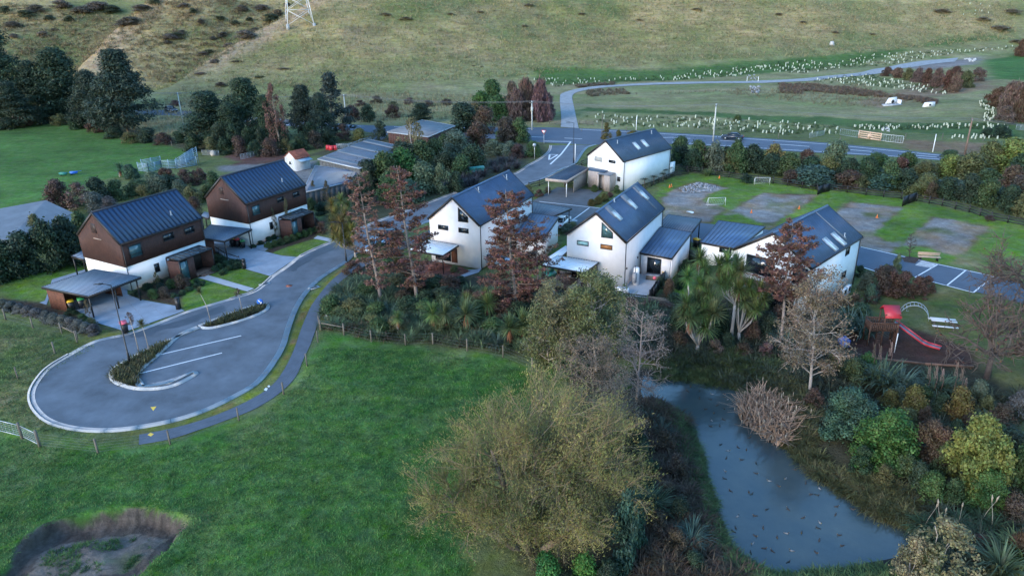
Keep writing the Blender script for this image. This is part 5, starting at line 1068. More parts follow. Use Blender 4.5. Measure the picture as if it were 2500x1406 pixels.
row([(x, y, y-34-(x*7)%16, 44, (DKG, BRN, OLV, DKG, BRN)[i % 5], 'loose' if i % 2 else 'dome') for i, (x, y) in enumerate([(475, 372), (500, 350), (520, 378), (550, 380), (585, 382), (625, 384), (660, 384), (700, 378), (735, 372), (770, 366), (805, 356), (840, 346), (880, 348), (900, 300), (860, 296), (930, 345), (560, 345), (620, 345), (690, 345), (960, 290)])], 'under the conifers behind the stockyard')
row([(x, y, y-30-(x*7)%14, 50, (DKG, BRN, DKG, OLV)[i % 4], 'loose' if i % 2 else 'dome') for i, (x, y) in enumerate([(20, 318), (60, 312), (110, 306), (150, 308), (195, 316), (235, 326), (280, 340), (320, 352), (365, 350), (400, 355), (440, 350)])], 'under the pines along the field')
row([(x, y, y-14-(x*3)%9, 34, (BRN, OLV, PNK, BRN)[i % 4], 'loose') for i, (x, y) in enumerate([(420, 235), (460, 222), (500, 232), (540, 215), (590, 222), (640, 232), (700, 225), (880, 262), (920, 255), (960, 262), (1000, 256), (1045, 262), (1090, 258), (1120, 268), (430, 262), (480, 256), (900, 285)])], 'on the rough bank behind the highway')
# --- planted belt right of the sheds
row([(1130, 325, 252, 92, DKG), (1185, 330, 262, 62, BRN), (1236, 352, 288, 68, BRN), (1270, 352, 290, 50, MID), (1168, 372, 300, 68, BRN), (1112, 385, 318, 84, SAGE), (1208, 384, 345, 60, SAGE, 'ball'), (1245, 388, 346, 42, SAGE, 'ball'), (1085, 375, 328, 46, MID, 'column'), (1155, 420, 355, 74, DKG), (1090, 435, 370, 76, DKG), (1128, 440, 380, 64, MID), (1060, 400, 340, 56, MID), (1215, 300, 235, 60, MID), (1225, 345, 318, 50, MID), (1300, 385, 345, 44, MID), (1265, 390, 352, 44, BRN)], 'in the belt between board shed and road')
row([(985, 452, 365, 92, BRT), (1034, 478, 396, 78, SAGE), (1078, 475, 400, 52, SAGE, 'column'), (935, 440, 390, 48, MID), (1000, 405, 372, 60, MID), (960, 470, 410, 60, OLV), (910, 460, 400, 44, DKG), (895, 480, 415, 40, OLV), (1115, 470, 420, 45, DKG), (1020, 445, 385, 50, DKG)], 'beside the striped shed behind the rust conifers')
row([(1200, 262, 195, 60, (MID)), (1175, 280, 225, 60, BRT), (1160, 300, 250, 50, OLV)], 'left of the pink flax thicket across the highway')
row([(1250, 285, 205, 50, PNK), (1285, 295, 198, 62, PNK), (1320, 300, 200, 55, PNK), (1330, 290, 225, 50, PNK), (1262, 300, 222, 50, PNK), (1300, 290, 215, 50, PNK), (1340, 285, 245, 40, PNK)], 'in the thicket at the track mouth', 'spiky', 'flax clump', 'flax', 'flax')
def flax(bx, by, size, c, lb, name='flax', group=None, proto=None, cat='flax'):
    P = on(bx, by); pr = proto or FLAX; o = link(name, pr[_vr.randrange(len(pr))], None, P, _vr.uniform(0, 6.28), (size*.72,)*3, c); return tag(o, lb, cat, group)
DF = (.060, .055, .058); GF = (.075, .110, .062); BF = (.070, .115, .090); YF = (.12, .16, .06)
n_ = 0
for i, (x, y) in enumerate([(1205, 408), (1225, 400), (1248, 402), (1262, 412), (1238, 418), (1212, 420), (1110, 450), (1130, 445), (1150, 440), (1165, 436), (1180, 432), (1120, 462), (1145, 455), (1160, 450), (1095, 462)]):
    flax(x, y, 1.7, DF, ('dark purple flax clump at the road bend, %s of the group' if i < 6 else 'dark purple flax clump behind the cream house roof, %s of the group') % ORD[i if i < 6 else i-6], group='dark purple flax by the road bend')
# --- left hedge and garden belts
row([(20, 690, 590, 95, DKG), (75, 680, 568, 90, DKG), (130, 668, 545, 90, DKG), (178, 648, 532, 80, DKG), (212, 620, 520, 60, MID), (-20, 700, 600, 90, DKG), (100, 600, 525, 50, OLV, 'column')], 'in the tall hedge at the left edge', 'dome', 'hedge plant', 'hedge', 'hedge')
row([(150, 515, 440, 66, BRN), (200, 512, 448, 70, PNK, 'loose'), (245, 500, 435, 62, DKG), (290, 490, 440, 60, MID), (340, 480, 440, 66, MID), (232, 520, 470, 60, GRY), (270, 520, 480, 50, GRY), (392, 472, 430, 60, SAGE), (355, 495, 452, 44, OLV), (415, 465, 428, 56, DKG), (455, 455, 415, 56, RBR, 'loose'), (490, 450, 410, 46, RBR, 'loose'), (470, 505, 455, 50, OLV, 'column'), (508, 492, 452, 42, OLV, 'ball'), (440, 480, 440, 50, SAGE), (525, 475, 420, 50, MID), (320, 440, 402, 44, BGR), (375, 455, 420, 46, SAGE), (480, 530, 482, 40, BRN), (405, 440, 410, 50, RBR, 'loose')], 'in the mixed planting behind the brown houses')
row([(x, 752+(x)*.27, 728+x*.27, 36, GRY) for x in range(-10, 110, 20)]+[(x, 752+x*.30, 722+x*.30, 36, GRY) for x in range(118, 236, 19)], 'in the clipped row below the large carport', 'dome', 'lavender bush', 'lavender_bush', 'lavender bush', 'lavender bushes below the carport')
row([(175, 772, 752, 34, DKG), (205, 790, 765, 30, MID), (225, 800, 775, 34, OLV)], 'beside the carport corner post', 'loose')
# --- front gardens
for i, (x, y) in enumerate([(1525, 818), (1560, 800), (1608, 782), (1650, 770), (1690, 770), (1590, 840), (1635, 812), (1680, 800), (1705, 790)]):
    px, py = zp(ZD, x, y); shrub('ball', px, py+3, py-13, 23, (.042, .075, .035), 'clipped box ball by the fence between the brown houses, %s from the left' % ORD[i], 'box_ball', 'shrub', 'clipped box balls between the houses')
for i, (x, y) in enumerate([(1240, 1005), (1300, 985), (1345, 960), (1395, 935), (1440, 920), (1340, 920), (1400, 905)]):
    px, py = zp(ZD, x, y); shrub('ball', px, py+3, py-11, 21, (.040, .072, .034), 'clipped box ball in the garden before the nearer brown house, %s from the left' % ORD[i], 'box_ball', 'shrub', 'clipped box balls at the first porch')
row([(1295, 955, 845, 130, BRN), (1175, 1010, 930, 100, BRN), (1090, 1020, 945, 90, MID), (1220, 950, 875, 90, MID), (1140, 960, 900, 80, DKG), (970, 1000, 960, 80, DKG, 'spiky'), (1050, 960, 905, 90, DKG, 'spiky'), (1130, 915, 870, 80, DKG, 'spiky'), (1545, 770, 705, 110, DKG, 'spiky'), (1590, 775, 715, 80, DKG, 'spiky')], 'in the front garden of the nearer brown house', Zr=ZD)
row([(x, 668-(x-1900)*.33, 618-(x-1900)*.33, 75, MID, 'spiky') for x in range(1910, 2250, 42)], 'in the strappy hedge before the farther brown house', noun='plant', name='hedge_plant', cat='hedge', Zr=ZD)
row([(1800, 660, 630, 60, DKG, 'spiky'), (1850, 640, 605, 70, DKG, 'spiky'), (1910, 615, 575, 70, DKG, 'spiky'), (1950, 600, 560, 60, DKG, 'spiky'), (2240, 530, 440, 90, BRN), (2290, 560, 470, 110, RBR, 'loose'), (2210, 380, 300, 90, MID), (2290, 420, 330, 130, DKG), (2370, 470, 370, 110, DKG), (2420, 390, 330, 90, MID), (2200, 470, 385, 60, OLV)], 'at the walls of the farther brown house', Zr=ZD)
for i, (x, by, ty, w_) in enumerate([(1960, 585, 370, 48), (2062, 570, 305, 56), (2235, 330, 180, 60), (2330, 350, 180, 70), (1125, 940, 825, 50), (640, 1150, 1020, 60)]):
    (px, py), tt = zp(ZD, x, by), 380+ty/2.907; tree('wispy', px, py, tt, w_/2.907, (.12, .105, .06), ['thin young tree before the narrow window of the farther brown house', 'taller thin young tree at the second entry porch', 'slender pale tree left of the grey lean-to shed', 'slender pale tree right before the grey lean-to shed', 'tiny bare sapling by the narrow window of the nearer brown house', 'small sapling at the front post of the large carport'][i], 'young_tree', 'twig', 'slender young trees by the brown houses', .15, 1, .1, .012)
# --- saplings on the island
for i, (x, by, ty) in enumerate([(1500, 1195, 950), (1722, 1120, 955), (985, 1385, 1130), (1055, 1370, 1185)]):
    (px, py), tt = zp(ZD, x, by), 380+ty/2.907; P = G(px, py); h = topz(P, tt); t = thing('sapling', ['cabbage tree sapling with leaning stem on the traffic island', 'twiggy sapling near the keep left sign on the island', 'reddish tufted sapling beside the island lamp post', 'brown tufted sapling right of the island lamp post'][i], 'sapling', (P[0], P[1], .1), 0, 'saplings on the traffic island')
    lx = -.6 if i == 0 else -.15; MB().tube([(0, 0, 0), (lx*.2, 0, h*.5), (lx, 0, h*.93)], [.05, .035, .02], 5).build('stem', 'timber_pale', t, False)
    if i in (0, 3): link('leaf_head', ROSE[i % 3], t, (lx, 0, h*.93), 0, (.7, .7, .6), (.12, .12, .05))
    else: link('crown', BUSH['wispy', i % 3], t, (lx-.0, 0, h*.7), 0, (.9, .9, h*.35), (.11, .075, .065))
# island ground cover
def scatter(name, poly, n, proto, size, cols, seed, label=None, zoff=0., flatz=None, keep=None):
    """uncountable ground cover: small clumps merged into one mesh"""
    r = np.random.RandomState(seed); P = np.array(poly)[:, :2]; lo, hi = P.min(0), P.max(0); pts = []
    while len(pts) < n:
        q = lo+(hi-lo)*r.rand(4*n, 2); d = sdist(P, q[:, 0], q[:, 1]); q = q[d > 0]
        if keep is not None: q = q[keep(q[:, 0], q[:, 1])]
        pts += list(q)
    pts = np.array(pts[:n]); V0, F0 = proto; nv = len(V0); Vs, Fs = [], []
    for i, p in enumerate(pts):
        a = r.rand()*6.28; s = size[0]+(size[1]-size[0])*r.rand(); c_, s_ = math.cos(a), math.sin(a); V = V0@np.array([[c_, s_, 0], [-s_, c_, 0], [0, 0, 1]])*s
        z = flatz if flatz is not None else zt(p[0], p[1]); Vs.append(V+[p[0], p[1], z+zoff]); Fs.append(F0+i*nv)
    o = link(name, mesh(name, np.concatenate(Vs), np.concatenate(Fs), 'foliage'), None, color=cols); tag(o, label, None, None, 'stuff'); return o
TUFT = blades(301, 7, (.5, 1.), .07, (R2(40), R2(85)), R2(70), .25, 2); SEDGE = blades(302, 60, (.6, 1.0), .05, (R2(35), R2(88)), R2(140), .25, 3); COVER = blades(303, 16, (.3, .6), .09, (R2(10), R2(80)), R2(60), .35, 2)
scatter('ground_cover', smooth([np.array(p) for p in gw(BED_A)], 2, True), 330, COVER, (.5, 1.), (.085, .082, .035), 1, 'brown green ground cover on the lower island bed', .1)
scatter('ground_cover', gw([(652, 748), (628, 766), (580, 783), (516, 799), (495, 798), (550, 774), (600, 757), (630, 748)]), 170, COVER, (.5, 1.), (.085, .085, .036), 2, 'brown green ground cover on the upper island bed', .1)
GRASSP = gw([(-100, 1050), (150, 1090), (300, 1110), (480, 1085), (640, 1015), (740, 930), (790, 850), (1050, 850), (1300, 905), (1320, 960), (1180, 1200), (1150, 1406), (1100, 1500), (-250, 1500)])
GR1 = blades(304, 6, (.07, .17), .045, (R2(15), R2(70)), R2(60), .25, 2)
scatter('grass', GRASSP, 42000, GR1, (.6, 1.3), (.070, .155, .036), 3, 'lush grass tufts over the foreground paddock', -.02, keep=lambda x, y: sdist(WPIT, x, y) < -.1)
scatter('weeds', offset(list(WPIT)+[WPIT[0]], 1.5 if area(WPIT) > 0 else -1.5), 260, COVER, (.15, .5), (.06, .12, .035), 4, 'green weeds on the floor of the dug pit', 0., keep=lambda x, y: fbm(x, y, 1.1, 3) > .05)
scatter('grass', gw(BANK_L), 3500, GR1, (.7, 1.5), (.10, .145, .045), 5, 'rough grass left of the turning circle')
# --- box of hillside scrub
HS_ = [(270, 18, 46), (318, 48, 50), (415, 85, 38), (408, 100, 24), (445, 75, 30), (430, 85, 26), (545, 80, 34), (520, 92, 20), (600, 82, 46), (625, 70, 30), (560, 108, 28), (495, 128, 26), (512, 122, 22), (525, 148, 22), (105, 82, 26), (130, 70, 20), (660, 40, 40), (680, 30, 30), (640, 15, 34), (590, 20, 30), (240, 10, 50), (345, 15, 44), (380, 2, 30), (450, 10, 30), (200, 20, 40), (60, 30, 44), (30, 55, 40), (90, 20, 40), (150, 8, 44), (490, 50, 30), (535, 40, 26), (575, 52, 26), (610, 45, 24), (470, 25, 24), (700, 10, 20), (15, 20, 40), (120, 40, 30), (170, 45, 28), (35, 85, 26)]
HB = {}
for i, (x, y, w_) in enumerate(sorted(HS_)):
    P = Gt(x, y+w_*.25); s = w_*mpp(P); zz = float(terr(P[0], P[1])); c = [(.075, .09, .05), (.12, .105, .08), (.15, .125, .10)][i % 3]
    o = link('gorse_bush', BUSH['dome', i % 3], None, (P[0], P[1], zz-.2), i*1.3, (s*_vr.uniform(.8, 1.5), s*_vr.uniform(.8, 1.5), s*_vr.uniform(.3, .5)), c); bd = int(y >= 20)+int(y >= 60)+int(y >= 95); cn = HB.get(bd, 0); HB[bd] = cn+1; tag(o, '%s dark scrub bush from left %s of the left gullies' % (ORD[cn], ('at the very top', 'in the upper part', 'in the middle part', 'near the foot')[bd]), 'bush', 'scattered scrub bushes on the left hillside')
HR = [(1155, 158, 14), (1175, 160, 14), (1290, 8, 30), (1100, 30, 26), (990, 40, 40), (1170, 25, 26), (940, 30, 36), (2470, 20, 60), (2440, 60, 60), (2480, 95, 50), (2400, 40, 50), (2300, 20, 50), (1420, 30, 26), (2040, 75, 26), (2130, 80, 22), (1900, 30, 30), (1960, 50, 26), (1280, 60, 24), (1560, 45, 22), (1700, 18, 30)]
for i, (x, y, w_) in enumerate(sorted(HR)):
    P = Gt(x, y+w_*.2); s = w_*mpp(P); zz = float(terr(P[0], P[1])); o = link('scrub_patch', BUSH['loose', i % 3], None, (P[0], P[1], zz-.15), i*1.7, (s, s, s*.16), (.20, .16, .10)); tag(o, ORD[i]+' low brown scrub patch from left on the open hillside', 'bush', 'low scrub patches on the open hillside')
def zone_scatter(name, px, n, proto, size, c, seed, label, hill=False):
    poly = [(Gt if hill else on)(*p)[:2] for p in px]
    return scatter(name, poly, n, proto, size, c, seed, label)
# hillside tussocks
zone_scatter('hill_tussocks', [(-40, 10), (690, 6), (1300, 6), (2480, 6), (2480, 95), (2000, 140), (1500, 165), (800, 225), (450, 200), (300, 150), (-40, 120)], 17000, TUFT, (.4, 1.5), (.32, .26, .14), 6, 'tan grass tussocks over the hillside', True)
zone_scatter('rough_grass', [(-40, 300), (240, 300), (470, 352), (640, 355), (640, 300), (900, 300), (1190, 290), (1180, 235), (840, 228), (440, 215), (360, 262), (200, 250)], 5200, TUFT, (.6, 1.4), (.23, .20, .11), 7, 'rough dry grass along the near side of the hill')
zone_scatter('rough_grass', [(1430, 222), (1560, 232), (2100, 205), (2240, 250), (2100, 262), (1700, 228), (1430, 236)], 700, TUFT, (.7, 1.4), (.16, .13, .075), 8, 'dry tussocks in the basin beyond the highway')
zone_scatter('hill_tussocks', [(-40, 10), (690, 6), (1300, 6), (2480, 6), (2480, 95), (2000, 140), (1500, 165), (800, 225), (450, 200), (300, 150), (-40, 120)], 6000, TUFT, (.4, 1.4), (.13, .155, .06), 66, 'green tussocks over the hillside', True)
zone_scatter('hill_tussocks', [(-40, 10), (690, 30), (600, 110), (480, 170), (300, 150), (-40, 120)], 2600, COVER, (.8, 2.8), (.24, .19, .11), 67, 'brown bracken patches in the left gullies', True)
# brown sedge bands of the basin
for i, (px, n, c, lb) in enumerate([([(1900, 205), (1990, 207), (2160, 225), (2175, 238), (2050, 230), (1905, 216)], 420, (.19, .125, .08), 'long band of tan sedge above the culvert'), ([(1905, 210), (1960, 215), (1955, 230), (1900, 228)], 60, (.18, .12, .08), 'short band of tan sedge left of the long band'), ([(2190, 232), (2240, 238), (2290, 250), (2285, 258), (2200, 243)], 150, (.18, .12, .08), 'tan sedge right of the culvert'), ([(1425, 222), (1520, 218), (1540, 232), (1440, 237)], 110, (.19, .15, .095), 'tan sedge inside the track bend'), ([(1400, 210), (1500, 202), (1500, 209), (1410, 215)], 70, (.17, .13, .085), 'tan sedge above the track bend')]): zone_scatter('sedge', px, n, SEDGE, (.8, 1.5), c, 20+i, lb)
row([(1540-1640+x, y, ty, w_, c, k) if False else (x, y, ty, w_, c, k) for x, y, ty, w_, c, k in [(2165, 187, 165, 30, BRN, 'spiky'), (2190, 192, 167, 34, PNK, 'spiky'), (2215, 197, 168, 30, OLV, 'spiky'), (2240, 202, 168, 34, PNK, 'spiky'), (2262, 210, 170, 32, RBR, 'spiky'), (2285, 215, 170, 36, PNK, 'spiky'), (2310, 222, 175, 36, RBR, 'spiky'), (2330, 225, 180, 36, PNK, 'spiky'), (2355, 215, 175, 40, OLV, 'spiky'), (2385, 200, 165, 44, PNK, 'loose'), (2330, 200, 165, 40, BRN, 'spiky')]], 'on the mound at the upper right track', 'spiky', 'flax clump', 'flax', 'flax')
row([(2430, 265, 220, 60, RBR, 'spiky'), (2460, 290, 205, 70, PNK, 'spiky'), (2490, 300, 215, 60, RBR, 'spiky'), (2480, 250, 205, 60, RBR, 'spiky'), (2440, 250, 215, 40, BRN, 'spiky'), (2450, 305, 260, 50, PNK, 'loose'), (2492, 140, 98, 40, RBR, 'spiky')], 'at the right edge beyond the highway', 'spiky', 'flax clump', 'flax', 'flax')
row([(2440, 338, 305, 50, DKG), (2410, 335, 312, 34, DKG), (1800, 298, 280, 22, MID), (1480, 348, 300, 40, OCH, 'cone'), (1510, 342, 318, 18, OCH), (1545, 350, 320, 40, OCH)], 'beside the highway')
# --- row of shrubs behind the empty lots
row([(x, y, y-50-(x*7)%22, 66, (DKG, MID, DKG, OLV, DKG)[i % 5]) for i, (x, y) in enumerate([(1660, 408), (1700, 414), (1745, 412), (1790, 420), (1835, 424), (1880, 430), (1925, 436), (1975, 442), (2020, 446), (2070, 452), (2115, 458), (2165, 462), (2210, 468), (2260, 476), (2310, 484), (2360, 496), (2410, 506), (2460, 520), (2500, 530)])], 'filling the hedge behind the empty lots', noun='bush', group='bushes filling the hedge behind the lots')
row([(60, 1175, 970, 130, MID), (150, 1215, 1060, 110, DKG), (195, 1200, 1030, 90, RBR), (300, 1215, 1000, 125, SAGE, 'column'), (380, 1190, 1040, 70, DKG), (450, 1235, 1000, 140, MID, 'column'), (585, 1210, 1050, 115, MID), (715, 1230, 1028, 150, OCH, 'column'), (690, 1200, 1070, 60, RBR), (830, 1225, 1115, 100, BRT), (950, 1225, 1068, 135, RBR, 'ball'), (1160, 1240, 1008, 190, SAGE), (1010, 1330, 1180, 290, BGR), (850, 1300, 1210, 130, BRN), (1110, 1230, 1140, 110, BRT), (1440, 1240, 1090, 190, MID), (1250, 1345, 1215, 200, BRN), (1340, 1345, 1240, 100, OLV), (1530, 1350, 1205, 280, BGR), (1650, 1235, 1085, 140, MID)], 'in the belt behind the empty lots', Zr=ZC, kind='dome', grow=1.25)
row([(1615, 1260, 1120, 110, RBR), (1785, 1290, 1145, 150, OLV), (1850, 1250, 1150, 100, OLV, 'column'), (1970, 1260, 1100, 150, YEL), (1780, 1395, 1290, 170, OLV), (1960, 1400, 1270, 200, BGR), (2100, 1290, 1090, 190, OLV), (2230, 1330, 1200, 170, MID), (2240, 1230, 1010, 150, OLV), (2380, 1250, 985, 230, YEL), (2480, 1200, 1000, 130, YEL), (2400, 1380, 1180, 150, RBR), (2250, 1400, 1290, 120, BRT), (2480, 1440, 1250, 190, BRN), (2180, 1440, 1300, 200, BGR), (2460, 1330, 1100, 170, DKG), (2330, 1430, 1330, 120, BGR), (1980, 1130, 1065, 110, MID), (2050, 1200, 1110, 100, DKG)], 'at the right end of the belt before the highway', Zr=ZC, kind='dome', grow=1.3)
row([(2120, 330, 230, 150, DKG), (2210, 420, 300, 170, BRN), (2060, 330, 250, 120, BRN), (2000, 290, 180, 100, DKG), (1880, 385, 350, 70, BRN), (440, 160, 105, 80, DKG), (1530, 250, 150, 80, BRN)], 'along the dark fence of the lots', Zr=ZF, kind='loose')
flax(*zp(ZC, 255, 1245), 1.5, YF, 'yellow green flax clump at the left corner of the lawn')
for i, (x, y) in enumerate([(2190, 1330), (2255, 1310), (2330, 1260), (2360, 1245), (2420, 1230), (2320, 1290)]):
    P = G(*zp(ZB, x, y)); t = thing('tree_fern', 'small tree fern along the white wall of the far house, %s from the left' % ORD[i], 'fern', (P[0], P[1], 0), i, 'tree ferns on the white side wall')
    MB().tube([(0, 0, 0), (0, 0, 1.3)], [.08, .06], 6).build('trunk', 'bark_dark', t, False); link('frond_head', TUSS[0], t, (0, 0, 1.25), 0, (.9, .9, .35), (.05, .06, .035))
# --- pond side sedges, reeds
zone_scatter('sedge', zl(ZK, [(-60, 260), (60, 215), (300, 210), (560, 260), (640, 330), (540, 400), (430, 430), (330, 395), (200, 370), (0, 338), (-80, 320)]), 520, SEDGE, (.7, 1.15), (.085, .110, .040), 30, 'arching green sedge along the far bank of the pond')
zone_scatter('sedge', zl(ZK, [(540, 330), (700, 400), (760, 560), (740, 700), (900, 830), (1100, 880), (1250, 960), (1290, 1090), (1215, 1100), (1100, 1040), (1000, 970), (900, 905), (760, 820), (690, 760), (640, 715), (560, 560), (500, 420)]), 620, SEDGE, (.8, 1.4), (.115, .110, .045), 31, 'olive brown sedge along the right bank of the pond')
zone_scatter('sedge', zl(ZK, [(-120, 500), (25, 520), (105, 620), (150, 760), (180, 880), (210, 980), (235, 1090), (275, 1180), (345, 1290), (430, 1356), (600, 1390), (900, 1370), (1150, 1345), (1180, 1460), (400, 1460), (200, 1250), (130, 1000), (90, 800), (-20, 560)]), 900, SEDGE, (.7, 1.15), (.075, .120, .042), 32, 'dark green sedge along the left bank of the pond')
zone_scatter('undergrowth', [(1590, 960), (1680, 1020), (1700, 1200), (1780, 1340), (1840, 1406), (1700, 1450), (1560, 1420), (1560, 1150), (1540, 1000)], 420, SEDGE, (.8, 1.5), (.075, .055, .036), 33, 'brown sedge and dead stalks between the willow and the pond')
zone_scatter('undergrowth', zl(ZE, [(1500, 1290), (1750, 1000), (2300, 1040), (2600, 1100), (2750, 1250), (2600, 1430), (2200, 1440), (1900, 1420)]), 420, SEDGE, (.8, 1.5), (.070, .068, .044), 34, 'dark mixed undergrowth between the pale houses and the pond')
zone_scatter('undergrowth', zl(ZF, [(280, 950), (600, 930), (900, 900), (1000, 1150), (1120, 1180), (1050, 1400), (900, 1400), (650, 1250), (400, 1150), (250, 1120)]), 260, SEDGE, (.7, 1.2), (.055, .050, .036), 35, 'dark undergrowth below the right white house')
ST = zl(ZE, [(120, 960), (330, 860), (600, 900), (1050, 940), (1600, 1020), (2300, 1060), (2480, 1150), (2300, 1400), (1560, 1400), (1050, 1360), (800, 1310), (360, 1300), (20, 1230), (60, 1080)])
zone_scatter('undergrowth', ST, 700, SEDGE, (.8, 1.6), (.090, .120, .058), 41, 'mixed green undergrowth in the strip above the paddock fence'); zone_scatter('undergrowth', ST, 340, blades(305, 60, (1.0, 1.7), .085, (R2(40), R2(85)), R2(85), .3, 3), (.7, 1.15), (.105, .155, .080), 42, 'strappy flax foliage filling the strip above the paddock fence'); zone_scatter('undergrowth', ST, 260, SEDGE, (.8, 1.5), (.12, .085, .055), 43, 'dry brown undergrowth in the strip above the paddock fence')
zone_scatter('undergrowth', [(1560, 860), (1640, 760), (2000, 740), (2060, 860), (2380, 935), (2500, 960), (2500, 1406), (2300, 1400), (2200, 1200), (2000, 1040), (1900, 960), (1700, 900)], 700, SEDGE, (.9, 1.7), (.060, .070, .042), 44, 'mixed undergrowth on the right bank of the pond')
# dry reed bed standing in the water
r_ = np.random.RandomState(5); rb = thing('reed_bed', 'dry tan bulrush clump leaning over the right side of the pond', 'reeds', (*G(*zp(ZK, 520, 640), -.72)[:2], -.75), 0)
V_, F_ = [], []; RP = gw(zl(ZK, [(380, 500), (450, 460), (560, 500), (660, 580), (680, 640), (625, 715), (550, 720), (470, 665), (380, 600), (350, 540)]), -.72)
lo, hi = np.min(RP, 0), np.max(RP, 0); q = lo+(hi-lo)*r_.rand(4000, 2); q = q[sdist(RP, q[:, 0], q[:, 1]) > 0][:1500]; n = len(q)
D_ = r_.normal(size=(n, 2))*.36; Hh = .9+.8*r_.rand(n); base = np.stack([q[:, 0], q[:, 1], np.full(n, -.85)], 1); mid = base+np.stack([D_[:, 0]*.6, D_[:, 1]*.6, Hh*.65], 1); tip = base+np.stack([D_[:, 0]*2.2, D_[:, 1]*2.2, Hh*np.where(r_.rand(n) < .3, .45, 1)], 1); s_ = np.stack([np.cos(an_ := r_.rand(n)*6.28), np.sin(an_), np.zeros(n)], 1)*.045
V_ = np.stack([base-s_, base+s_, mid+s_, mid-s_, tip+s_*.3, tip-s_*.3], 1).reshape(-1, 3); F_ = (np.array([[0, 1, 2, 3], [3, 2, 4, 5]])[None]+np.arange(n)[:, None, None]*6).reshape(-1, 4)
o = link('reed_stems', mesh('reed_stems', tolocal(rb, V_), F_, 'reed_dry'), rb); o['kind'] = 'stuff'
hd = MB()
for i in r_.choice(n, 70, False): hd.tube([tip[i]+[0, 0, -.05], tip[i]+[0, 0, .3]], [.035, .03], 4)
hd.build('seed_heads', 'seed_plume', rb, kind='stuff')
# --- shrubs right of the pond
for k_, x, b, tt, w_, c, lb in [('dome_big', 920, 700, 425, 320, BGR, 'large rounded blue green shrub right of the bulrushes'), ('dome_big', 1110, 855, 540, 360, BRT, 'large bright green shrub in front of the blue green one'), ('ball_big', 1345, 850, 590, 230, BRN, 'dark brown rounded shrub left of the yellow green tree'), ('flame_big', 1575, 1010, 570, 330, YEL, 'yellow green dense tree right of the pond'), ('dome_big', 1640, 1080, 850, 260, BRT, 'bright green shrub at the foot of the yellow green tree'), ('dome', 1860, 1000, 690, 220, MID, 'mid green shrub at the right edge of the picture'), ('dome', 1740, 900, 640, 200, DKG, 'dark green shrub behind the yellow green tree'), ('dome', 1270, 560, 395, 150, OCH, 'ochre rounded shrub left of the pink plumes'), ('dome', 1500, 600, 405, 170, OCH, 'ochre rounded shrub right of the pink plumes'), ('loose', 1150, 520, 420, 130, OCH, 'small ochre shrub behind the bright green shrub'), ('dome', 1620, 500, 370, 120, SAGE, 'sage shrub below the bare oak'), ('dome', 1740, 640, 500, 170, BRN, 'brown shrub below the sage shrub'), ('dome', 1830, 560, 430, 140, GRY, 'grey shrub near the right edge'), ('loose', 1330, 640, 500, 90, BRN, 'thin grey brown shrub among the ochre shrubs'), ('dome', 1580, 640, 545, 120, BRN, 'purple brown shrub above the yellow green tree'), ('dome', 1370, 1010, 860, 180, BRT, 'small green shrub left of the yellow green tree'), ('dome', 1200, 500, 400, 90, BGR, 'small blue green shrub beside the big flax'), ('dome', 950, 400, 250, 150, MID, 'green shrub left of the big flax'), ('dome', 1030, 330, 220, 110, BRT, 'bright green shrub just below the play area edge'), ('dome', 870, 330, 205, 120, OLV, 'olive shrub right of the brown alder trunk'), ('loose', 745, 520, 410, 120, BRN, 'purple brown bush at the foot of the brown alder'), ('loose', 1790, 1130, 960, 150, BRN, 'brown shrub below the right edge shrubs'), ('dome', 1340, 1470, 1240, 160, OLV, 'pale green shrub at the bottom right corner of the pond'), ('spiky', 1830, 1330, 1180, 160, RBR, 'rust brown low bush in the bottom right corner'), ('loose', 1640, 1260, 1190, 150, RBR, 'rust brown low bush right of the bare bottom shrub'), ('dome', 1900, 850, 600, 100, BRT, 'bright green shrub cut by the right edge')]:
    (px, py), ty = zp(ZK, x, b), 760+tt/2.1767; shrub(k_, px, py, ty, w_/2.1767, c, lb, group=None)
row([(1010, 640, 470, 150, BGR, 'loose'), (1060, 760, 600, 140, MID), (1180, 700, 540, 150, BRT, 'loose'), (1000, 860, 720, 130, DKG, 'loose'), (1230, 900, 760, 150, MID, 'loose'), (1120, 930, 820, 140, OLV, 'loose'), (1290, 960, 800, 130, DKG), (1430, 900, 700, 140, MID, 'loose'), (1480, 760, 580, 120, DKG), (1240, 640, 520, 120, OLV), (1700, 760, 600, 140, MID, 'loose'), (1720, 980, 820, 150, DKG), (1480, 1040, 900, 150, MID, 'loose'), (1800, 860, 700, 130, DKG, 'loose'), (1420, 560, 440, 110, DKG), (1660, 560, 450, 110, OLV, 'loose'), (1330, 500, 400, 110, MID), (900, 560, 440, 110, DKG, 'loose')], 'knitting the right bank thicket together', Zr=ZK, noun='bush', group='bushes of the right bank thicket')
for k_, x, b, tt, w_, lb in [('wispy', 1390, 1480, 1115, 420, 'pale olive open branched shrub at the bottom right of the pond'), ('loose', 1250, 1460, 1200, 220, 'pale grey green shrub left of the open branched shrub')]:
    (px, py), ty = zp(ZK, x, b), 760+tt/2.1767; tree(k_, px, py, ty, w_/2.1767, (.17, .165, .09), lb, 'shrub_tree', 'bark_pale', None, .1, 3, .2, .01)
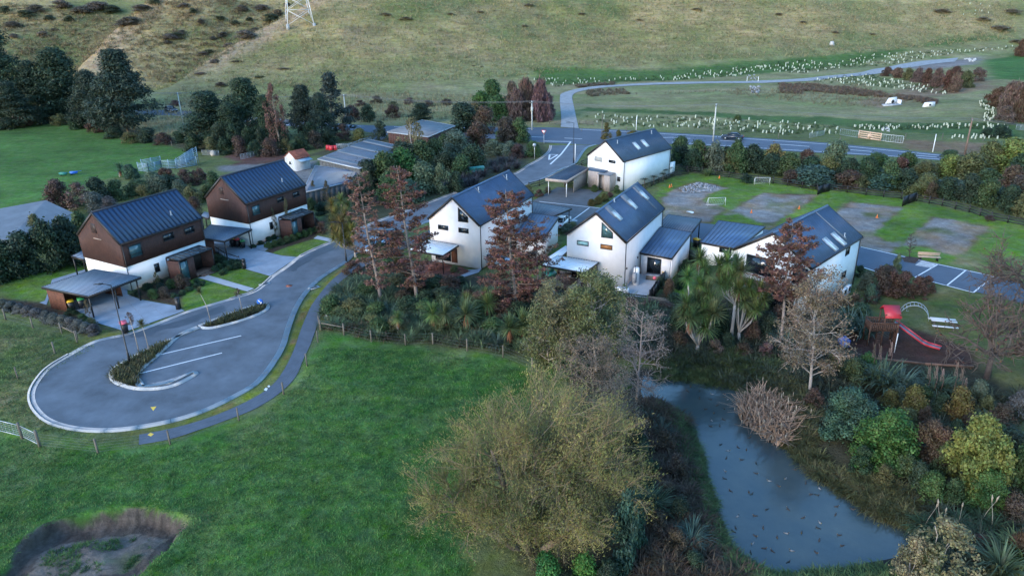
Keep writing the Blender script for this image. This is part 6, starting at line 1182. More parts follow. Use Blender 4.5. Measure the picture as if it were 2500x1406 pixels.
for i, (x, y, s, c, lb) in enumerate([(1120, 400, 2.4, GF, 'largest green flax below the play area, right of its slide line'), (1210, 420, 2.2, BF, 'blue green flax right of the largest flax'), (1060, 380, 2.0, GF, 'green flax left of the largest flax'), (1390, 430, 2.0, GF, 'green flax with pink seed stalks'), (1450, 420, 1.7, GF, 'smaller green flax right of the seed stalk flax'), (1700, 620, 1.6, BF, 'blue flax beside the purple brown shrub'), (1880, 1350, 1.9, YF, 'yellow green flax in the bottom right corner'), (1740, 1390, 1.8, GF, 'green flax at the bottom edge of the picture'), (1810, 1290, 1.5, YF, 'yellow green flax above the corner flax'), (610, 190, 1.8, BF, 'blue green spiky plant right of the pale redwood trunk'), (1020, 130, 2.2, BF, 'blue green flax clump left of the play tower'), (940, 100, 2.2, BF, 'second blue green flax left of the play tower')]): flax(*zp(ZK, x, y), s, c, lb)
for i, (x, y, s) in enumerate([(1340, 1130, 1.9), (1430, 1160, 2.1), (1520, 1140, 1.9), (1640, 1120, 1.8), (1700, 1160, 1.7)]):
    P = on(*zp(ZK, x, y)); t = thing('toetoe', 'toetoe grass with pale plumes on the right bank, %s from the left' % ORD[i], 'grass clump', P, i, 'toetoe on the right bank'); link('blades', TUSS[i % 2], t, (0, 0, 0), 0, (s*.75, s*.75, s*.8), (.060, .100, .050))
    for j in range(1+(i == 1)):
        a = j*2.1+i; e = (math.cos(a)*.5, math.sin(a)*.5, 1.9+.2*j); st = MB().tube([(0, 0, .2), (e[0]*.4, e[1]*.4, 1.1), e], [.02, .018, .012], 4).build('stalk', 'seed_plume', t, False); MB().tube([(e[0], e[1], e[2]-.05), (e[0]*1.08, e[1]*1.08, e[2]+.25), (e[0]*1.2, e[1]*1.2, e[2]+.45)], [.02, .055, .015], 6).build('plume', 'seed_plume', t, False)
for i, (x, y, hh) in enumerate([(1090, 330, 3.4), (1145, 320, 3.6), (1060, 310, 3.2), (1350, 420, 3.0), (1385, 430, 3.2), (1420, 430, 2.9), (1490, 420, 3.4), (1520, 440, 3.2), (1545, 460, 2.6)]):
    P = on(*zp(ZK, x, y+20)); t = thing('flax_stalk', 'pink brown flax seed stalk rising below the play area, %s from the left' % ORD[sorted(range(9), key=lambda q: [1090, 1145, 1060, 1350, 1385, 1420, 1490, 1520, 1545][q]).index(i)], 'flax stalk', P, 0, 'flax seed stalks below the play area')
    MB().tube([(0, 0, 0), (.1, 0, hh*.6), (-.3, .1, hh)], [.03, .025, .012], 4).build('stalk', 'flax_stalk', t, False); link('seed_pods', BUSH['wispy', i % 3], t, (-.12, 0, hh*.55), 0, (.32, .32, hh*.4), (.24, .18, .15))
# --- bank between willow and pond
row([(1480, 395, 330, 110, BRT), (1140, 350, 270, 170, BRT), (1230, 330, 240, 150, BRT), (1090, 290, 200, 150, OLV), (1500, 640, 560, 110, DKG), (1560, 720, 630, 110, DKG), (1590, 800, 690, 130, DKG), (1620, 900, 790, 130, DKG), (1600, 1000, 880, 120, DKG), (1700, 760, 640, 140, BRN, 'loose'), (1760, 900, 760, 130, BRN, 'loose'), (1700, 1020, 900, 130, BRN, 'loose'), (1660, 1200, 1060, 130, BRN, 'loose'), (1780, 1120, 990, 120, DKG), (1760, 1300, 1160, 140, BRN, 'loose'), (1860, 1390, 1280, 130, DKG)], 'on the bank between the big willow and the pond', Zr=ZJ)
for i, (x, y, s, c, lb) in enumerate([(1640, 590, .9, BF, 'pale blue flax behind the willow crown'), (1690, 640, 1.0, BF, 'pale blue flax nearer the pond tip'), (1590, 560, .8, BF, 'small pale blue flax at the bare tree foot'), (1600, 1050, 1.6, GF, 'green toetoe like flax right of the willow'), (1650, 1060, 1.5, GF, 'green flax beside the pond sedge'), (1850, 1200, 1.3, BF, 'pale flax on the left pond bank'), (1840, 1250, 1.2, BF, 'lower pale flax on the left pond bank')]): flax(*zp(ZJ, x, y), s, c, lb)
for k_, x, b, tt, w_, c, lb in [('column', 1490, 1400, 960, 180, (.036, .082, .060), 'blue green dense conifer column right of the willow'), ('column', 1540, 1300, 1000, 130, (.030, .070, .052), 'second blue green conifer column right of the willow'), ('dome', 1070, 1500, 1285, 190, (.055, .15, .035), 'vivid green shrub at the bottom edge under the willow'), ('dome', 1270, 1500, 1290, 160, (.055, .14, .035), 'second vivid green shrub at the bottom edge under the willow'), ('dome', 1400, 1500, 1330, 170, DKG, 'dark green shrub at the bottom edge right of the vivid ones'), ('dome', 1180, 1520, 1400, 170, DKG, 'dark green shrub at the bottom edge between the vivid ones')]:
    (px, py), ty = zp(ZJ, x, b), 760+tt/2.1767; shrub(k_, px, py, ty, w_/2.1767, c, lb)
# --- garden strip in front of the pale houses
row([(60, 1130, 1060, 80, SAGE), (150, 1170, 1090, 160, OLV), (280, 1190, 1100, 160, OLV), (380, 1220, 1140, 120, OLV), (340, 1040, 930, 150, MID), (240, 860, 770, 120, RBR, 'loose'), (560, 960, 870, 140, OLV), (620, 900, 830, 120, BRN), (700, 1020, 900, 150, BRN), (820, 990, 870, 180, DKG), (930, 1000, 880, 160, BRN), (1000, 960, 880, 120, DKG), (880, 1080, 960, 180, DKG), (760, 1080, 980, 130, DKG), (600, 1060, 980, 120, BRN), (1060, 1080, 980, 120, BRN), (480, 830, 760, 110, BRT), (440, 750, 640, 90, MID), (560, 780, 720, 110, OLV), (960, 850, 800, 60, OLV)], 'in the garden strip before the cream house', Zr=ZE, kind='dome', up=8, grow=1.3)
row([(100, 1150, 1030, 150, MID), (250, 1160, 1050, 170, OLV), (420, 1180, 1080, 150, MID), (640, 1160, 1040, 170, DKG), (760, 1180, 1060, 150, MID), (900, 1150, 1030, 170, MID), (1000, 1240, 1120, 150, BGR), (1110, 1200, 1070, 160, MID), (1290, 1180, 1060, 170, BRN), (1410, 1200, 1080, 160, DKG), (1500, 1280, 1150, 170, MID), (560, 1260, 1170, 150, OLV), (860, 1270, 1180, 150, OLV), (1240, 1290, 1190, 140, MID), (430, 1270, 1190, 140, MID)], 'massed behind the paddock fence', Zr=ZE, kind='dome', up=13, grow=1.35, noun='bush', group='bushes massed behind the paddock fence')
row([(900, 470, 392, 80, DKG), (940, 465, 375, 90, MID), (985, 425, 350, 90, DKG), (880, 500, 430, 60, DKG), (1030, 420, 345, 80, MID), (960, 500, 420, 80, MID), (1000, 500, 440, 70, BGR)], 'screening the end wall of the striped shed', noun='tree', group='trees screening the striped shed')
row([(1130, 1090, 990, 140, PNK, 'loose'), (1240, 1100, 980, 150, RBR, 'loose'), (1350, 1080, 970, 150, RBR, 'loose'), (1440, 1060, 960, 140, BRN, 'loose'), (1500, 1180, 1080, 140, DKG), (1430, 1330, 1240, 160, MID), (1600, 1250, 1150, 140, DKG), (1450, 920, 860, 60, BRT), (1300, 1240, 1150, 120, BRN), (1560, 1350, 1270, 130, MID), (2060, 1090, 1010, 130, DKG), (2200, 1110, 1030, 120, BRN), (2330, 1100, 1040, 140, RBR), (2450, 1120, 1060, 140, RBR), (2520, 1080, 1000, 130, DKG), (2480, 1000, 900, 70, RBR), (2420, 950, 880, 60, DKG), (2640, 1120, 1040, 150, BRN)], 'in the strip before the middle pale house', Zr=ZE, kind='dome', up=8, grow=1.3)
FL = [(200, 1000, 1.7, GF), (260, 960, 1.6, GF), (160, 960, 1.5, GF), (230, 1060, 1.6, GF), (300, 920, 1.5, GF), (190, 1080, 1.3, BF), (490, 1010, 1.5, GF), (540, 960, 1.3, GF), (430, 1110, 1.5, BF), (500, 1140, 1.5, BF), (570, 1130, 1.4, BF), (660, 1100, 1.5, BF), (700, 1150, 1.4, BF), (640, 1230, 1.3, GF), (720, 1240, 1.3, GF), (1180, 1300, 1.4, GF), (1120, 1290, 1.3, GF), (1260, 1330, 1.3, BF)]
for i, (x, y, s, c) in enumerate(sorted(FL)): flax(*zp(ZE, x, y+20), s, c, 'green strappy flax in the planting between footpath and cream house, %s from the left' % ORD[i], group='flax by the footpath bend')
for k, nm in enumerate([(100, 1060), (120, 1120), (80, 1090), (60, 1150)]):
    P = on(*zp(ZE, *nm)); r = random.Random(k); b = MB(); pts = []
    import_ = [(math.cos(a)*r.uniform(.4, .6), math.sin(a)*r.uniform(.35, .5)) for a in np.arange(0, 6.28, .9)]; b.hexa([(P[0]+x, P[1]+y, P[2]-.1) for x, y in import_], [(P[0]+x*.6, P[1]+y*.6, P[2]+r.uniform(.4, .55)) for x, y in import_]); b.top('boulder', 'stone_grey', 'grey boulder at the footpath bend, %s from the top' % ORD[[0, 2, 1, 3][k]], 'boulder', 'boulders at the footpath bend')
# --- cabbage trees
def cabbage(base, heads, lb, col_=(.105, .150, .055), skirt=True, name='cabbage_tree', fork=.45, sz=1.):
    P = on(*base); t = thing(name, lb, 'tree', P, 0, None); d = P[:2]/np.linalg.norm(P[:2]); rr = random.Random(int(base[0]*7)); mean = None; tips = []
    for hx, hy, rad in heads:
        off = rr.uniform(-.9, .9)*(1 if len(heads) > 1 else 0); q = np.array([P[0], P[1], 0])+np.append(d*off, 0); dep = proj(q+np.array([0, 0, 3]))[2]; c = CAM+ray(hx, hy)*dep; tips.append((c, rad*dep/FPX))
    zmin = min(c[2] for c, _ in tips); fk = np.array([P[0], P[1], P[2]+(zmin-P[2])*fork]); tr_ = .08+.022*math.sqrt(len(heads))
    MB().tube([P-[0, 0, .2], (P+fk)/2+[rr.uniform(-.1, .1), 0, 0], fk], [tr_*1.3, tr_, tr_*.9], 8).build('trunk', 'bark_pale', t)
    for j, (c, r_2) in enumerate(tips):
        if len(tips) > 1: MB().tube([fk, fk*.5+c*.5+[(c[0]-fk[0])*.2, (c[1]-fk[1])*.2, -.2], c-[0, 0, .05]], [tr_*.6, .08, .06], 6).build('branch', 'bark_pale', t)
        else: MB().tube([fk, c], [tr_*.9, .08], 6).build('branch', 'bark_pale', t)
        s = r_2*(2.0 if len(tips) > 1 else 1.5)*sz; cc = tuple(v*rr.uniform(.85, 1.2) for v in col_); o = link('leaf_head', ROSE[j % 3], t, tuple(c-P), rr.uniform(0, 6), (s, s, s), cc)
        if skirt and (j % 5 == 0 or len(tips) == 1): link('dead_skirt', SKIRT, t, tuple(c-P-[0, 0, .1]), rr.uniform(0, 6), (s*.55, s*.55, s*.85))
SKIRT = mesh('dead_skirt', *blades(90, 70, (.7, 1.1), .07, (R2(-89), R2(-60)), R2(8), .12, 2), 'dead_leaf')
LOWC = [(805, 1120, 1230, 60), (890, 1120, 1240, 62), (1040, 1120, 1290, 76), (1045, 1030, 1280, 44), (1195, 1050, 1300, 62), (1350, 1220, 1370, 68), (1180, 990, 1240, 40), (1440, 1190, 1360, 70), (1500, 1200, 1370, 60), (555, 1150, 1290, 40)]
for i, (x, y, b, r) in enumerate(sorted(LOWC)):
    cabbage(zp(ZE, x, min(b, y+105)), [(*zp(ZE, x, y), r/2.907*1.3)], 'single headed cabbage tree in the strip above the paddock fence, %s from the left' % ORD[i], (.120, .160, .062))
cabbage(zp(ZF, 150, 1165), [(*zp(ZF, x, y), r/2.4244) for x, y, r in [(165, 610, 45), (190, 660, 45), (95, 715, 40), (215, 700, 38), (205, 810, 55), (150, 850, 55), (230, 870, 55), (90, 880, 55), (180, 930, 60), (250, 930, 55), (110, 960, 60), (200, 1010, 60), (75, 930, 45), (165, 760, 40)]], 'tallest many headed cabbage tree nearest the pond bank', fork=.3)
cabbage(zp(ZF, 350, 1100), [(*zp(ZF, x, y), r/2.4244) for x, y, r in [(280, 650, 48), (330, 630, 50), (385, 640, 50), (300, 710, 48), (360, 700, 52), (410, 680, 46), (330, 760, 45), (290, 760, 40)]], 'round headed cabbage tree with straight grey trunk in front of the white balcony house', fork=.7)
cabbage(zp(ZF, 392, 1100), [(*zp(ZF, x, y), r/2.4244) for x, y, r in [(400, 790, 48), (460, 780, 46), (520, 800, 44), (430, 860, 50), (490, 850, 46), (545, 850, 38), (450, 920, 44), (380, 840, 42), (500, 910, 38)]], 'forked cabbage tree right of the straight trunked one', fork=.4)
cabbage(zp(ZE, 260, 720), [(*zp(ZE, x, y), r/2.907) for x, y, r in [(90, 350, 38), (150, 320, 38), (200, 350, 36), (110, 410, 42), (180, 420, 44), (90, 480, 40), (150, 480, 48), (220, 470, 44), (110, 540, 44), (180, 550, 50), (230, 540, 44), (150, 600, 44), (100, 590, 30), (210, 610, 40)]], 'olive many headed cabbage tree beside the road before the farther brown house', (.15, .155, .05), fork=.4)
cabbage(zp(ZF, -0, 0) if False else (292, 432), [(292, 412, 15)], 'small blue green cabbage tree at the edge of the left field', (.07, .11, .075))
mat('bark_mid', (.20, .165, .15), .9, scale=3, var=.25, bump=.5, stretch=(1, 1, .2))
# --- conifers with rust foliage, bare and half bare trees
def rod(A, B, r0, r1, bow=0., n=3): 
    A = np.array(A); B = np.array(B); return [A+(B-A)*i/n+[0, 0, bow*math.sin(PI*i/n)] for i in range(n+1)], [r0+(r1-r0)*i/n for i in range(n+1)]
def feather(seed, n, sx, sy, m='foliage'): pass
def redwood(base, top, wpx, lb, color, dens=1., c0=.12, trunkm='bark_mid'):
    P = on(*base); top = np.array(top, float); dep = proj(P+np.array([0, 0, 5]))[2]; T = CAM+ray(*top)*(dep+.5); v = (T-P); h = v[2]; w_ = wpx*mpp(P)
    t = thing('conifer', lb, 'tree', P, 0, 'rust leaved conifers before the pale houses'); rr = np.random.RandomState(int(base[0])); rad = .0125*h
    axis_ = lambda s: np.array([v[0]*s, v[1]*s, h*s]); MB().tube([axis_(s)+[math.sin(s*9)*.06, 0, 0] for s in np.linspace(0, 1, 9)], np.linspace(rad*1.25, .02, 9), 8).build('trunk', trunkm, t, False, True)
    LP, LN, LT, LS = [], [], [], []; nb = int(80*dens); bm = MB()
    for i in range(nb):
        s = c0+(1-c0)*(i+rr.rand())/nb*.97; L = w_*.5*1.4*(1.1-((s-c0)/(1-c0)))**.42*rr.uniform(.35, 1.1)*min(1, .5+ (s-c0)*4); a = i*2.4+rr.rand(); o = axis_(s); up = .1+.25*rr.rand()
        e = o+np.array([math.cos(a)*L, math.sin(a)*L, L*up]); pts, rs = rod(o, e, .045*(1.1-s)+.015, .008, -.06*L, 3); bm.tube(pts, rs, 4, False)
        for q in range(int(2+L*1.6)):
            f = .3+.7*rr.rand(); b0 = o+(e-o)*f; a2 = a+rr.choice([-1, 1])*rr.uniform(.5, 1.1); l2 = L*.35*(1.15-f)+.15; e2 = b0+np.array([math.cos(a2)*l2, math.sin(a2)*l2, l2*rr.uniform(-.2, .25)]); p2, r2 = rod(b0, e2, .014, .005, 0, 1); bm.tube(p2, r2, 3, False)
            m_ = int(20*dens); ff = rr.rand(m_); ps = b0+(e2-b0)*ff[:, None]+rr.normal(size=(m_, 3))*.09; LP.append(ps); LT.append(np.tile(unit((e2-b0)[None]), (m_, 1)))
        m_ = int(24*L*dens); ff = .25+.8*rr.rand(m_); LP.append(o+(e-o)*ff[:, None]+rr.normal(size=(m_, 3))*[.13, .13, .09]); LT.append(np.tile(unit((e-o)[None]), (m_, 1)))
    bm.build('branches', trunkm, t, False, kind='stuff')
    Pc = np.concatenate(LP); Tt = unit(np.concatenate(LT)+rr.normal(size=Pc.shape)*.6); n = len(Pc); Nn = unit(np.array([0, 0, 1.])+rr.normal(size=(n, 3))*.6); Tt = unit(Tt-Nn*np.sum(Tt*Nn, 1)[:, None]); s = rr.uniform(.08, .19, n); link('crown', quadmesh('crown', Pc, Nn, Tt, s, s*.42, 'foliage'), t, (0, 0, 0), 0, (1, 1, 1), color)
RUST = (.158, .082, .064); RUST2 = (.185, .108, .084)
redwood(zp(ZE, 440, 1050), zp(ZE, 262, 120), 290/2.907, 'leaning sparse rust conifer, leftmost of the row, beside the olive cabbage tree', RUST2, .9)
redwood(zp(ZE, 695, 1040), zp(ZE, 545, 70), 370/2.907, 'tall dark rust conifer left of the cream gable', RUST, 1.05)
redwood(zp(ZE, 1400, 1120), zp(ZE, 1315, 240), 400/2.907*1.05, 'broadest rust conifer between the two cream gables', RUST, 1.25, .1)
redwood(zp(ZE, 1555, 1060), zp(ZE, 1535, 450), 330/2.907, 'thin rust conifer right of the broadest one', RUST2, .55, .15)
redwood(zp(ZF, 640, 1125), zp(ZF, 715, 395), 330/2.4244, 'rust conifer with clear grey trunk before the balcony house', RUST, 1., .38)
def branchy(P, h, w_, seed, levels=4, first=6, kids=(3, 5), up=.6, spread=.9, r0=.14, gnarl=.25, rootspread=.0, clear_=.25, lens=None, twigs=6, shapef=None):
    """recursive limbs; returns MB of limbs, twig segments array (A,B), tips"""
    r = np.random.RandomState(seed); mb = MB(); TW = []; tips = []
    def grow(A, d, L, rad, lev):
        n = 3; pts = [A]; 
        for i in range(n): d = d+r.normal(size=3)*gnarl*.5+[0, 0, up*.12]; d = d/np.linalg.norm(d); pts.append(pts[-1]+d*L/n)
        if lev < levels-1: mb.tube(pts, [rad*(1-.5*i/n) for i in range(n+1)], 6 if lev == 0 else (4 if lev == 1 else 3), False)
        else: TW.extend(zip(pts[:-1], pts[1:], [max(rad*(1-.25*i), .004) for i in range(n)]))
        if lev == levels-1:
            tips.extend(pts[1:]); return
        for j in range(r.randint(kids[0], kids[1]+1)):
            f = .35+.65*(j+r.rand())/kids[1] if lev else .3+.7*r.rand(); f = min(f, 1); k = min(int(f*n), n-1); q = pts[k]+(pts[k+1]-pts[k])*(f*n-k)
            nd = d*.9+rdir(r, 1)[0]*spread; nd /= np.linalg.norm(nd); grow(q, nd, L*r.uniform(.5, .78), rad*.5, lev+1)
    return grow, mb, TW, tips, r
def finish_tree(t, mb, TW, tips, r, barkm, col_, nleaf, ls, twm='foliage', lj=.12, twc=None, asp=.5, mt=None):
    if mb.v: mb.build('branches', barkm, t, False, kind='stuff', smooth_=True)
    A = np.array([a for a, b, w in TW]); B = np.array([b for a, b, w in TW]); w_ = np.array([w for a, b, w in TW])[:, None]*(2.6 if barkm == 'bark_oak' else 1.3); D = unit(B-A); S_ = unit(np.cross(D, rdir(r, len(A)))); U = np.cross(D, S_)
    V = np.concatenate([np.stack([A-S_*w_, A+S_*w_, B+S_*w_*.7, B-S_*w_*.7], 1), np.stack([A-U*w_, A+U*w_, B+U*w_*.7, B-U*w_*.7], 1)]).reshape(-1, 3); o = link('twigs', mesh('twigs', V, np.arange(len(V)).reshape(-1, 4), barkm if twc is None else twc), t); o['kind'] = 'stuff'
    if nleaf:
        T_ = np.array(tips); k = r.randint(0, len(T_), nleaf); P = T_[k]+r.normal(size=(nleaf, 3))*lj; N_ = unit(r.normal(size=(nleaf, 3))+[0, 0, .6]); Tt = unit(np.cross(N_, rdir(r, nleaf))); s = ls*r.uniform(.6, 1.5, nleaf)
        if mt: Tt = unit(np.array([0, 0, 1.])+P*[.12, .12, 0]+r.normal(size=(nleaf, 3))*.55); N_ = unit(np.cross(Tt, rdir(r, nleaf)))
        link('crown', quadmesh('crown', P, N_, Tt, s, s*asp, mt or 'foliage'), t, (0, 0, 0), 0, (1, 1, 1), col_)
def mono(base, top, wpx, lb, barkm, col_, nleaf, ls, dens=26, levels=3, name='tree', seed=1, up=.5, cl=.2, lj=.16, tr=.013, group=None, kids=(4, 5), taper=.5):
    """single stemmed tree with whorled side limbs"""
    P = on(*base); dep = proj(P+np.array([0, 0, 5]))[2]; T = CAM+ray(*top)*dep; v = T-P; h = v[2]; w_ = wpx*mpp(P); t = thing(name, lb, 'tree', P, 0, group)
    grow, mb, TW, tips, r = branchy(P, h, w_, seed, levels+1, up=up, kids=kids); tp = [np.array([v[0]*s, v[1]*s, h*s])+r.normal(size=3)*[.05, .05, 0]*(s > 0) for s in np.linspace(0, 1, 8)]; MB().tube(tp, np.linspace(tr*h*1.2, .02, 8), 8).build('trunk', barkm, t, False, True)
    for i in range(dens):
        s = cl+(1-cl)*(i+r.rand())/dens*.98; L = w_*.50*(1.15-((s-cl)/(1-cl))**1.4*taper)*r.uniform(.7, 1.1)*min(1., .6+(s-cl)*3); a = i*2.4+r.rand(); grow(np.array([v[0]*s, v[1]*s, h*s]), unit(np.array([[math.cos(a), math.sin(a), r.uniform(.15, .6)]]))[0], L*.75, .03+.04*(1-s), 1)
    finish_tree(t, mb, TW, tips, r, barkm, col_, nleaf, ls, lj=lj); return t
AL = 'half bare alders between the houses and the pond'
mono((1372, 900), (1352, 705), 120, 'leftmost olive brown sparse tree before the middle pale house', 'bark_pale', (.165, .160, .085), 11000, .08, 26, 3, seed=3, group=AL)
mono((1455, 905), (1440, 690), 165, 'fuller olive green tree right of the sparse olive one', 'bark_pale', (.125, .145, .062), 22000, .085, 30, 3, seed=4, group=AL)
mono((1340, 890), (1335, 770), 120, 'low olive leafy tree above the bright green shrub', 'bark_pale', (.135, .155, .068), 14000, .08, 24, 3, seed=14, group=AL, cl=.05)
mono(zp(ZJ, 1555, 480), (1572, 760), 150, 'pale grey leafless tree at the left tip of the pond', 'bark_mid', (.27, .22, .20), 2600, .045, 28, 3, seed=5, name='bare_tree', up=.2, cl=.15)
mono(zp(ZJ, 1330, 520), (1440, 850), 170, 'grey brown speckled tree behind the willow crown', 'bark', (.17, .135, .105), 6500, .06, 24, 3, seed=6, group=AL, cl=.1)
mono((1520, 1060), (1500, 940), 130, 'grey speckled bush tree right of the willow top', 'bark', (.15, .135, .11), 4500, .055, 22, 3, seed=16, group=AL, cl=.05)
mono((1976, 962), (1996, 695), 165, 'brown speckled alder on the right bank above the pond', 'bark_pale', (.170, .130, .090), 15000, .075, 32, 3, seed=7, group=AL, cl=.18)
mat('bark_oak', (.085, .066, .058), .9, var=.2)
def oak(base, top, wpx, lb, seed, lean=0., barkm='bark_oak', col_=(.16, .07, .04), nl=260):
    P = on(*base); h = topz(P, top)-P[2]; w_ = wpx*mpp(P); t = thing('bare_tree', lb, 'tree', P, 0, 'leafless oaks at the right'); grow, mb, TW, tips, r = branchy(P, h, w_, seed, 5, up=.25, spread=1.0, gnarl=.45, kids=(3, 5))
    fk = np.array([lean, 0, h*.3]); MB().tube([(0, 0, -.2), (lean*.5, .05, h*.15), fk], [.28, .22, .18], 8).build('trunk', barkm, t, False, True)
    for i in range(11): a = i*2*PI/5.5+r.rand()*.6; grow(fk+[0, 0, r.uniform(-.6, .3)], unit(np.array([[math.cos(a), math.sin(a), r.uniform(.3, 1.1)]]))[0], w_*.40, .13, 1)
    finish_tree(t, mb, TW, tips, r, barkm, col_, nl, .10)
oak((2411, 915), 690, 270, 'gnarled leafless oak right of the play area', 21)
oak((2500, 760), 560, 230, 'leafless oak at the right edge above the lane', 22)
oak((2560, 960), 640, 220, 'leafless oak cut by the right edge of the picture', 23)
P = on(*zp(ZF, 1408, 600)); t = mono(zp(ZF, 1408, 605), zp(ZF, 1420, 460), 34, 'slim bare sapling in a mulch bed by the bench', 'bark_dark', (.1, .1, .1), 60, .05, 14, 2, name='bare_tree', seed=31)
sheet('mulch_bed', gw(zl(ZF, [(1362, 605), (1400, 597), (1470, 608), (1440, 640), (1375, 630)])), .048, 'bark_mulch')
# purple brown shrubs right of the balcony house
row([(1230, 820, 660, 140, BRN, 'dome'), (1300, 830, 680, 160, RBR, 'loose'), (1360, 840, 690, 150, BRN, 'loose'), (1450, 840, 720, 150, RBR, 'loose'), (1500, 820, 715, 110, RBR, 'loose'), (1180, 860, 780, 110, BRN, 'loose'), (1150, 790, 690, 100, SAGE), (1170, 860, 760, 90, BGR), (1110, 720, 650, 70, DKG), (1330, 680, 580, 50, SAGE, 'column'), (1080, 900, 820, 110, BRN, 'loose'), (1020, 890, 830, 90, RBR, 'loose'), (1090, 1030, 880, 200, BGR, 'spiky'), (1020, 1000, 900, 120, BGR, 'spiky'), (1270, 760, 650, 120, BRN)], 'between the balcony house and the play tower', Zr=ZF, kind='dome')
row([(20, 1090, 900, 130, DKG), (280, 1090, 900, 130, DKG), (560, 1080, 930, 150, DKG), (620, 1040, 880, 120, BRN), (470, 1100, 960, 110, BRN), (720, 1010, 930, 100, BRN), (80, 700, 620, 90, DKG, 'spiky'), (40, 790, 700, 80, DKG, 'spiky'), (40, 1150, 1040, 120, BRN), (250, 1190, 1090, 120, PNK, 'loose'), (420, 1200, 1110, 130, BRN, 'loose'), (560, 1200, 1110, 120, PNK, 'loose'), (330, 1150, 1050, 100, DKG), (860, 1130, 1040, 110, DKG)], 'under the cabbage trees at the pond bank', Zr=ZF, kind='dome')
# shrubs in beds of the pale row
row([(1480, 300, 200, 90, OLV, 'loose'), (1760, 560, 480, 110, SAGE), (1800, 540, 470, 80, SAGE), (2020, 330, 270, 80, OCH, 'spiky'), (1980, 350, 290, 70, OCH, 'spiky'), (2060, 300, 260, 60, RBR, 'spiky'), (1930, 360, 310, 70, OCH, 'spiky'), (1560, 300, 240, 70, RBR, 'loose'), (1620, 270, 220, 60, RBR, 'loose'), (1950, 260, 210, 60, MID, 'spiky'), (2110, 270, 210, 60, MID, 'loose')], 'around the courtyard of the bright white house', Zr=ZE)
# --- the big willow
def willow():
    P = on(1300, 1330); P = np.array([1.2, 35.2, 0.]); P[2] = zt(P[0], P[1]); t = thing('willow_tree', 'huge yellow brown willow with fine twigs filling the foreground', 'tree', P, 0); grow, mb, TW, tips, r = branchy(P, 1, 1, 77, 6, up=.5, spread=.62, gnarl=.22, kids=(4, 5))
    for j, (x, y, hx, hy, tx, ty_, hh, n) in enumerate([(0, 0, .0, .3, 0, 1.4, 10.6, 20), (-1.2, .5, -.35, .1, -2.6, 1.2, 9.4, 16), (1.4, .4, .35, .2, 3.2, 1.4, 9.2, 18), (-2.0, -1., -.7, -.2, -5.4, -.4, 6.4, 15), (.6, -1.2, .2, -.6, 2.4, -2.2, 6.6, 14), (-.5, -1.4, -.2, -.7, -1.8, -2.4, 6.2, 14), (2, -.3, .5, 0, 4.2, -.2, 7.2, 12)]):
        top = np.array([tx, ty_, hh*.62]); b = np.array([x*.5, y*.5, -.2]); pts = [b, b*.4+top*.6+[0, 0, -.4], top]; MB().tube(pts, [.30, .2, .09], 7).build('trunk', 'bark', t, False, True)
        for i in range(n):
            s = .25+.75*(i+r.rand())/n; o = b+(top-b)*s; a = i*2.4+j; el_ = r.uniform(.25, 1.3); grow(o, unit(np.array([[math.cos(a)+hx, math.sin(a)+hy, el_]]))[0], hh*.27, .07, 2)
    print('willow', len(TW), len(tips)); finish_tree(t, mb, TW, tips, r, 'willow_twig', (.185, .190, .064), 95000, .075, lj=.22, asp=.20, mt='foliage_soft')
leafmat('foliage_soft', .25, .28, .5)
mat('willow_twig', (.205, .165, .100), .9, scale=1.2, var=.2)
willow()
print('plants done')
# ================================================================ STREET FURNITURE, FENCES, VEHICLES, SMALL THINGS
def lamp(base, top, lb, arm=(-1, 0), m='frame_black'):
    P = G(*base); h = topz(P, top[1]); t = thing('street_lamp', lb, 'street lamp', P, 0, 'black street lamps'); MB().tube([(0, 0, 0), (0, 0, 1.1), (0, 0, 1.15), (0, 0, h)], [.10, .10, .065, .045], 8).build('pole', m, t, False); MB().lathe((0, 0, 0), [(0, .17), (.08, .17), (.09, .11)], 8).build('base_plate', m, t, False)
    a = np.array([arm[0], arm[1], 0.])*.9; MB().tube([(0, 0, h), (a[0]*.5, a[1]*.5, h+.14), (a[0], a[1], h+.16)], .035, 6).build('arm', m, t, False); MB().hexa([a*.8+[-.0, -.13, h+.13], a*1.6+[0, -.1, h+.13], a*1.6+[0, .1, h+.13], a*.8+[0, .13, h+.13]], [a*.8+[0, -.13, h+.22], a*1.6+[0, -.07, h+.17], a*1.6+[0, .07, h+.17], a*.8+[0, .13, h+.22]]).build('lamp_head', m, t, False)
lamp((318, 888), (275, 697), 'tall black street lamp on the traffic island bed'); lamp((1400, 399), (1402, 301), 'black street lamp with grey arm at the road junction'); lamp((846, 640), (838, 545), 'black street lamp partly behind the olive cabbage tree')
def hgt(P, ty): return topz(P, ty)-P[2]
POLES = []
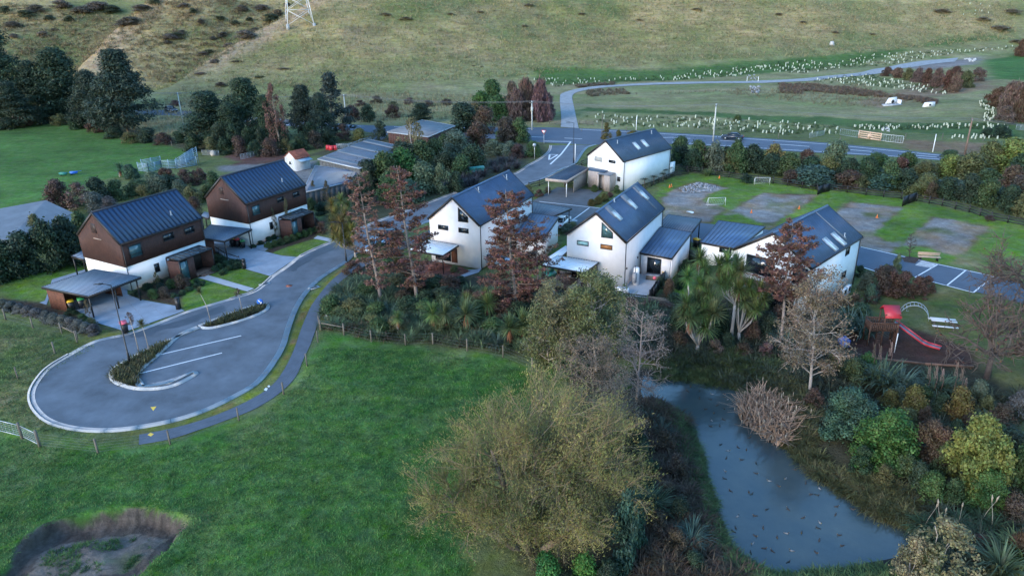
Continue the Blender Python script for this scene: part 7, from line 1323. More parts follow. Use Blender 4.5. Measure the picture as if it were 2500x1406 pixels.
for (bx, by, ty, m, lb, arm, kk) in [(448, 306, 226, 'pole_concrete', 'leaning pale power pole by the highway at the far left', 1, 1), (846, 300, 231, 'pole_concrete', 'pale power pole behind the spire shaped conifer', 1, 1), (1299, 318, 247, 'pole_concrete', 'pale power pole in front of the pink flax thicket', 1, 1), (1741, 345, 254, 'pole_concrete', 'pale power pole beside the moving dark car', 1, 1), (2355, 378, 289, 'pole_timber', 'brown timber power pole at the right of the highway', 1, 1), (1553, 318, 285, 'plastic_white', 'short white marker pole beside the highway planting', 0, 0), (2277, 372, 328, 'plastic_white', 'short white post right of the board gate', 0, 0), (2083, 414, 380, 'wood_grey', 'pale timber stump pole in the shrub belt', 0, 0), (1469, 340, 280, 'wood_grey', 'thin timber pole left of the ochre conifers', 0, 0), (1303.5, 389, 360, 'plastic_white', None, 0, 0)]:
    if lb is None: continue
    P = on(bx, by); h = hgt(P, ty); t = thing('power_pole' if arm else 'marker_pole', lb, 'pole', P, 0, 'power poles along the highway' if arm else None); r = .16 if arm else .09
    MB().tube([(0, 0, -.2), (0, 0, h)], [r*1.1, r*.75], 8).build('pole', m, t, False)
    if arm:
        d = np.array([.45, .89, 0]); 
        cb = MB().bar(d*1.1+[0, 0, h-.35], -d*1.1+[0, 0, h-.35], .12, .14).build('crossarm', 'wood_grey', t, False)
        for s in (-1, -.35, .35, 1): MB().lathe(d*s+[0, 0, h-.28], [(0, .03), (.05, .07), (.1, .05), (.18, .05)], 6).build('insulator', 'stone_grey', t, False)
        if 'thicket' in lb: MB().lathe((.0, -.35, h-2.2), [(0, .2), (.1, .26), (.8, .26), (.9, .2)], 8).build('transformer', 'pole_concrete', t, False)
        POLES.append((P, h, d))
PP = [(np.array([-190., 250, 0]), 8, np.array([.45, .89, 0]))]+POLES+[(np.array([125., 95, 0]), 8, np.array([.45, .89, 0]))]
for i in range(len(PP)-1):
    for s in (-1, .35, 1):
        a = PP[i][0]+PP[i][2]*s+[0, 0, PP[i][1]-.1]; b = PP[i+1][0]+PP[i+1][2]*s+[0, 0, PP[i+1][1]-.1]; L = np.linalg.norm(b-a); pts = [a+(b-a)*k/12-[0, 0, 4*.018*L*(k/12)*(1-k/12)] for k in range(13)]
        MB().tube(pts, .022, 3, False).top('power_line', 'wire', '%s overhead wire %s' % (('near', 'middle', 'far')[int(s > -1)+int(s > .5)], ['running in from the left edge to the leaning pole', 'from the leaning pole to the pole behind the spire conifer', 'from the spire conifer pole to the thicket pole', 'from the thicket pole to the pole by the moving car', 'from the pole by the moving car to the brown pole', 'leaving the brown pole to the right edge'][i]), 'power line', 'overhead power lines')
# signs
def signpost(base, ty, lb, kind):
    P = on(*base); h = hgt(P, ty); t = thing('road_sign', lb, 'road sign', P, 0); MB().tube([(0, 0, 0), (0, 0, h)], .035, 6).build('post', 'plastic_white' if kind != 'kl' else 'galv', t, False)
    if kind == 'gw':
        s = .55; MB().hexa([(-s, -.03, h), (s, -.03, h), (0, -.03, h-1.0)][::-1], [(-s, -.06, h), (s, -.06, h), (0, -.06, h-1.0)][::-1]).build('plate', 'plastic_red', t, False); s = .36; MB().hexa([(-s, -.062, h-.11), (s, -.062, h-.11), (0, -.062, h-.8)][::-1], [(-s, -.07, h-.11), (s, -.07, h-.11), (0, -.07, h-.8)][::-1]).build('plate_face', 'plastic_white', t, False)
    else:
        r = .34; b = MB(); b.tube([(0, -.03, h-r), (0, -.06, h-r)], r, 16); b.build('plate', 'plastic_blue' if kind == 'kl' else 'galv', t, False)
        if kind == 'kl':
            MB().bar((-.16, -.068, h-r+.18), (.12, -.068, h-r-.14), .07, .012, up=(0, 1, 0)).build('arrow_shaft', 'plastic_white', t, False); MB().hexa([(.18, -.063, h-r-.22), (.18, -.063, h-r+.02), (-.05, -.063, h-r-.22)], [(.18, -.075, h-r-.22), (.18, -.075, h-r+.02), (-.05, -.075, h-r-.22)]).build('arrow_head', 'plastic_white', t, False)
signpost((1328, 351), 318, 'red and white triangular give way sign at the junction kerb', 'gw'); signpost((1305, 389), 350, 'round grey backed sign on a white post before the give way sign', 'rd'); signpost(zp(ZD, 1851, 1070), zp(ZD, 0, 1015)[1], 'blue keep left disc sign at the tip of the traffic island', 'kl')
P = on(1404, 396); MB().tube([P, P+[0, 0, 3.4]], .07, 6).top('marker_pole', 'plastic_white', 'white post right beside the junction street lamp', 'pole')
P = on(2184, 856); MB().tube([P, P+[0, 0, 1.9]], .04, 6).top('marker_pole', 'plastic_white', 'thin white post in the play area bark left of the slide', 'pole')
# bins
def bin_(base, body_m, lid, lb, s=1., rz=.6, z=.04):
    P = G(*base); t = thing('wheelie_bin', lb, 'bin', (P[0], P[1], z), rz, 'wheelie bins')
    MB().hexa([(-.20*s, -.25*s, .1), (.20*s, -.25*s, .1), (.20*s, .25*s, .1), (-.20*s, .25*s, .1)], [(-.28*s, -.33*s, .95*s), (.28*s, -.33*s, .95*s), (.28*s, .33*s, .95*s), (-.28*s, .33*s, .95*s)]).build('body', body_m, t, False)
    MB().hexa([(-.30*s, -.36*s, .952*s), (.30*s, -.36*s, .952*s), (.30*s, .36*s, .952*s), (-.30*s, .36*s, .952*s)], [(-.26*s, -.30*s, 1.04*s), (.26*s, -.30*s, 1.04*s), (.26*s, .33*s, 1.09*s), (-.26*s, .33*s, 1.09*s)]).build('lid', lid, t, False)
    for x in (-.26*s, .26*s): MB().tube([(x-.03, .27*s, .12), (x+.03, .27*s, .12)], .12, 8).build('wheel', 'rubber', t, False)
bin_(zp(ZD, 893, 1262), 'plastic_black', 'plastic_pink', 'black wheelie bin with red lid at the kerb of the first driveway', 1.15)
bin_(zp(ZD, 515, 1100), 'plastic_black', 'plastic_yellow', 'yellow lidded bin under the large carport', 1.1); bin_(zp(ZD, 588, 1085), 'plastic_black', 'plastic_green', 'green lidded bin under the large carport', 1.1)
bin_(zp(ZD, 1655, 650), 'plastic_black', 'plastic_yellow', 'yellow lidded bin under the carport between the brown houses', 1.2); bin_(zp(ZD, 1690, 652), 'plastic_black', 'plastic_red', 'red lidded bin under the carport between the brown houses', 1.1); bin_(zp(ZD, 1727, 658), 'plastic_black', 'plastic_green', 'green lidded bin under the carport between the brown houses', 1.)
bin_(zp(ZF, 145, 545), 'plastic_black', 'plastic_yellow', 'yellow lidded bin behind the dark screen fence', 1.1); bin_(zp(ZE, 2432, 868), 'plastic_black', 'plastic_yellow', 'small yellow topped box on the middle patio', .8)
P = G(*zp(ZD, 1270, 1090)); MB().box((P[0]-.2, P[1]-.2, 0), (P[0]+.2, P[1]+.2, 1.25)).hexa([(P[0]-.26, P[1]-.26, 1.252), (P[0]+.26, P[1]-.26, 1.252), (P[0]+.26, P[1]+.26, 1.252), (P[0]-.26, P[1]+.26, 1.252)], [(P[0]-.2, P[1]-.2, 1.34), (P[0]+.2, P[1]-.2, 1.34), (P[0]+.2, P[1]+.2, 1.34), (P[0]-.2, P[1]+.2, 1.34)]).top('letterbox', 'frame_black', 'black pillar letterbox on the lawn corner by the first driveway', 'letterbox')
P = G(*zp(ZD, 1737, 802)); MB().box((P[0]-.18, P[1]-.18, 0), (P[0]+.18, P[1]+.18, .9)).lathe((P[0], P[1], .91), [(0, .2), (.15, .26), (.35, .2)], 8).top('letterbox', 'frame_black', 'black letterbox on the lawn corner by the second driveway', 'letterbox')
# fences
def post_wire(pts, tops, label, group, m='wood_grey', nw=5, hh=1.15, maxgap=4.5, r=.06, wires=True, gates=()):
    W = [on(*p) if len(p) == 2 else np.array(p) for p in pts]; t = thing('fence', label, 'fence', W[0], 0, group); al = [W[0]]
    for a, b in zip(W[:-1], W[1:]):
        k = max(1, int(np.linalg.norm((b-a)[:2])/maxgap+.5)); 
        for j in range(1, k+1): q = a+(b-a)*j/k; q[2] = zt(q[0], q[1]); al.append(q)
    for i, p in enumerate(al): MB().tube([p-[0, 0, .2], p+[0, 0, hh+.03*((i*7) % 4)]], r*(1.+.15*((i*5) % 3)), 6).build('post', m, t)
    if wires:
        for k in range(nw):
            z = .15+(hh-.2)*k/(nw-1); MB().tube([p+[0, 0, z] for p in al], .006, 3, False).build('wire', 'wire', t)
    return t, al
post_wire([zp(ZI, 210, 712), zp(ZI, 520, 748), zp(ZI, 905, 706), zp(ZI, 1270, 580), zp(ZI, 1508, 440), zp(ZI, 1632, 290), zp(ZI, 1690, 165), zp(ZE, 0, 1215)], None, 'weathered post and wire fence following the outside of the footpath', 'post and wire fences', maxgap=9)
post_wire([zp(ZE, 10, 1240), zp(ZE, 175, 1270), zp(ZE, 368, 1310), zp(ZE, 610, 1330), zp(ZE, 805, 1320), zp(ZE, 1048, 1375), zp(ZJ, 845, 237), zp(ZJ, 1000, 300)], None, 'weathered post and wire fence between paddock and planting', 'post and wire fences', maxgap=6, nw=4)
post_wire([zp(ZI, 95, 357), zp(ZI, 293, 226), zp(ZI, 410, 166)], None, 'short fence run left of the turning circle', 'post and wire fences', maxgap=9, nw=3)
post_wire([zp(ZI, -200, 20), zp(ZI, 30, 40), zp(ZI, 175, 86), zp(ZI, 330, 120)], None, 'post and wire fence below the lavender row', 'post and wire fences', maxgap=7, nw=3)
post_wire([(0, 296), (120, 290), (240, 306), (330, 330), (420, 358), (480, 372)], None, 'thin fence along the far side of the left field', 'post and wire fences', maxgap=9, nw=3, r=.05)
post_wire([(1230, 198), (1330, 192), (1560, 186), (1800, 168), (2100, 150)], None, 'thin fence along the foot of the hill above the track', 'far fences', maxgap=12, nw=2, r=.05)
post_wire([(1420, 322), (1640, 322), (1760, 331), (1900, 338), (2050, 348)], None, 'roadside fence between highway and planted strip', 'far fences', maxgap=8, nw=3, r=.05)
post_wire([(2210, 340), (2300, 340), (2400, 345), (2480, 350)], None, 'roadside fence right of the board gate', 'far fences', maxgap=5, nw=3, r=.06)
def rails(pts, label, m='fascia_dark', hh=1.1, nr=3, gap=2.4, nm='fence', rw=(.04, .12), group=None, pr=.11):
    W = [on(*p) if len(p) == 2 else np.array(p) for p in pts]; t = thing(nm, label, 'fence', W[0], 0, group)
    for a, b in zip(W[:-1], W[1:]):
        k = max(1, int(np.linalg.norm((b-a)[:2])/gap+.5))
        for j in range(k):
            p, q = a+(b-a)*j/k, a+(b-a)*(j+1)/k; MB().bar(p-[0, 0, .1], p+[0, 0, hh+.05], pr).build('post', m, t)
            for r in range(nr): z = hh*(r+.75)/nr-.05; MB().bar(p+(q-p)*.01+[0, 0, z], q-(q-p)*.01+[0, 0, z], *rw).build('rail', m, t)
    MB().bar(W[-1]-[0, 0, .1], W[-1]+[0, 0, hh+.05], pr).build('post', m, t); return t
DR = 'dark rail fences'
rails([zp(ZF, x, y) for x, y in [(-80, 70), (0, 82), (180, 100), (420, 140), (600, 160), (860, 198)]], 'dark rail fence behind the left pair of empty lots', group=DR)
rails([zp(ZF, x, y) for x, y in [(930, 200), (1150, 225), (1360, 248)]], 'dark rail fence behind the third empty lot', group=DR)
rails([zp(ZF, x, y) for x, y in [(1450, 262), (1600, 292), (1760, 332), (1890, 375), (2090, 410)]], 'dark rail fence behind the right hand empty lot', group=DR)
rails([zp(ZE, x, y) for x, y in [(1485, 235), (1560, 215), (1650, 185)]], 'short dark rail fence left of the flat roofed carport', group=DR)
rails([zp(ZE, x, y) for x, y in [(370, 800), (500, 720), (640, 660), (770, 590)]], 'brown rail fence along the road verge behind the rust conifers', 'wood_grey', group=DR)
rails([zp(ZE, x, y) for x, y in [(1790, 170), (1730, 140), (1900, 60)]], 'dark rail fence behind the flat roofed carport', group=DR)
rails([zp(ZB, x, y) for x, y in [(2190, 1340), (2290, 1290), (2400, 1245), (2500, 1225)]], 'low dark rail fence along the white side wall of the far house', hh=.8, group=DR)
rails([zp(ZE, x, y) for x, y in [(480, 860), (860, 905), (1050, 930)]], 'low black garden fence below the left deck', hh=.9, group=DR)
rails([zp(ZE, x, y) for x, y in [(1640, 1000), (1900, 1010), (2060, 1010), (2330, 1040)]], 'low dark garden fence below the middle deck', 'fascia_dark', .8, group=DR)
rails([zp(ZE, x, y) for x, y in [(2340, 1020), (2420, 900), (2520, 800)]], 'black pool style fence beside the middle patio', 'frame_black', 1.1, 6, group=DR)
rails([zp(ZD, x, y) for x, y in [(1520, 690), (1600, 740), (1705, 775)]], 'thin black fence between the two brown house gardens', 'frame_black', 1.2, 2, group=DR, pr=.05)
def lowwall(pts, lb, m='wood_grey', h=.7):
    W = [on(*p) for p in pts]; b = MB()
    t = thing('retaining_wall', lb, 'wall', W[0], 0)
    for a, c in zip(W[:-1], W[1:]):
        for r in range(3 if h > .5 else 1): MB().bar(a+[0, 0, .1+r*.24], c+[0, 0, .1+r*.24], .1, .22).build('sleeper', m, t)
lowwall([zp(ZF, -120, 880), zp(ZF, 100, 905), zp(ZF, 300, 930), zp(ZF, 620, 965), zp(ZF, 850, 950)], 'low timber retaining wall under the balcony house garden'); lowwall([zp(ZE, 2330, 1040), zp(ZE, 2500, 1060)], 'short grey retaining wall right of the middle patio')
lowwall([zp(ZF, 990, 1145), zp(ZF, 1180, 1190), zp(ZF, 1500, 1222), zp(ZF, 1790, 1238)], 'timber edging below the bark play area', 'deck_brown', h=.3)
def panel_fence(pts, lb, m='frame_black', h=1.6):
    W = [on(*p) for p in pts]; t = thing('screen_fence', lb, 'fence', W[0], 0)
    for a, b in zip(W[:-1], W[1:]):
        k = max(1, int(np.linalg.norm((b-a)[:2])/1.6))
        for j in range(k):
            p, q = a+(b-a)*(j+.02)/k, a+(b-a)*(j+.98)/k; MB().bar(p+[0, 0, h/2], q+[0, 0, h/2], .04, h).build('panel', m, t); MB().bar(p, p+[0, 0, h+.08], .1).build('post', m, t)
panel_fence([zp(ZF, 88, 622), zp(ZF, 260, 640), zp(ZF, 392, 655)], 'dark screen fence before the annexe left of the balcony house'); panel_fence([zp(ZE, 2370, 1010), zp(ZE, 2480, 830)], 'black screen panels right of the middle patio', h=1.2)
panel_fence([zp(ZF, 862, 226), zp(ZF, 895, 212), zp(ZF, 935, 205)], 'dark mesh covered stack at the lot fence corner', h=1.3); panel_fence([zp(ZF, 1365, 292), zp(ZF, 1400, 278), zp(ZF, 1445, 262)], 'dark mesh covered stack beside the third lot', h=1.4)
# gates at the left
def mesh_gate(a, b, lb, h=1.1, m='galv', nm='gate', nv=9):
    A, B = (on(*a), on(*b)); t = thing(nm, lb, 'gate', (A+B)/2, 0); f = MB()
    f.tube([A+[0, 0, .15], A+[0, 0, h]], .03, 6); f.tube([B+[0, 0, .15], B+[0, 0, h]], .03, 6); f.tube([A+[0, 0, h], B+[0, 0, h]], .035, 6); f.tube([A+[0, 0, .15], B+[0, 0, .15]], .03, 6); f.build('frame', m, t)
    w_ = MB()
    for i in range(1, nv): p = A+(B-A)*i/nv; w_.tube([p+[0, 0, .15], p+[0, 0, h]], .012, 3, False)
    for i in range(1, 5): w_.tube([A+[0, 0, .15+(h-.15)*i/5], B+[0, 0, .15+(h-.15)*i/5]], .010, 3, False)
    w_.build('mesh', m, t); return t, A, B
def rail_gate(a, b, lb, m='galv', nr=5, h=1.15, nm='gate', vert=3):
    A, B = on(*a), on(*b); t = thing(nm, lb, 'gate', (A+B)/2, 0)
    for i in range(nr): MB().tube([A+[0, 0, .2+(h-.2)*i/(nr-1)], B+[0, 0, .2+(h-.2)*i/(nr-1)]], .028, 5).build('rail', m, t)
    for i in range(vert): p = A+(B-A)*i/(vert-1); MB().tube([p+[0, 0, .2], p+[0, 0, h]], .03, 5).build('upright', m, t)
    return t
mesh_gate(zp(ZI, -60, 620), zp(ZI, 118, 668), 'silver mesh gate with white top rail cut by the left edge'); mesh_gate(zp(ZI, 122, 670), zp(ZI, 208, 710), 'narrower silver mesh gate beside the edge gate')
for x, y in ((118, 672), (210, 712)): P = on(*zp(ZI, x, y)); MB().tube([P-[0, 0, .2], P+[0, 0, 1.4]], .1, 8).top('gate_post', 'wood_grey', 'weathered gate post %s' % ('between the two left mesh gates' if x < 200 else 'at the right end of the narrow mesh gate'), 'post')
rails([zp(ZD, 438, 1255), zp(ZD, 553, 1310)], 'pale single rail corner stile with a yellow tag near the lavender', 'wood_grey', 1.0, 1)
rails([zp(ZE, 5, 1235), zp(ZE, 175, 1265)], 'grey single rail at the footpath end of the paddock fence', 'wood_grey', 1.1, 1)
# highway side gates
for a, b, lb in (((1341, 303), (1369, 306), 'low white railing left of the track mouth'), ((1415, 304), (1448, 307), 'low white railing right of the track mouth')): rails([a, b], lb, 'wood_grey', .9, 2, 1.5)
mesh_gate(zp(ZC, 1192, 962), zp(ZC, 1320, 982), 'grey mesh gate left of the board gate by the highway', 1.4); mesh_gate(zp(ZC, 1482, 1005), zp(ZC, 1638, 1022), 'white framed mesh gate right of the board gate', 1.5, 'plastic_white')
A, B = on(*zp(ZC, 1322, 982)), on(*zp(ZC, 1480, 1005)); t = thing('board_gate', 'pale new board gate with square centre plate by the highway', 'gate', (A+B)/2, 0)
for i in range(4): MB().bar(A+[0, 0, .25+.42*i], B+[0, 0, .25+.42*i], .05, .26).build('board', 'wood_new', t)
for s in (.01, .5, .99): p = A+(B-A)*s; MB().bar(p+[0, -.06, .1], p+[0, -.06, 1.7], .16).build('upright', 'wood_new', t)
p = (A+B)/2; MB().bar(p+[-.5, -.17, .8], p+[.5, -.17, .8], .05, .9).build('plate', 'wood_new', t)
rail_gate(zp(ZC, 975, 985), zp(ZC, 1080, 965), 'pale rail barrier beside the highway planting', 'galv'); rail_gate(zp(ZC, 2440, 925), zp(ZC, 2500, 932), 'grey mesh panel at the far right edge by the flax', 'galv')
# stockyard at the left field
SY = 'stock yard rails by the left field'
for i, (a, b, h, lb) in enumerate([((985, 1215), (1060, 1225), 1.6, 'leftmost blue grey stock yard panel'), ((1060, 1225), (1150, 1200), 1.6, 'second blue grey stock yard panel'), ((1150, 1200), (1255, 1198), 1.7, 'third blue grey stock yard panel'), ((1010, 1190), (1145, 1165), 1.5, 'rear blue grey stock yard panel'), ((1255, 1200), (1400, 1175), 1.6, 'lower side panel of the loading ramp')]):
    A, B = on(*zp(ZA, *a)), on(*zp(ZA, *b)); t = thing('stock_panel', lb, 'fence', (A+B)/2, 0, SY)
    for k in range(6): MB().bar(A+[0, 0, .15+h*k/6], B+[0, 0, .15+h*k/6], .04, .12).build('rail', 'galv_blue', t)
    for s in (.0, .5, 1.): p = A+(B-A)*s; MB().bar(p, p+[0, 0, h+.1], .1).build('upright', 'galv_blue', t)
A, B = on(*zp(ZA, 1262, 1196)), on(*zp(ZA, 1385, 1165)); t = thing('loading_ramp', 'blue grey stock loading ramp rising to the right', 'ramp', (A+B)/2, 0, SY); o = np.array([.3, 1., 0])*1.0
MB().slab([A+[0, 0, .25], B+[0, 0, 1.3], B+o+[0, 0, 1.3], A+o+[0, 0, .25]], .1).build('ramp_floor', 'roof_slate_light', t)
for k in range(5):
    for q in (0, 1): MB().bar(A+o*q+[0, 0, .5+k*.32], B+o*q+[0, 0, 1.5+k*.38], .04, .13).build('rail', 'galv_blue', t)
for s in (0, .5, 1):
    for q in (0, 1): p = A+(B-A)*s+o*q; MB().bar(p, p+[0, 0, 2.0+s*1.1], .1).build('upright', 'galv_blue', t)
rail_gate(zp(ZA, 1438, 1108), zp(ZA, 1557, 1110), 'galvanised rail hurdle behind the loading ramp'); 
for i, (a, b) in enumerate([((1710, 1138), (1850, 1108)), ((1850, 1108), (1945, 1070)), ((2390, 1060), (2470, 1060)), ((2475, 1058), (2530, 1048))]): rail_gate(zp(ZA, *a), zp(ZA, *b), 'galvanised yard hurdle, %s from the left by the sheds' % ORD[i], vert=7)
mesh_gate(zp(ZB, 10, 1070), zp(ZB, 90, 1062), 'pale crowd barrier left of the striped shed'); mesh_gate(zp(ZB, 92, 1062), zp(ZB, 165, 1035), 'blue crowd barrier above the striped shed', m='galv_blue'); mesh_gate(zp(ZB, 168, 1030), zp(ZB, 252, 1010), 'blue crowd barrier with white board near the access road', m='galv_blue')
P = on(*zp(ZA, 1515, 1105)); MB().lathe(P, [(0, .45), (.3, .6), (.7, .55), (1., .25)], 10).top('bale', 'wool', 'round pale wool bale behind the galvanised hurdle', 'bale')
for i, (x, y) in enumerate([(2330, 1062), (2352, 1066), (2380, 1064)]):
    P = on(*zp(ZA, x, y)); b = MB(); b.hexa([(P[0]-.45, P[1]-.3, P[2]), (P[0]+.45, P[1]-.3, P[2]), (P[0]+.45, P[1]+.3, P[2]), (P[0]-.45, P[1]+.3, P[2])], [(P[0]-.4, P[1]-.08, P[2]+.9), (P[0]+.4, P[1]-.08, P[2]+.9), (P[0]+.4, P[1]+.08, P[2]+.9), (P[0]-.4, P[1]+.08, P[2]+.9)]); b.top('barrier', 'plastic_red', 'red plastic road barrier beside the sheds, %s from the left' % ORD[i], 'barrier', 'red plastic barriers')
P = on(*zp(ZA, 1990, 1085)); t = thing('farm_trailer', 'small grey farm trailer with wheels near the red barriers', 'trailer', P, .5); MB().box((-1.4, -.7, .6), (1.4, .7, .75)).build('tray', 'galv', t, False); MB().bar((-1.4, 0, .65), (-2.6, 0, .5), .08).build('drawbar', 'galv', t, False); MB().bar((1.2, -.6, .75), (.3, -.6, 1.9), .08).build('frame', 'galv', t, False)
for y in (-.78, .78): MB().tube([(0, y-.08, .38), (0, y+.08, .38)], .38, 12).build('wheel', 'rubber', t, False)
for i, (x, y, m, c_) in enumerate([(455, 1250, 'plastic_teal', 'teal'), (530, 1242, 'plastic_blue', 'blue')]):
    P = on(*zp(ZA, x, y)); t = thing('play_tractor' if i else 'wheelbarrow', '%s plastic garden toy lying on the left field' % c_, 'toy', P, .4*i); MB().hexa([(-.5, -.3, .25), (.5, -.3, .25), (.5, .3, .25), (-.5, .3, .25)], [(-.7, -.45, .65), (.6, -.45, .6), (.6, .45, .6), (-.7, .45, .65)]).build('tub', m, t, False); MB().tube([(-.5, -.05, .2), (-.5, .05, .2)], .2, 8).build('wheel', 'rubber', t, False); MB().bar((.5, .3, .5), (1.2, .3, .6), .05).build('handle', m, t, False)
# vehicles
def car(P, rz, paint, lb, suv=False, S=1.):
    t = thing('car', lb, 'car', P, rz); H_ = 1.62 if suv else 1.45; L_ = 2.2*S; w_ = .90*S
    prof = [(-L_, .35), (-L_, .75), (-L_+.12, .90), (-1.05, .96), (.9, .98), (L_-.25, .86 if not suv else .92), (L_, .68), (L_, .35)]
    b = MB(); V = [(x, -w_*(.93 if abs(x) > 2 else 1), z) for x, z in prof]+[(x, w_*(.93 if abs(x) > 2 else 1), z) for x, z in prof]; k = len(prof); b.add([(x*1, y, z) for x, y, z in V], [list(range(k))[::-1], list(range(k, 2*k))]+[[i, (i+1) % k, k+(i+1) % k, k+i] for i in range(k)]); bd = b.build('body', paint, t, False)
    rx = (-1.75, -1.25, .25, 1.05) if suv else (-1.6, -.95, .35, 1.15)
    g = MB().hexa([(rx[0], -w_*.93, .965), (rx[3], -w_*.93, .965), (rx[3], w_*.93, .965), (rx[0], w_*.93, .965)], [(rx[1], -w_*.74, H_-.05), (rx[2], -w_*.74, H_-.05), (rx[2], w_*.74, H_-.05), (rx[1], w_*.74, H_-.05)]); g.build('windows', 'glass_dark', t, False)
    MB().hexa([(rx[1]-.03, -w_*.77, H_-.049), (rx[2]+.03, -w_*.77, H_-.049), (rx[2]+.03, w_*.77, H_-.049), (rx[1]-.03, w_*.77, H_-.049)], [(rx[1]+.1, -w_*.68, H_), (rx[2]-.12, -w_*.68, H_), (rx[2]-.12, w_*.68, H_), (rx[1]+.1, w_*.68, H_)]).build('roof', paint, t, False)
    for s in (-1, 1):
        pl = MB()
        for xa, xb in ((rx[0], rx[1]), (rx[3], rx[2]), ((rx[0]+rx[3])/2, (rx[1]+rx[2])/2)): pl.bar((xa, s*w_*.935, .96), (xb, s*w_*.75, H_-.04), .07, .04)
        pl.build('pillar', paint, t, False)
        for x in (-1.35, 1.35):
            wl = MB().tube([(x, s*(w_-.10), .33), (x, s*(w_+.02), .33)], .33, 14).build('wheel', 'rubber', t, False); MB().tube([(x, s*(w_+.021), .33), (x, s*(w_+.03), .33)], .19, 10).build('rim', 'galv', wl, False)
        MB().box((L_-.1, s*w_*.55, .62), (L_+.015, s*w_*.9, .76)).build('headlight', 'lamp_clear', t, False); MB().box((-L_-.015, s*w_*.6, .68), (-L_+.1, s*w_*.9, .84)).build('tail_light', 'lamp_red', t, False)
        MB().box((.85, s*(w_+.001), 1.0), (1.05, s*(w_+.16), 1.12)).build('mirror', paint, t, False)
    return t
hd = lambda a, b: math.atan2(*(G(*b)-G(*a))[:2][::-1])
car(G(418, 274)*[1, 1, 0]+[0, 0, .03], hd((402, 272), (478, 284)), 'car_dark', 'dark car on the highway behind the pines at the left', True)
car(G(1788, 341)*[1, 1, 0]+[0, 0, .03], hd((2015, 352), (1757, 338)), 'car_dark', 'dark blue car driving on the highway beside the power pole')
car(G(*zp(ZE, 385, 668))*[1, 1, 0]+[0, 0, .03], hd(zp(ZE, 470, 610), zp(ZE, 380, 668)), 'car_silver', 'pale silver blue car parked on the road behind the rust conifers')
car(G(*zp(ZE, 488, 612))*[1, 1, 0]+[0, 0, .03], hd(zp(ZE, 470, 610), zp(ZE, 380, 668)), 'car_dark', 'dark car parked beyond the silver blue car on the road', True)
car(G(*zp(ZE, 1712, 500))*[1, 1, 0]+[0, 0, .042], HS[3][2]+.1, 'car_white', 'white car under the grey carport with dark posts')
car(G(*zp(ZE, 1235, 770))*[1, 1, 0]+[0, 0, .02], HS[3][2]+1.6, 'car_silver', 'silver car half hidden behind the broadest rust conifer')
# play area
T = G(*zp(ZF, 1262, 1105)); PA = HS[6][2]-.05; t = thing('play_tower', 'timber play tower with red roof and slatted deck', 'play tower', (T[0], T[1], 0), -.10); t.scale = (.88, .88, .92)
for x in (-2.0, -.7, .7):
    for y in (-.7, .7): MB().box((x-.06, y-.06, 0), (x+.06, y+.06, 3.35 if x > -1.5 else 2.55)).build('post', 'wood_play', t, False)
for i in range(16): x = -2.0+i*.172; MB().box((x, -.68, 1.5), (x+.16, .68, 1.56)).build('deck_plank', 'wood_play', t, False)
for y in (-.74, .74):
    for i in range(14): x = -1.95+i*.19; MB().box((x, y-.02, 1.57), (x+.12, y+.02, 2.35)).build('slat', 'wood_play', t, False)
    MB().box((-2.05, y-.05, 2.36), (.75, y+.05, 2.46)).build('rail', 'wood_play', t, False)
for i in range(8): y = -.66+i*.17; MB().box((-2.09, y, 1.57), (-2.05, y+.11, 2.35)).build('slat', 'wood_play', t, False)
MB().box((-2.12, -.75, 2.37), (-2.02, .75, 2.47)).build('rail', 'wood_play', t, False)
MB().slab([(-.8, -.95, 3.05), (.8, -.95, 3.05), (.8, .15, 4.0), (-.8, .15, 4.0)], .04).slab([(-.8, .95, 3.3), (.8, .95, 3.3), (.8, .15, 4.0), (-.8, .15, 4.0)], .04).build('roof', 'plastic_red', t, False)
for i in range(7): z = .2+i*.19; MB().box((-1.3, -.76, z), (-.8, -.70, z+.05)).build('climb_rung', 'wood_play', t, False)
for i in range(5): MB().box((.72, -.6, .15+i*.26), (.76, .6, .35+i*.26)).build('climb_board', 'wood_play', t, False)
e = G(*zp(ZF, 1588, 1152)); s0 = G(*zp(ZF, 1320, 985), 1.62); t = thing('slide', 'red slide with pale chute running down from the play tower', 'slide', (s0[0], s0[1], 0), 0); v = e-s0; v[2] = 0; L = np.linalg.norm(v); v /= L; n_ = np.array([-v[1], v[0], 0]); sp_ = [(0, 1.62), (.06, 1.58), (.62, .42), (.74, .28), (1., .24)]; C_ = [s0*[1, 1, 0]+v*L*a+[0, 0, z] for a, z in sp_]
for a, b in zip(C_[:-1], C_[1:]):
    MB().slab([a-n_*.3, b-n_*.3, b+n_*.3, a+n_*.3], .04).build('chute', 'roof_slate_light', t)
    for q in (-1, 1): MB().hexa([a+n_*q*.31-[0, 0, .06], b+n_*q*.31-[0, 0, .06], b+n_*q*.37-[0, 0, .06], a+n_*q*.37-[0, 0, .06]], [a+n_*q*.31+[0, 0, .08], b+n_*q*.31+[0, 0, .08], b+n_*q*.37+[0, 0, .08], a+n_*q*.37+[0, 0, .08]]).build('side', 'plastic_red', t)
t = thing('climbing_frame', 'pale metal arched climbing frame on the lawn right of the tower', 'climbing frame', G(*zp(ZF, 1430, 960)), -.45)
for y in (-.45, .45): MB().tube([(1.3*math.cos(a), y, 1.5*math.sin(a)) for a in np.linspace(0, PI, 13)], .035, 6).build('arch', 'galv', t, False)
for a in np.linspace(.12, PI-.12, 12): MB().tube([(1.3*math.cos(a), -.45, 1.5*math.sin(a)), (1.3*math.cos(a), .45, 1.5*math.sin(a))], .025, 5).build('rung', 'galv', t, False)
MB().tube([(-.7, 0, 1.2), (-.7, 0, .6), (-.5, .2, .6)], .02, 5).build('swing_bar', 'galv', t, False)
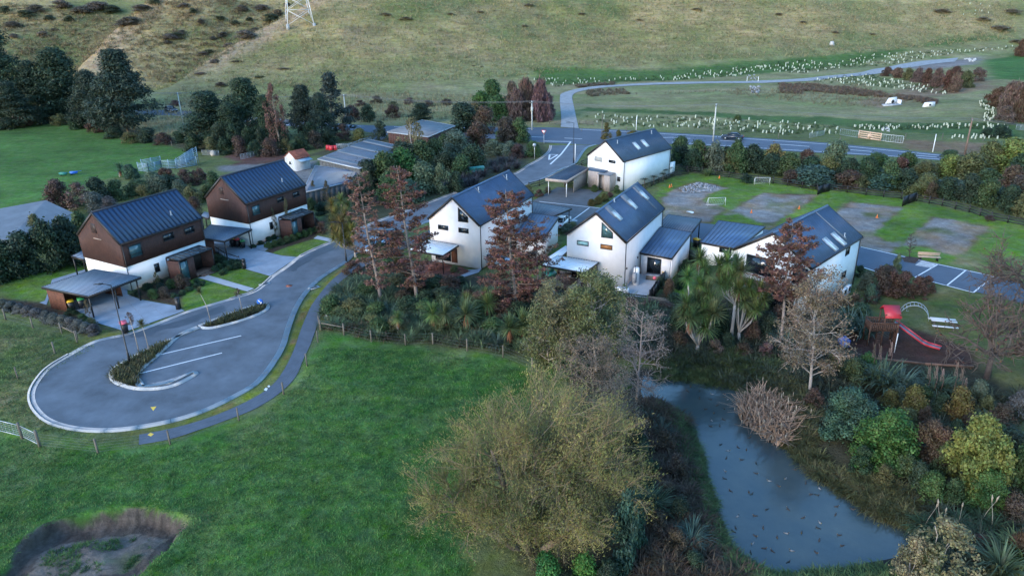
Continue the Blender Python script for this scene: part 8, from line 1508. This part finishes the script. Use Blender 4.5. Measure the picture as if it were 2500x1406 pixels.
P = G(*zp(ZF, 1600, 1015)); t = thing('picnic_table', 'pale picnic table with bench on the play lawn', 'picnic table', P, -.28)
for i in range(5): MB().box((-1.1, -.4+i*.17, .72), (1.1, -.25+i*.17, .77)).build('top_plank', 'metal_white', t, False)
for y in (-.85, .85):
    for i in range(2): MB().box((-1.1, y-.14+i*.15, .42), (1.1, y-.01+i*.15, .46)).build('bench_plank', 'metal_white', t, False)
for x in (-.8, .8):
    MB().bar((x, -.7, 0), (x, -.2, .72), .08).build('leg', 'wood_grey', t, False); MB().bar((x, .7, 0), (x, .2, .72), .08).build('leg', 'wood_grey', t, False); MB().box((x-.04, -.95, .36), (x+.04, .95, .419)).build('cross_beam', 'wood_grey', t, False)
P = G(*zp(ZF, 1015, 1125)); t = thing('play_house', 'small blue plastic play cube beside the brown alder', 'toy', P, .3); MB().box((-.4, -.35, 0), (.4, .35, .6)).build('body', 'plastic_blue', t, False); MB().hexa([(-.45, -.4, .602), (.45, -.4, .602), (.45, .4, .602), (-.45, .4, .602)], [(-.1, -.05, .95), (.1, -.05, .95), (.1, .05, .95), (-.1, .05, .95)]).build('roof', 'plastic_blue', t, False); MB().box((-.15, -.36, .05), (.15, -.351, .4)).build('door', 'roof_steel', t, False)
P = G(*zp(ZF, 1520, 620)); t = thing('park_bench', 'timber park bench on the lawn edge by the lane', 'bench', P, -.22)
for i in range(4): MB().box((-1.2, -.25+i*.13, .43), (1.2, -.14+i*.13, .47)).build('seat_slat', 'wood_new', t, False)
for i in range(3): MB().box((-1.2, .28, .55+i*.13), (1.2, .31, .65+i*.13)).build('back_slat', 'wood_new', t, False)
for x in (-.9, .9): MB().box((x-.04, -.25, 0), (x+.04, .27, .429)).build('leg', 'frame_black', t, False); MB().box((x-.03, .312, .3), (x+.03, .35, .95)).build('back_support', 'frame_black', t, False)
def goal(base, w_, h, lb, rz):
    t = thing('goal', lb, 'goal', on(*base), rz, 'small football goals'); f = [[(-w_/2, 0, 0), (-w_/2, 0, h), (w_/2, 0, h), (w_/2, 0, 0)], [(-w_/2, 0, h), (-w_/2, .8, 0), (w_/2, .8, 0), (w_/2, 0, h)]]
    for a, b in ((f[0][0], f[0][1]), (f[0][1], f[0][2]), (f[0][2], f[0][3]), (f[1][0], f[1][1]), (f[1][1], f[1][2]), (f[1][2], f[1][3])): MB().tube([a, b], .024, 6).build('frame_bar', 'plastic_white', t, False)
    nb = MB()
    for i in range(1, 10): x = -w_/2+w_*i/10; nb.tube([(x, 0, h), (x, .8, 0)], .006, 3, False)
    for i in range(1, 6): s = i/6; nb.tube([(-w_/2, .8*(1-s), h*s), (w_/2, .8*(1-s), h*s)], .006, 3, False)
    nb.build('net', 'plastic_white', t, False)
goal(zp(ZF, 264, 303), 2.6, 1.25, 'white framed small goal beside the first lot', .05); goal(zp(ZF, 535, 165), 2.4, 1.2, 'white framed small goal near the dark fence', -.1)
for i, (x, y, Zr) in enumerate([(282, 133, ZF), (472, 334, ZF), (755, 306, ZF), (1216, 360, ZF), (-12, 182, ZF), (2382, 1318, ZB)]):
    P = on(*zp(Zr, x, y)); b = MB(); b.box((P[0]-.17, P[1]-.17, P[2]), (P[0]+.17, P[1]+.17, P[2]+.04)); b.lathe((P[0], P[1], P[2]+.041), [(0, .12), (.45, .03)], 10); b.top('traffic_cone', 'orange', ['orange cone on the lawn left of the far goal', 'orange cone at the left side of the second lot', 'orange cone at the right side of the second lot', 'fallen looking orange cone on the third lot', 'orange cone at the left edge of the first lot', 'orange cone by the white side wall of the far house'][i], 'cone', 'orange cones on the empty lots')
WT = gw(zl(ZF, [(45, 318), (80, 312), (150, 314), (192, 330), (150, 333), (122, 344), (95, 334), (50, 334)])); sheet('plastic_sheet', WT, .05, 'plastic_white', kind=None); o = [x for x in C.objects if x.name == 'plastic_sheet'][0]; o.pop('kind', None); tag(o, 'crumpled white plastic sheet on the first gravel lot', 'sheet')
# patio things
P = G(*zp(ZE, 2245, 915)); t = thing('water_heater', 'white hot water cylinder against the side wall of the middle house', 'water heater', P, HS[4][2]); MB().lathe((0, 0, 0), [(0, .34), (1.9, .34), (2.0, .28), (2.03, .1)], 14).build('tank', 'plastic_white', t, False); MB().box((-.9, -.2, .5), (-.45, .15, 1.6)).build('heat_unit', 'stone_grey', t, False); MB().tube([(-.36, 0, 1.2), (-.45, 0, 1.4), (-.45, 0, 2.4)], .03, 6).build('pipe', 'frame_black', t, False)
P = G(*zp(ZE, 2145, 985)); t = thing('heat_pump', 'white box heat pump on the patio corner of the middle house', 'air conditioner', P, -.25); MB().box((-.7, -.35, .08), (.7, .35, .75)).build('casing', 'plastic_white', t, False); MB().box((-.65, -.3, 0), (.65, .3, .079)).build('base', 'concrete', t, False)
for i in range(4): MB().box((-.6+i*.32, -.36, .2), (-.4+i*.32, -.351, .6)).build('grille', 'stone_grey', t, False)
P = G(*zp(ZE, 2375, 880)); t = thing('storage_bench', 'dark storage bench with colourful things on the middle patio', 'bench', P, -.3); MB().box((-.9, -.35, 0), (.9, .35, .55)).build('box', 'wood_grey', t, False); MB().box((-.95, -.4, .551), (.95, .4, .6)).build('lid', 'stone_grey', t, False)
P = G(*zp(ZE, 2378, 878), .65); MB().lathe(P, [(0, .1), (.1, .2), (.25, .2), (.35, .1)], 10).top('ball', 'plastic_pink', 'pink ball on the storage bench of the middle patio', 'ball')
for i, (x, y, m, lb) in enumerate([(1755, 880, 'deck_brown', 'round timber patio table under the middle canopy'), (815, 815, 'deck_red', 'dark outdoor table on the left deck')]):
    P = G(*zp(ZE, x, y), .33); t = thing('patio_table', lb, 'table', P, .3); MB().lathe((0, 0, .68), [(0, .55), (.05, .55)], 16).build('top', m, t, False); 
    for a in (0, 1.57, 3.14, 4.71): MB().bar((.3*math.cos(a), .3*math.sin(a), 0), (.25*math.cos(a), .25*math.sin(a), .68), .05).build('leg', m, t, False)
    for j, a in enumerate((.3, 2.4, 4.4)):
        ch = thing('patio_chair', ['timber patio chair %s the table on the middle deck', 'dark patio chair %s the table on the left deck'][i] % ('right of', 'behind', 'in front of')[j], 'chair', P+[1.0*math.cos(a), 1.0*math.sin(a), 0], a, 'patio chairs'); MB().box((-.22, -.22, .42), (.22, .22, .46)).build('seat', m, ch, False); MB().box((.19, -.22, .461), (.23, .22, .9)).build('backrest', m, ch, False)
        for x_ in (-.19, .19):
            for y_ in (-.19, .19): MB().box((x_-.02, y_-.02, 0), (x_+.02, y_+.02, .419)).build('leg', m, ch, False)
P = G(*zp(ZE, 1630, 905), .33); t = thing('sun_lounger', 'curved pale lounger at the edge of the middle deck', 'lounger', G(*zp(ZE, 1820, 935), .3), .9); 
for i in range(9): a = i/8; MB().box((-1.0+2*a, -.35, .3+.5*max(0, a-.45)**1.2*1.6), (-.8+2*a, .35, .34+.5*max(0, a-.45)**1.2*1.6)).build('slat', 'timber_pale', t, False)
for x in (-.8, .4): MB().box((x, -.3, 0), (x+.06, .3, .299)).build('leg', 'timber_pale', t, False)
P = G(*zp(ZE, 1640, 860)); t = thing('trampoline_chair', 'dark green garden seat left of the middle deck', 'chair', P, .4); MB().hexa([(-.6, -.4, .2), (.6, -.4, .2), (.6, .4, .2), (-.6, .4, .2)], [(-.7, -.45, .4), (.7, -.45, .4), (.7, .45, .55), (-.7, .45, .55)]).build('seat', 'plastic_teal', t, False); MB().box((-.6, .35, .4), (.6, .45, .9)).build('backrest', 'plastic_teal', t, False)
# pylon on the ridge
def pylon():
    b = [Gt(*zp(ZA, 2030, 165)), Gt(*zp(ZA, 2145, 172)), Gt(*zp(ZA, 2220, 152))]; c = (b[0]+b[2])/2; s = 4.6; zc = float(terr(c[0], c[1])); t = thing('pylon', 'white steel lattice pylon standing on the hill ridge, top out of frame', 'pylon', (c[0], c[1], zc-1), .35); H_ = 34.; lv = [0, 5, 9.5, 13.5, 17, 20, 22.5, 24.5, 28, 31, 34]; wd = lambda z: s*(1-z/30)+.9*(z/30) if z < 24 else max(1.65-(z-24)*.1, .4)
    for qx, qy in ((-1, -1), (1, -1), (1, 1), (-1, 1)): MB().tube([(qx*wd(z), qy*wd(z), z) for z in lv], .13, 4).build('leg', 'metal_white', t, False); MB().box((qx*s-.5, qy*s-.5, -1.5), (qx*s+.5, qy*s+.5, .4)).build('footing', 'concrete', t, False)
    for z0, z1 in zip(lv[:-1], lv[1:]):
        for (ax, ay), (bx, by) in (((-1, -1), (1, -1)), ((1, -1), (1, 1)), ((1, 1), (-1, 1)), ((-1, 1), (-1, -1))):
            w0, w1 = wd(z0), wd(z1); m = MB(); m.tube([(ax*w0, ay*w0, z0), (bx*w1, by*w1, z1)], .07, 3); m.tube([(bx*w0, by*w0, z0), (ax*w1, ay*w1, z1)], .07, 3); m.tube([(ax*w1, ay*w1, z1), (bx*w1, by*w1, z1)], .06, 3); m.build('brace', 'metal_white', t, False)
    for z in (22.5, 26.5, 30.5):
        for q in (-1, 1): MB().tube([(0, 0, z+.8), (q*5.5, 0, z), (0, 0, z)], .07, 4).build('crossarm', 'metal_white', t, False)
pylon()
# culvert and rocks beyond the highway
P = on(*zp(ZC, 1560, 735)); t = thing('culvert', 'pale concrete culvert headwall with round pipe in the basin', 'culvert', P, .2)
MB().hexa([(-2, 0, -.3), (1.5, 0, -.3), (1.5, .3, -.3), (-2, .3, -.3)], [(-.9, 0, 1.5), (1.3, 0, 1.7), (1.3, .3, 1.7), (-.9, .3, 1.5)]).build('headwall', 'trim_white', t, False); MB().tube([(.3, -.02, .6), (.3, .03, .6)], .45, 16).build('pipe_mouth', 'frame_black', t, False); MB().box((1.55, -1.4, -.3), (1.8, .3, 1.1)).build('wing', 'trim_white', t, False); MB().hexa([(-4, -2.2, -.3), (1.5, -2.2, -.3), (1.5, -.05, -.3), (-3, -.05, -.3)], [(-4, -2.2, .12), (1.5, -2.2, .12), (1.5, -.05, .12), (-3, -.05, .12)]).build('apron', 'concrete', t, False)
P = on(*zp(ZC, 1825, 762)); t = thing('culvert', 'small pale concrete outlet right of the larger culvert', 'culvert', P, .1); MB().hexa([(-1.6, 0, 0), (1.6, 0, 0), (1.6, .5, 0), (-1.6, .5, 0)], [(-1.1, 0, 1.1), (1.5, 0, 1.2), (1.5, .5, 1.2), (-1.1, .5, 1.1)]).build('headwall', 'trim_white', t, False); MB().tube([(.2, -.02, .5), (.2, .02, .5)], .28, 12).build('pipe_mouth', 'frame_black', t, False)
def rocks(px, n, lb, s=(.3, .7), seed=1, m='stone_grey'):
    r = np.random.RandomState(seed); Pp = np.array([on(*p)[:2] for p in px]); lo, hi = Pp.min(0), Pp.max(0); b = MB(); k = 0
    while k < n:
        q = lo+(hi-lo)*r.rand(2)
        if sdist(Pp, q[:1], q[1:])[0] < 0: continue
        k += 1; z = zt(*q); a0 = r.rand()*6; sz = s[0]+(s[1]-s[0])*r.rand(); V0 = [(q[0]+sz*math.cos(a0+i*1.05)*r.uniform(.7, 1), q[1]+sz*math.sin(a0+i*1.05)*r.uniform(.7, 1)) for i in range(6)]
        b.hexa([(x, y, z-.1) for x, y in V0], [(q[0]+(x-q[0])*.55, q[1]+(y-q[1])*.55, z+sz*r.uniform(.5, .9)) for x, y in V0])
    b.top('rock_pile', m, lb, kind='stuff')
rocks([zp(ZC, x, y) for x, y in [(550, 620), (620, 615), (620, 660), (560, 665)]], 40, 'grey rock outlet pile below the track', seed=1); rocks([zp(ZC, x, y) for x, y in [(530, 535), (610, 530), (615, 582), (535, 582)]], 20, 'grey rock pile above the track', (.2, .45), 2)
rocks([zp(ZC, x, y) for x, y in [(2070, 415), (2160, 420), (2160, 445), (2100, 440)]], 24, 'pale rocks on the top of the mound', seed=3, m='stone_pale'); rocks([zp(ZF, x, y) for x, y in [(40, 190), (150, 158), (290, 185), (230, 205), (80, 215)]], 160, 'dark broken clods heaped on the first lot', (.1, .28), 4); rocks([zp(ZC, x, y) for x, y in [(1490, 900), (1545, 900), (1545, 935), (1490, 935)]], 16, 'pale rocks in the planted strip by the highway', (.2, .4), 5, 'stone_pale')
for x in (533, 613): P = on(*zp(ZC, x, 582)); MB().tube([P, P+[0, 0, 1.6]], .08, 6).top('marker_post', 'plastic_white', 'white marker post %s of the rock pile above the track' % ('left' if x < 600 else 'right'), 'post')
P = Gt(*zp(ZC, 1135, 322)); MB().hexa([P+[-.9, -.7, -.2], P+[.9, -.7, -.2], P+[.9, .7, -.2], P+[-.9, .7, -.2]], [P+[-.5, -.4, 1.4], P+[.6, -.5, 1.2], P+[.5, .4, 1.5], P+[-.6, .4, 1.3]]).top('boulder', 'stone_pale', 'single pale boulder on the open hillside', 'boulder')
# tree guards round the young plants
GUARD = mesh('tree_guard', *(lambda v: (np.array(v), np.array([[0, 1, 5, 4], [1, 2, 6, 5], [2, 3, 7, 6], [3, 0, 4, 7]])))([(-.11, -.13, 0), (.13, -.10, 0), (.11, .13, 0), (-.13, .10, 0), (-.10, -.12, .55), (.12, -.09, .56), (.10, .12, .55), (-.12, .09, .54)]), 'tree_guard')
LEAFY = mesh('seedling', *blades(401, 10, (.2, .35), .06, (R2(30), R2(85)), R2(60), .03, 2), 'foliage')
rg = np.random.RandomState(12); ZN = [('in the planted strip beside the highway', zl(ZB, [(1760, 815), (1900, 810), (2120, 840), (2500, 838), (2500, 905), (2250, 912), (2000, 905), (1850, 880)]), 42, .55), ('in the planted strip beside the highway', zl(ZC, [(0, 838), (400, 845), (800, 865), (1200, 900), (1190, 950), (1000, 950), (860, 965), (560, 940), (300, 925), (0, 900)]), 95, .55), ('in the planted strip beside the highway', zl(ZC, [(1240, 900), (1700, 895), (2150, 880), (2300, 880), (2400, 900), (2380, 915), (2000, 920), (1750, 925), (1300, 918)]), 62, .55), ('in the planted strip beside the highway', zl(ZC, [(1950, 965), (2300, 965), (2480, 960), (2400, 985), (2000, 990)]), 18, .55),
    ('on the bank at the far right of the basin', zl(ZC, [(2180, 725), (2240, 730), (2300, 790), (2280, 860), (2200, 860), (2230, 800), (2180, 760)]), 38, .6), ('on the slope below the upper track', zl(ZC, [(1010, 570), (1400, 525), (1500, 560), (1650, 585), (1800, 600), (1950, 625), (1960, 665), (1780, 655), (1600, 630), (1200, 600), (1010, 585)]), 110, .6), ('above the track at the hill foot', zl(ZC, [(0, 555), (160, 505), (400, 495), (600, 460), (780, 440), (1000, 430), (1150, 460), (1350, 400), (1600, 380), (1900, 360), (2100, 350), (2400, 330), (2480, 345), (2300, 360), (1990, 385), (1820, 415), (1570, 460), (1300, 480), (900, 525), (640, 500), (460, 545), (240, 560), (0, 575)]), 250, .62), ('above the track at the hill foot', zl(ZB, [(1385, 565), (1640, 560), (1900, 565), (2500, 530), (2500, 560), (2250, 578), (1960, 580), (1700, 600), (1560, 622), (1480, 590)]), 55, .6), ('on the scrubby slope at the top right', zl(ZC, [(1930, 60), (2060, 20), (2240, 0), (2280, 90), (2200, 110), (2060, 110)]), 10, .7)]
gp = []
for loc, px, n, s in ZN:
    Pp = np.array(px); lo, hi = Pp.min(0), Pp.max(0); k = 0
    while k < n:
        q = lo+(hi-lo)*rg.rand(2)
        if sdist(Pp, q[:1], q[1:])[0] < 0: continue
        k += 1; gp.append((on(*q), s, loc))
gp.sort(key=lambda g: g[0][1]); gv, gf, sv, sf = [], [], [], []
for i, (P, s, loc) in enumerate(gp):
    a = rg.rand()*6.28; sc = s/.55*rg.uniform(.85, 1.2)
    if i < 300: o = link('tree_guard', GUARD, None, P, a, (sc*.95, sc*.95, sc*.95)); o.rotation_euler = (rg.uniform(-.12, .12), rg.uniform(-.12, .12), a); tag(o, 'small white tree guard sleeve '+loc, 'tree guard', 'tree guards '+loc)
    else: gv.append(np.array([v.co for v in GUARD.vertices])*sc*.9+P); gf.append(np.array([[0, 1, 5, 4], [1, 2, 6, 5], [2, 3, 7, 6], [3, 0, 4, 7]])+8*(i-300))
tag(link('tree_guards', mesh('tree_guards', np.concatenate(gv), np.concatenate(gf), 'tree_guard')), 'more white tree guards in the far planting rows', None, None, 'stuff')
r_ = np.random.RandomState(3)
for i in range(0, len(gp), 4):
    P = gp[i][0]; 
for q, nm in ((ZN[0], 0), (ZN[1], 1), (ZN[2], 2), (ZN[4], 3), (ZN[5], 4), (ZN[6], 5), (ZN[7], 6)): scatter('young_plants', [on(*p)[:2] for p in q[1]], int(q[2]*2.2), COVER, (.7, 1.5), (.052, .085, .028), 60+nm, 'low green plants among the tree guards '+q[0])
# ducks
def duckmesh(nm, m1, m2, m3):
    b = MB(); b.m = 0; b.tube([(-.26, 0, .10), (-.20, 0, .09), (-.08, 0, .07), (.08, 0, .07), (.17, 0, .09), (.22, 0, .12)], [.01, .05, .105, .115, .075, .02], 8); b.m = 1; b.tube([(.15, 0, .10), (.19, 0, .20), (.20, 0, .25)], [.05, .035, .03], 6); b.tube([(.16, 0, .27), (.20, 0, .28), (.25, 0, .27)], [.02, .048, .02], 6); b.m = 2; b.tube([(.245, 0, .27), (.31, 0, .255)], [.018, .012], 4); b.m = 0; b.hexa([(-.3, -.03, .1), (-.2, -.05, .1), (-.2, .05, .1), (-.3, .03, .1)], [(-.34, -.02, .16), (-.2, -.05, .13), (-.2, .05, .13), (-.34, .02, .16)])
    return mesh(nm, np.concatenate(b.v), b.f, [m1, m2, m3], b.mi, True)
DM = [duckmesh('duck', 'duck_brown', 'duck_brown', 'plastic_yellow'), duckmesh('duck_drake', 'duck_pale', 'duck_dark', 'plastic_yellow'), duckmesh('duck_dark', 'duck_dark', 'duck_brown', 'duck_dark')]
DK = [(78, 368), (85, 425), (145, 425), (148, 462), (205, 468), (215, 440), (280, 440), (298, 468), (280, 518), (225, 540), (212, 580), (205, 610), (255, 608), (275, 575), (412, 670), (260, 708), (300, 740), (352, 722), (397, 735), (290, 780), (372, 788), (450, 808), (283, 848), (280, 888), (447, 860), (312, 953), (410, 960), (425, 970), (518, 900), (605, 888), (568, 928), (712, 912), (740, 972), (772, 975), (785, 940), (876, 1036), (870, 1080), (505, 1052), (618, 1050), (698, 1096), (788, 1122), (350, 1088), (442, 1085), (486, 1150), (776, 1150), (327, 1168), (444, 1192), (560, 1200), (610, 1178), (690, 1175), (890, 1188), (430, 1232), (784, 1216), (492, 1258), (535, 1272), (637, 1270), (767, 1280), (905, 1244), (960, 1050), (420, 1282), (655, 840), (340, 1150), (100, 400), (240, 500), (180, 520), (330, 480), (620, 1330), (840, 900)]
DK.sort(key=lambda q: (q[1]//150, q[0])); wp2 = np.array(WPO)[:, :2]
for i, (x, y) in enumerate(DK):
    P = G(*zp(ZK, x, y), -.72)
    if sdist(wp2, P[:1], P[1:2])[0] < .2: continue
    k = (i*7) % 5; k = 1 if k == 3 else (2 if k == 1 else 0); o = link('duck', DM[k], None, (P[0], P[1], -.76), (i*2.3) % 6.28, (.54,)*3); band = ['far end', 'upper part', 'upper middle', 'middle', 'lower middle', 'near end', 'near end'][min(int(y//150)-2, 6)]
    tag(o, '%s duck floating on the %s of the pond' % (['speckled brown', 'pale bodied dark headed', 'small blackish'][k], band), 'duck', '%s ducks on the %s of the pond' % (['brown', 'pale', 'blackish'][k], band))
P = G(*zp(ZK, 1300, 1215), -.72); MB().lathe(P, [(-.1, .15), (.05, .24), (.2, .2), (.3, .05)], 10).top('ball', 'plastic_white', 'white ball floating at the right shore of the pond', 'ball')
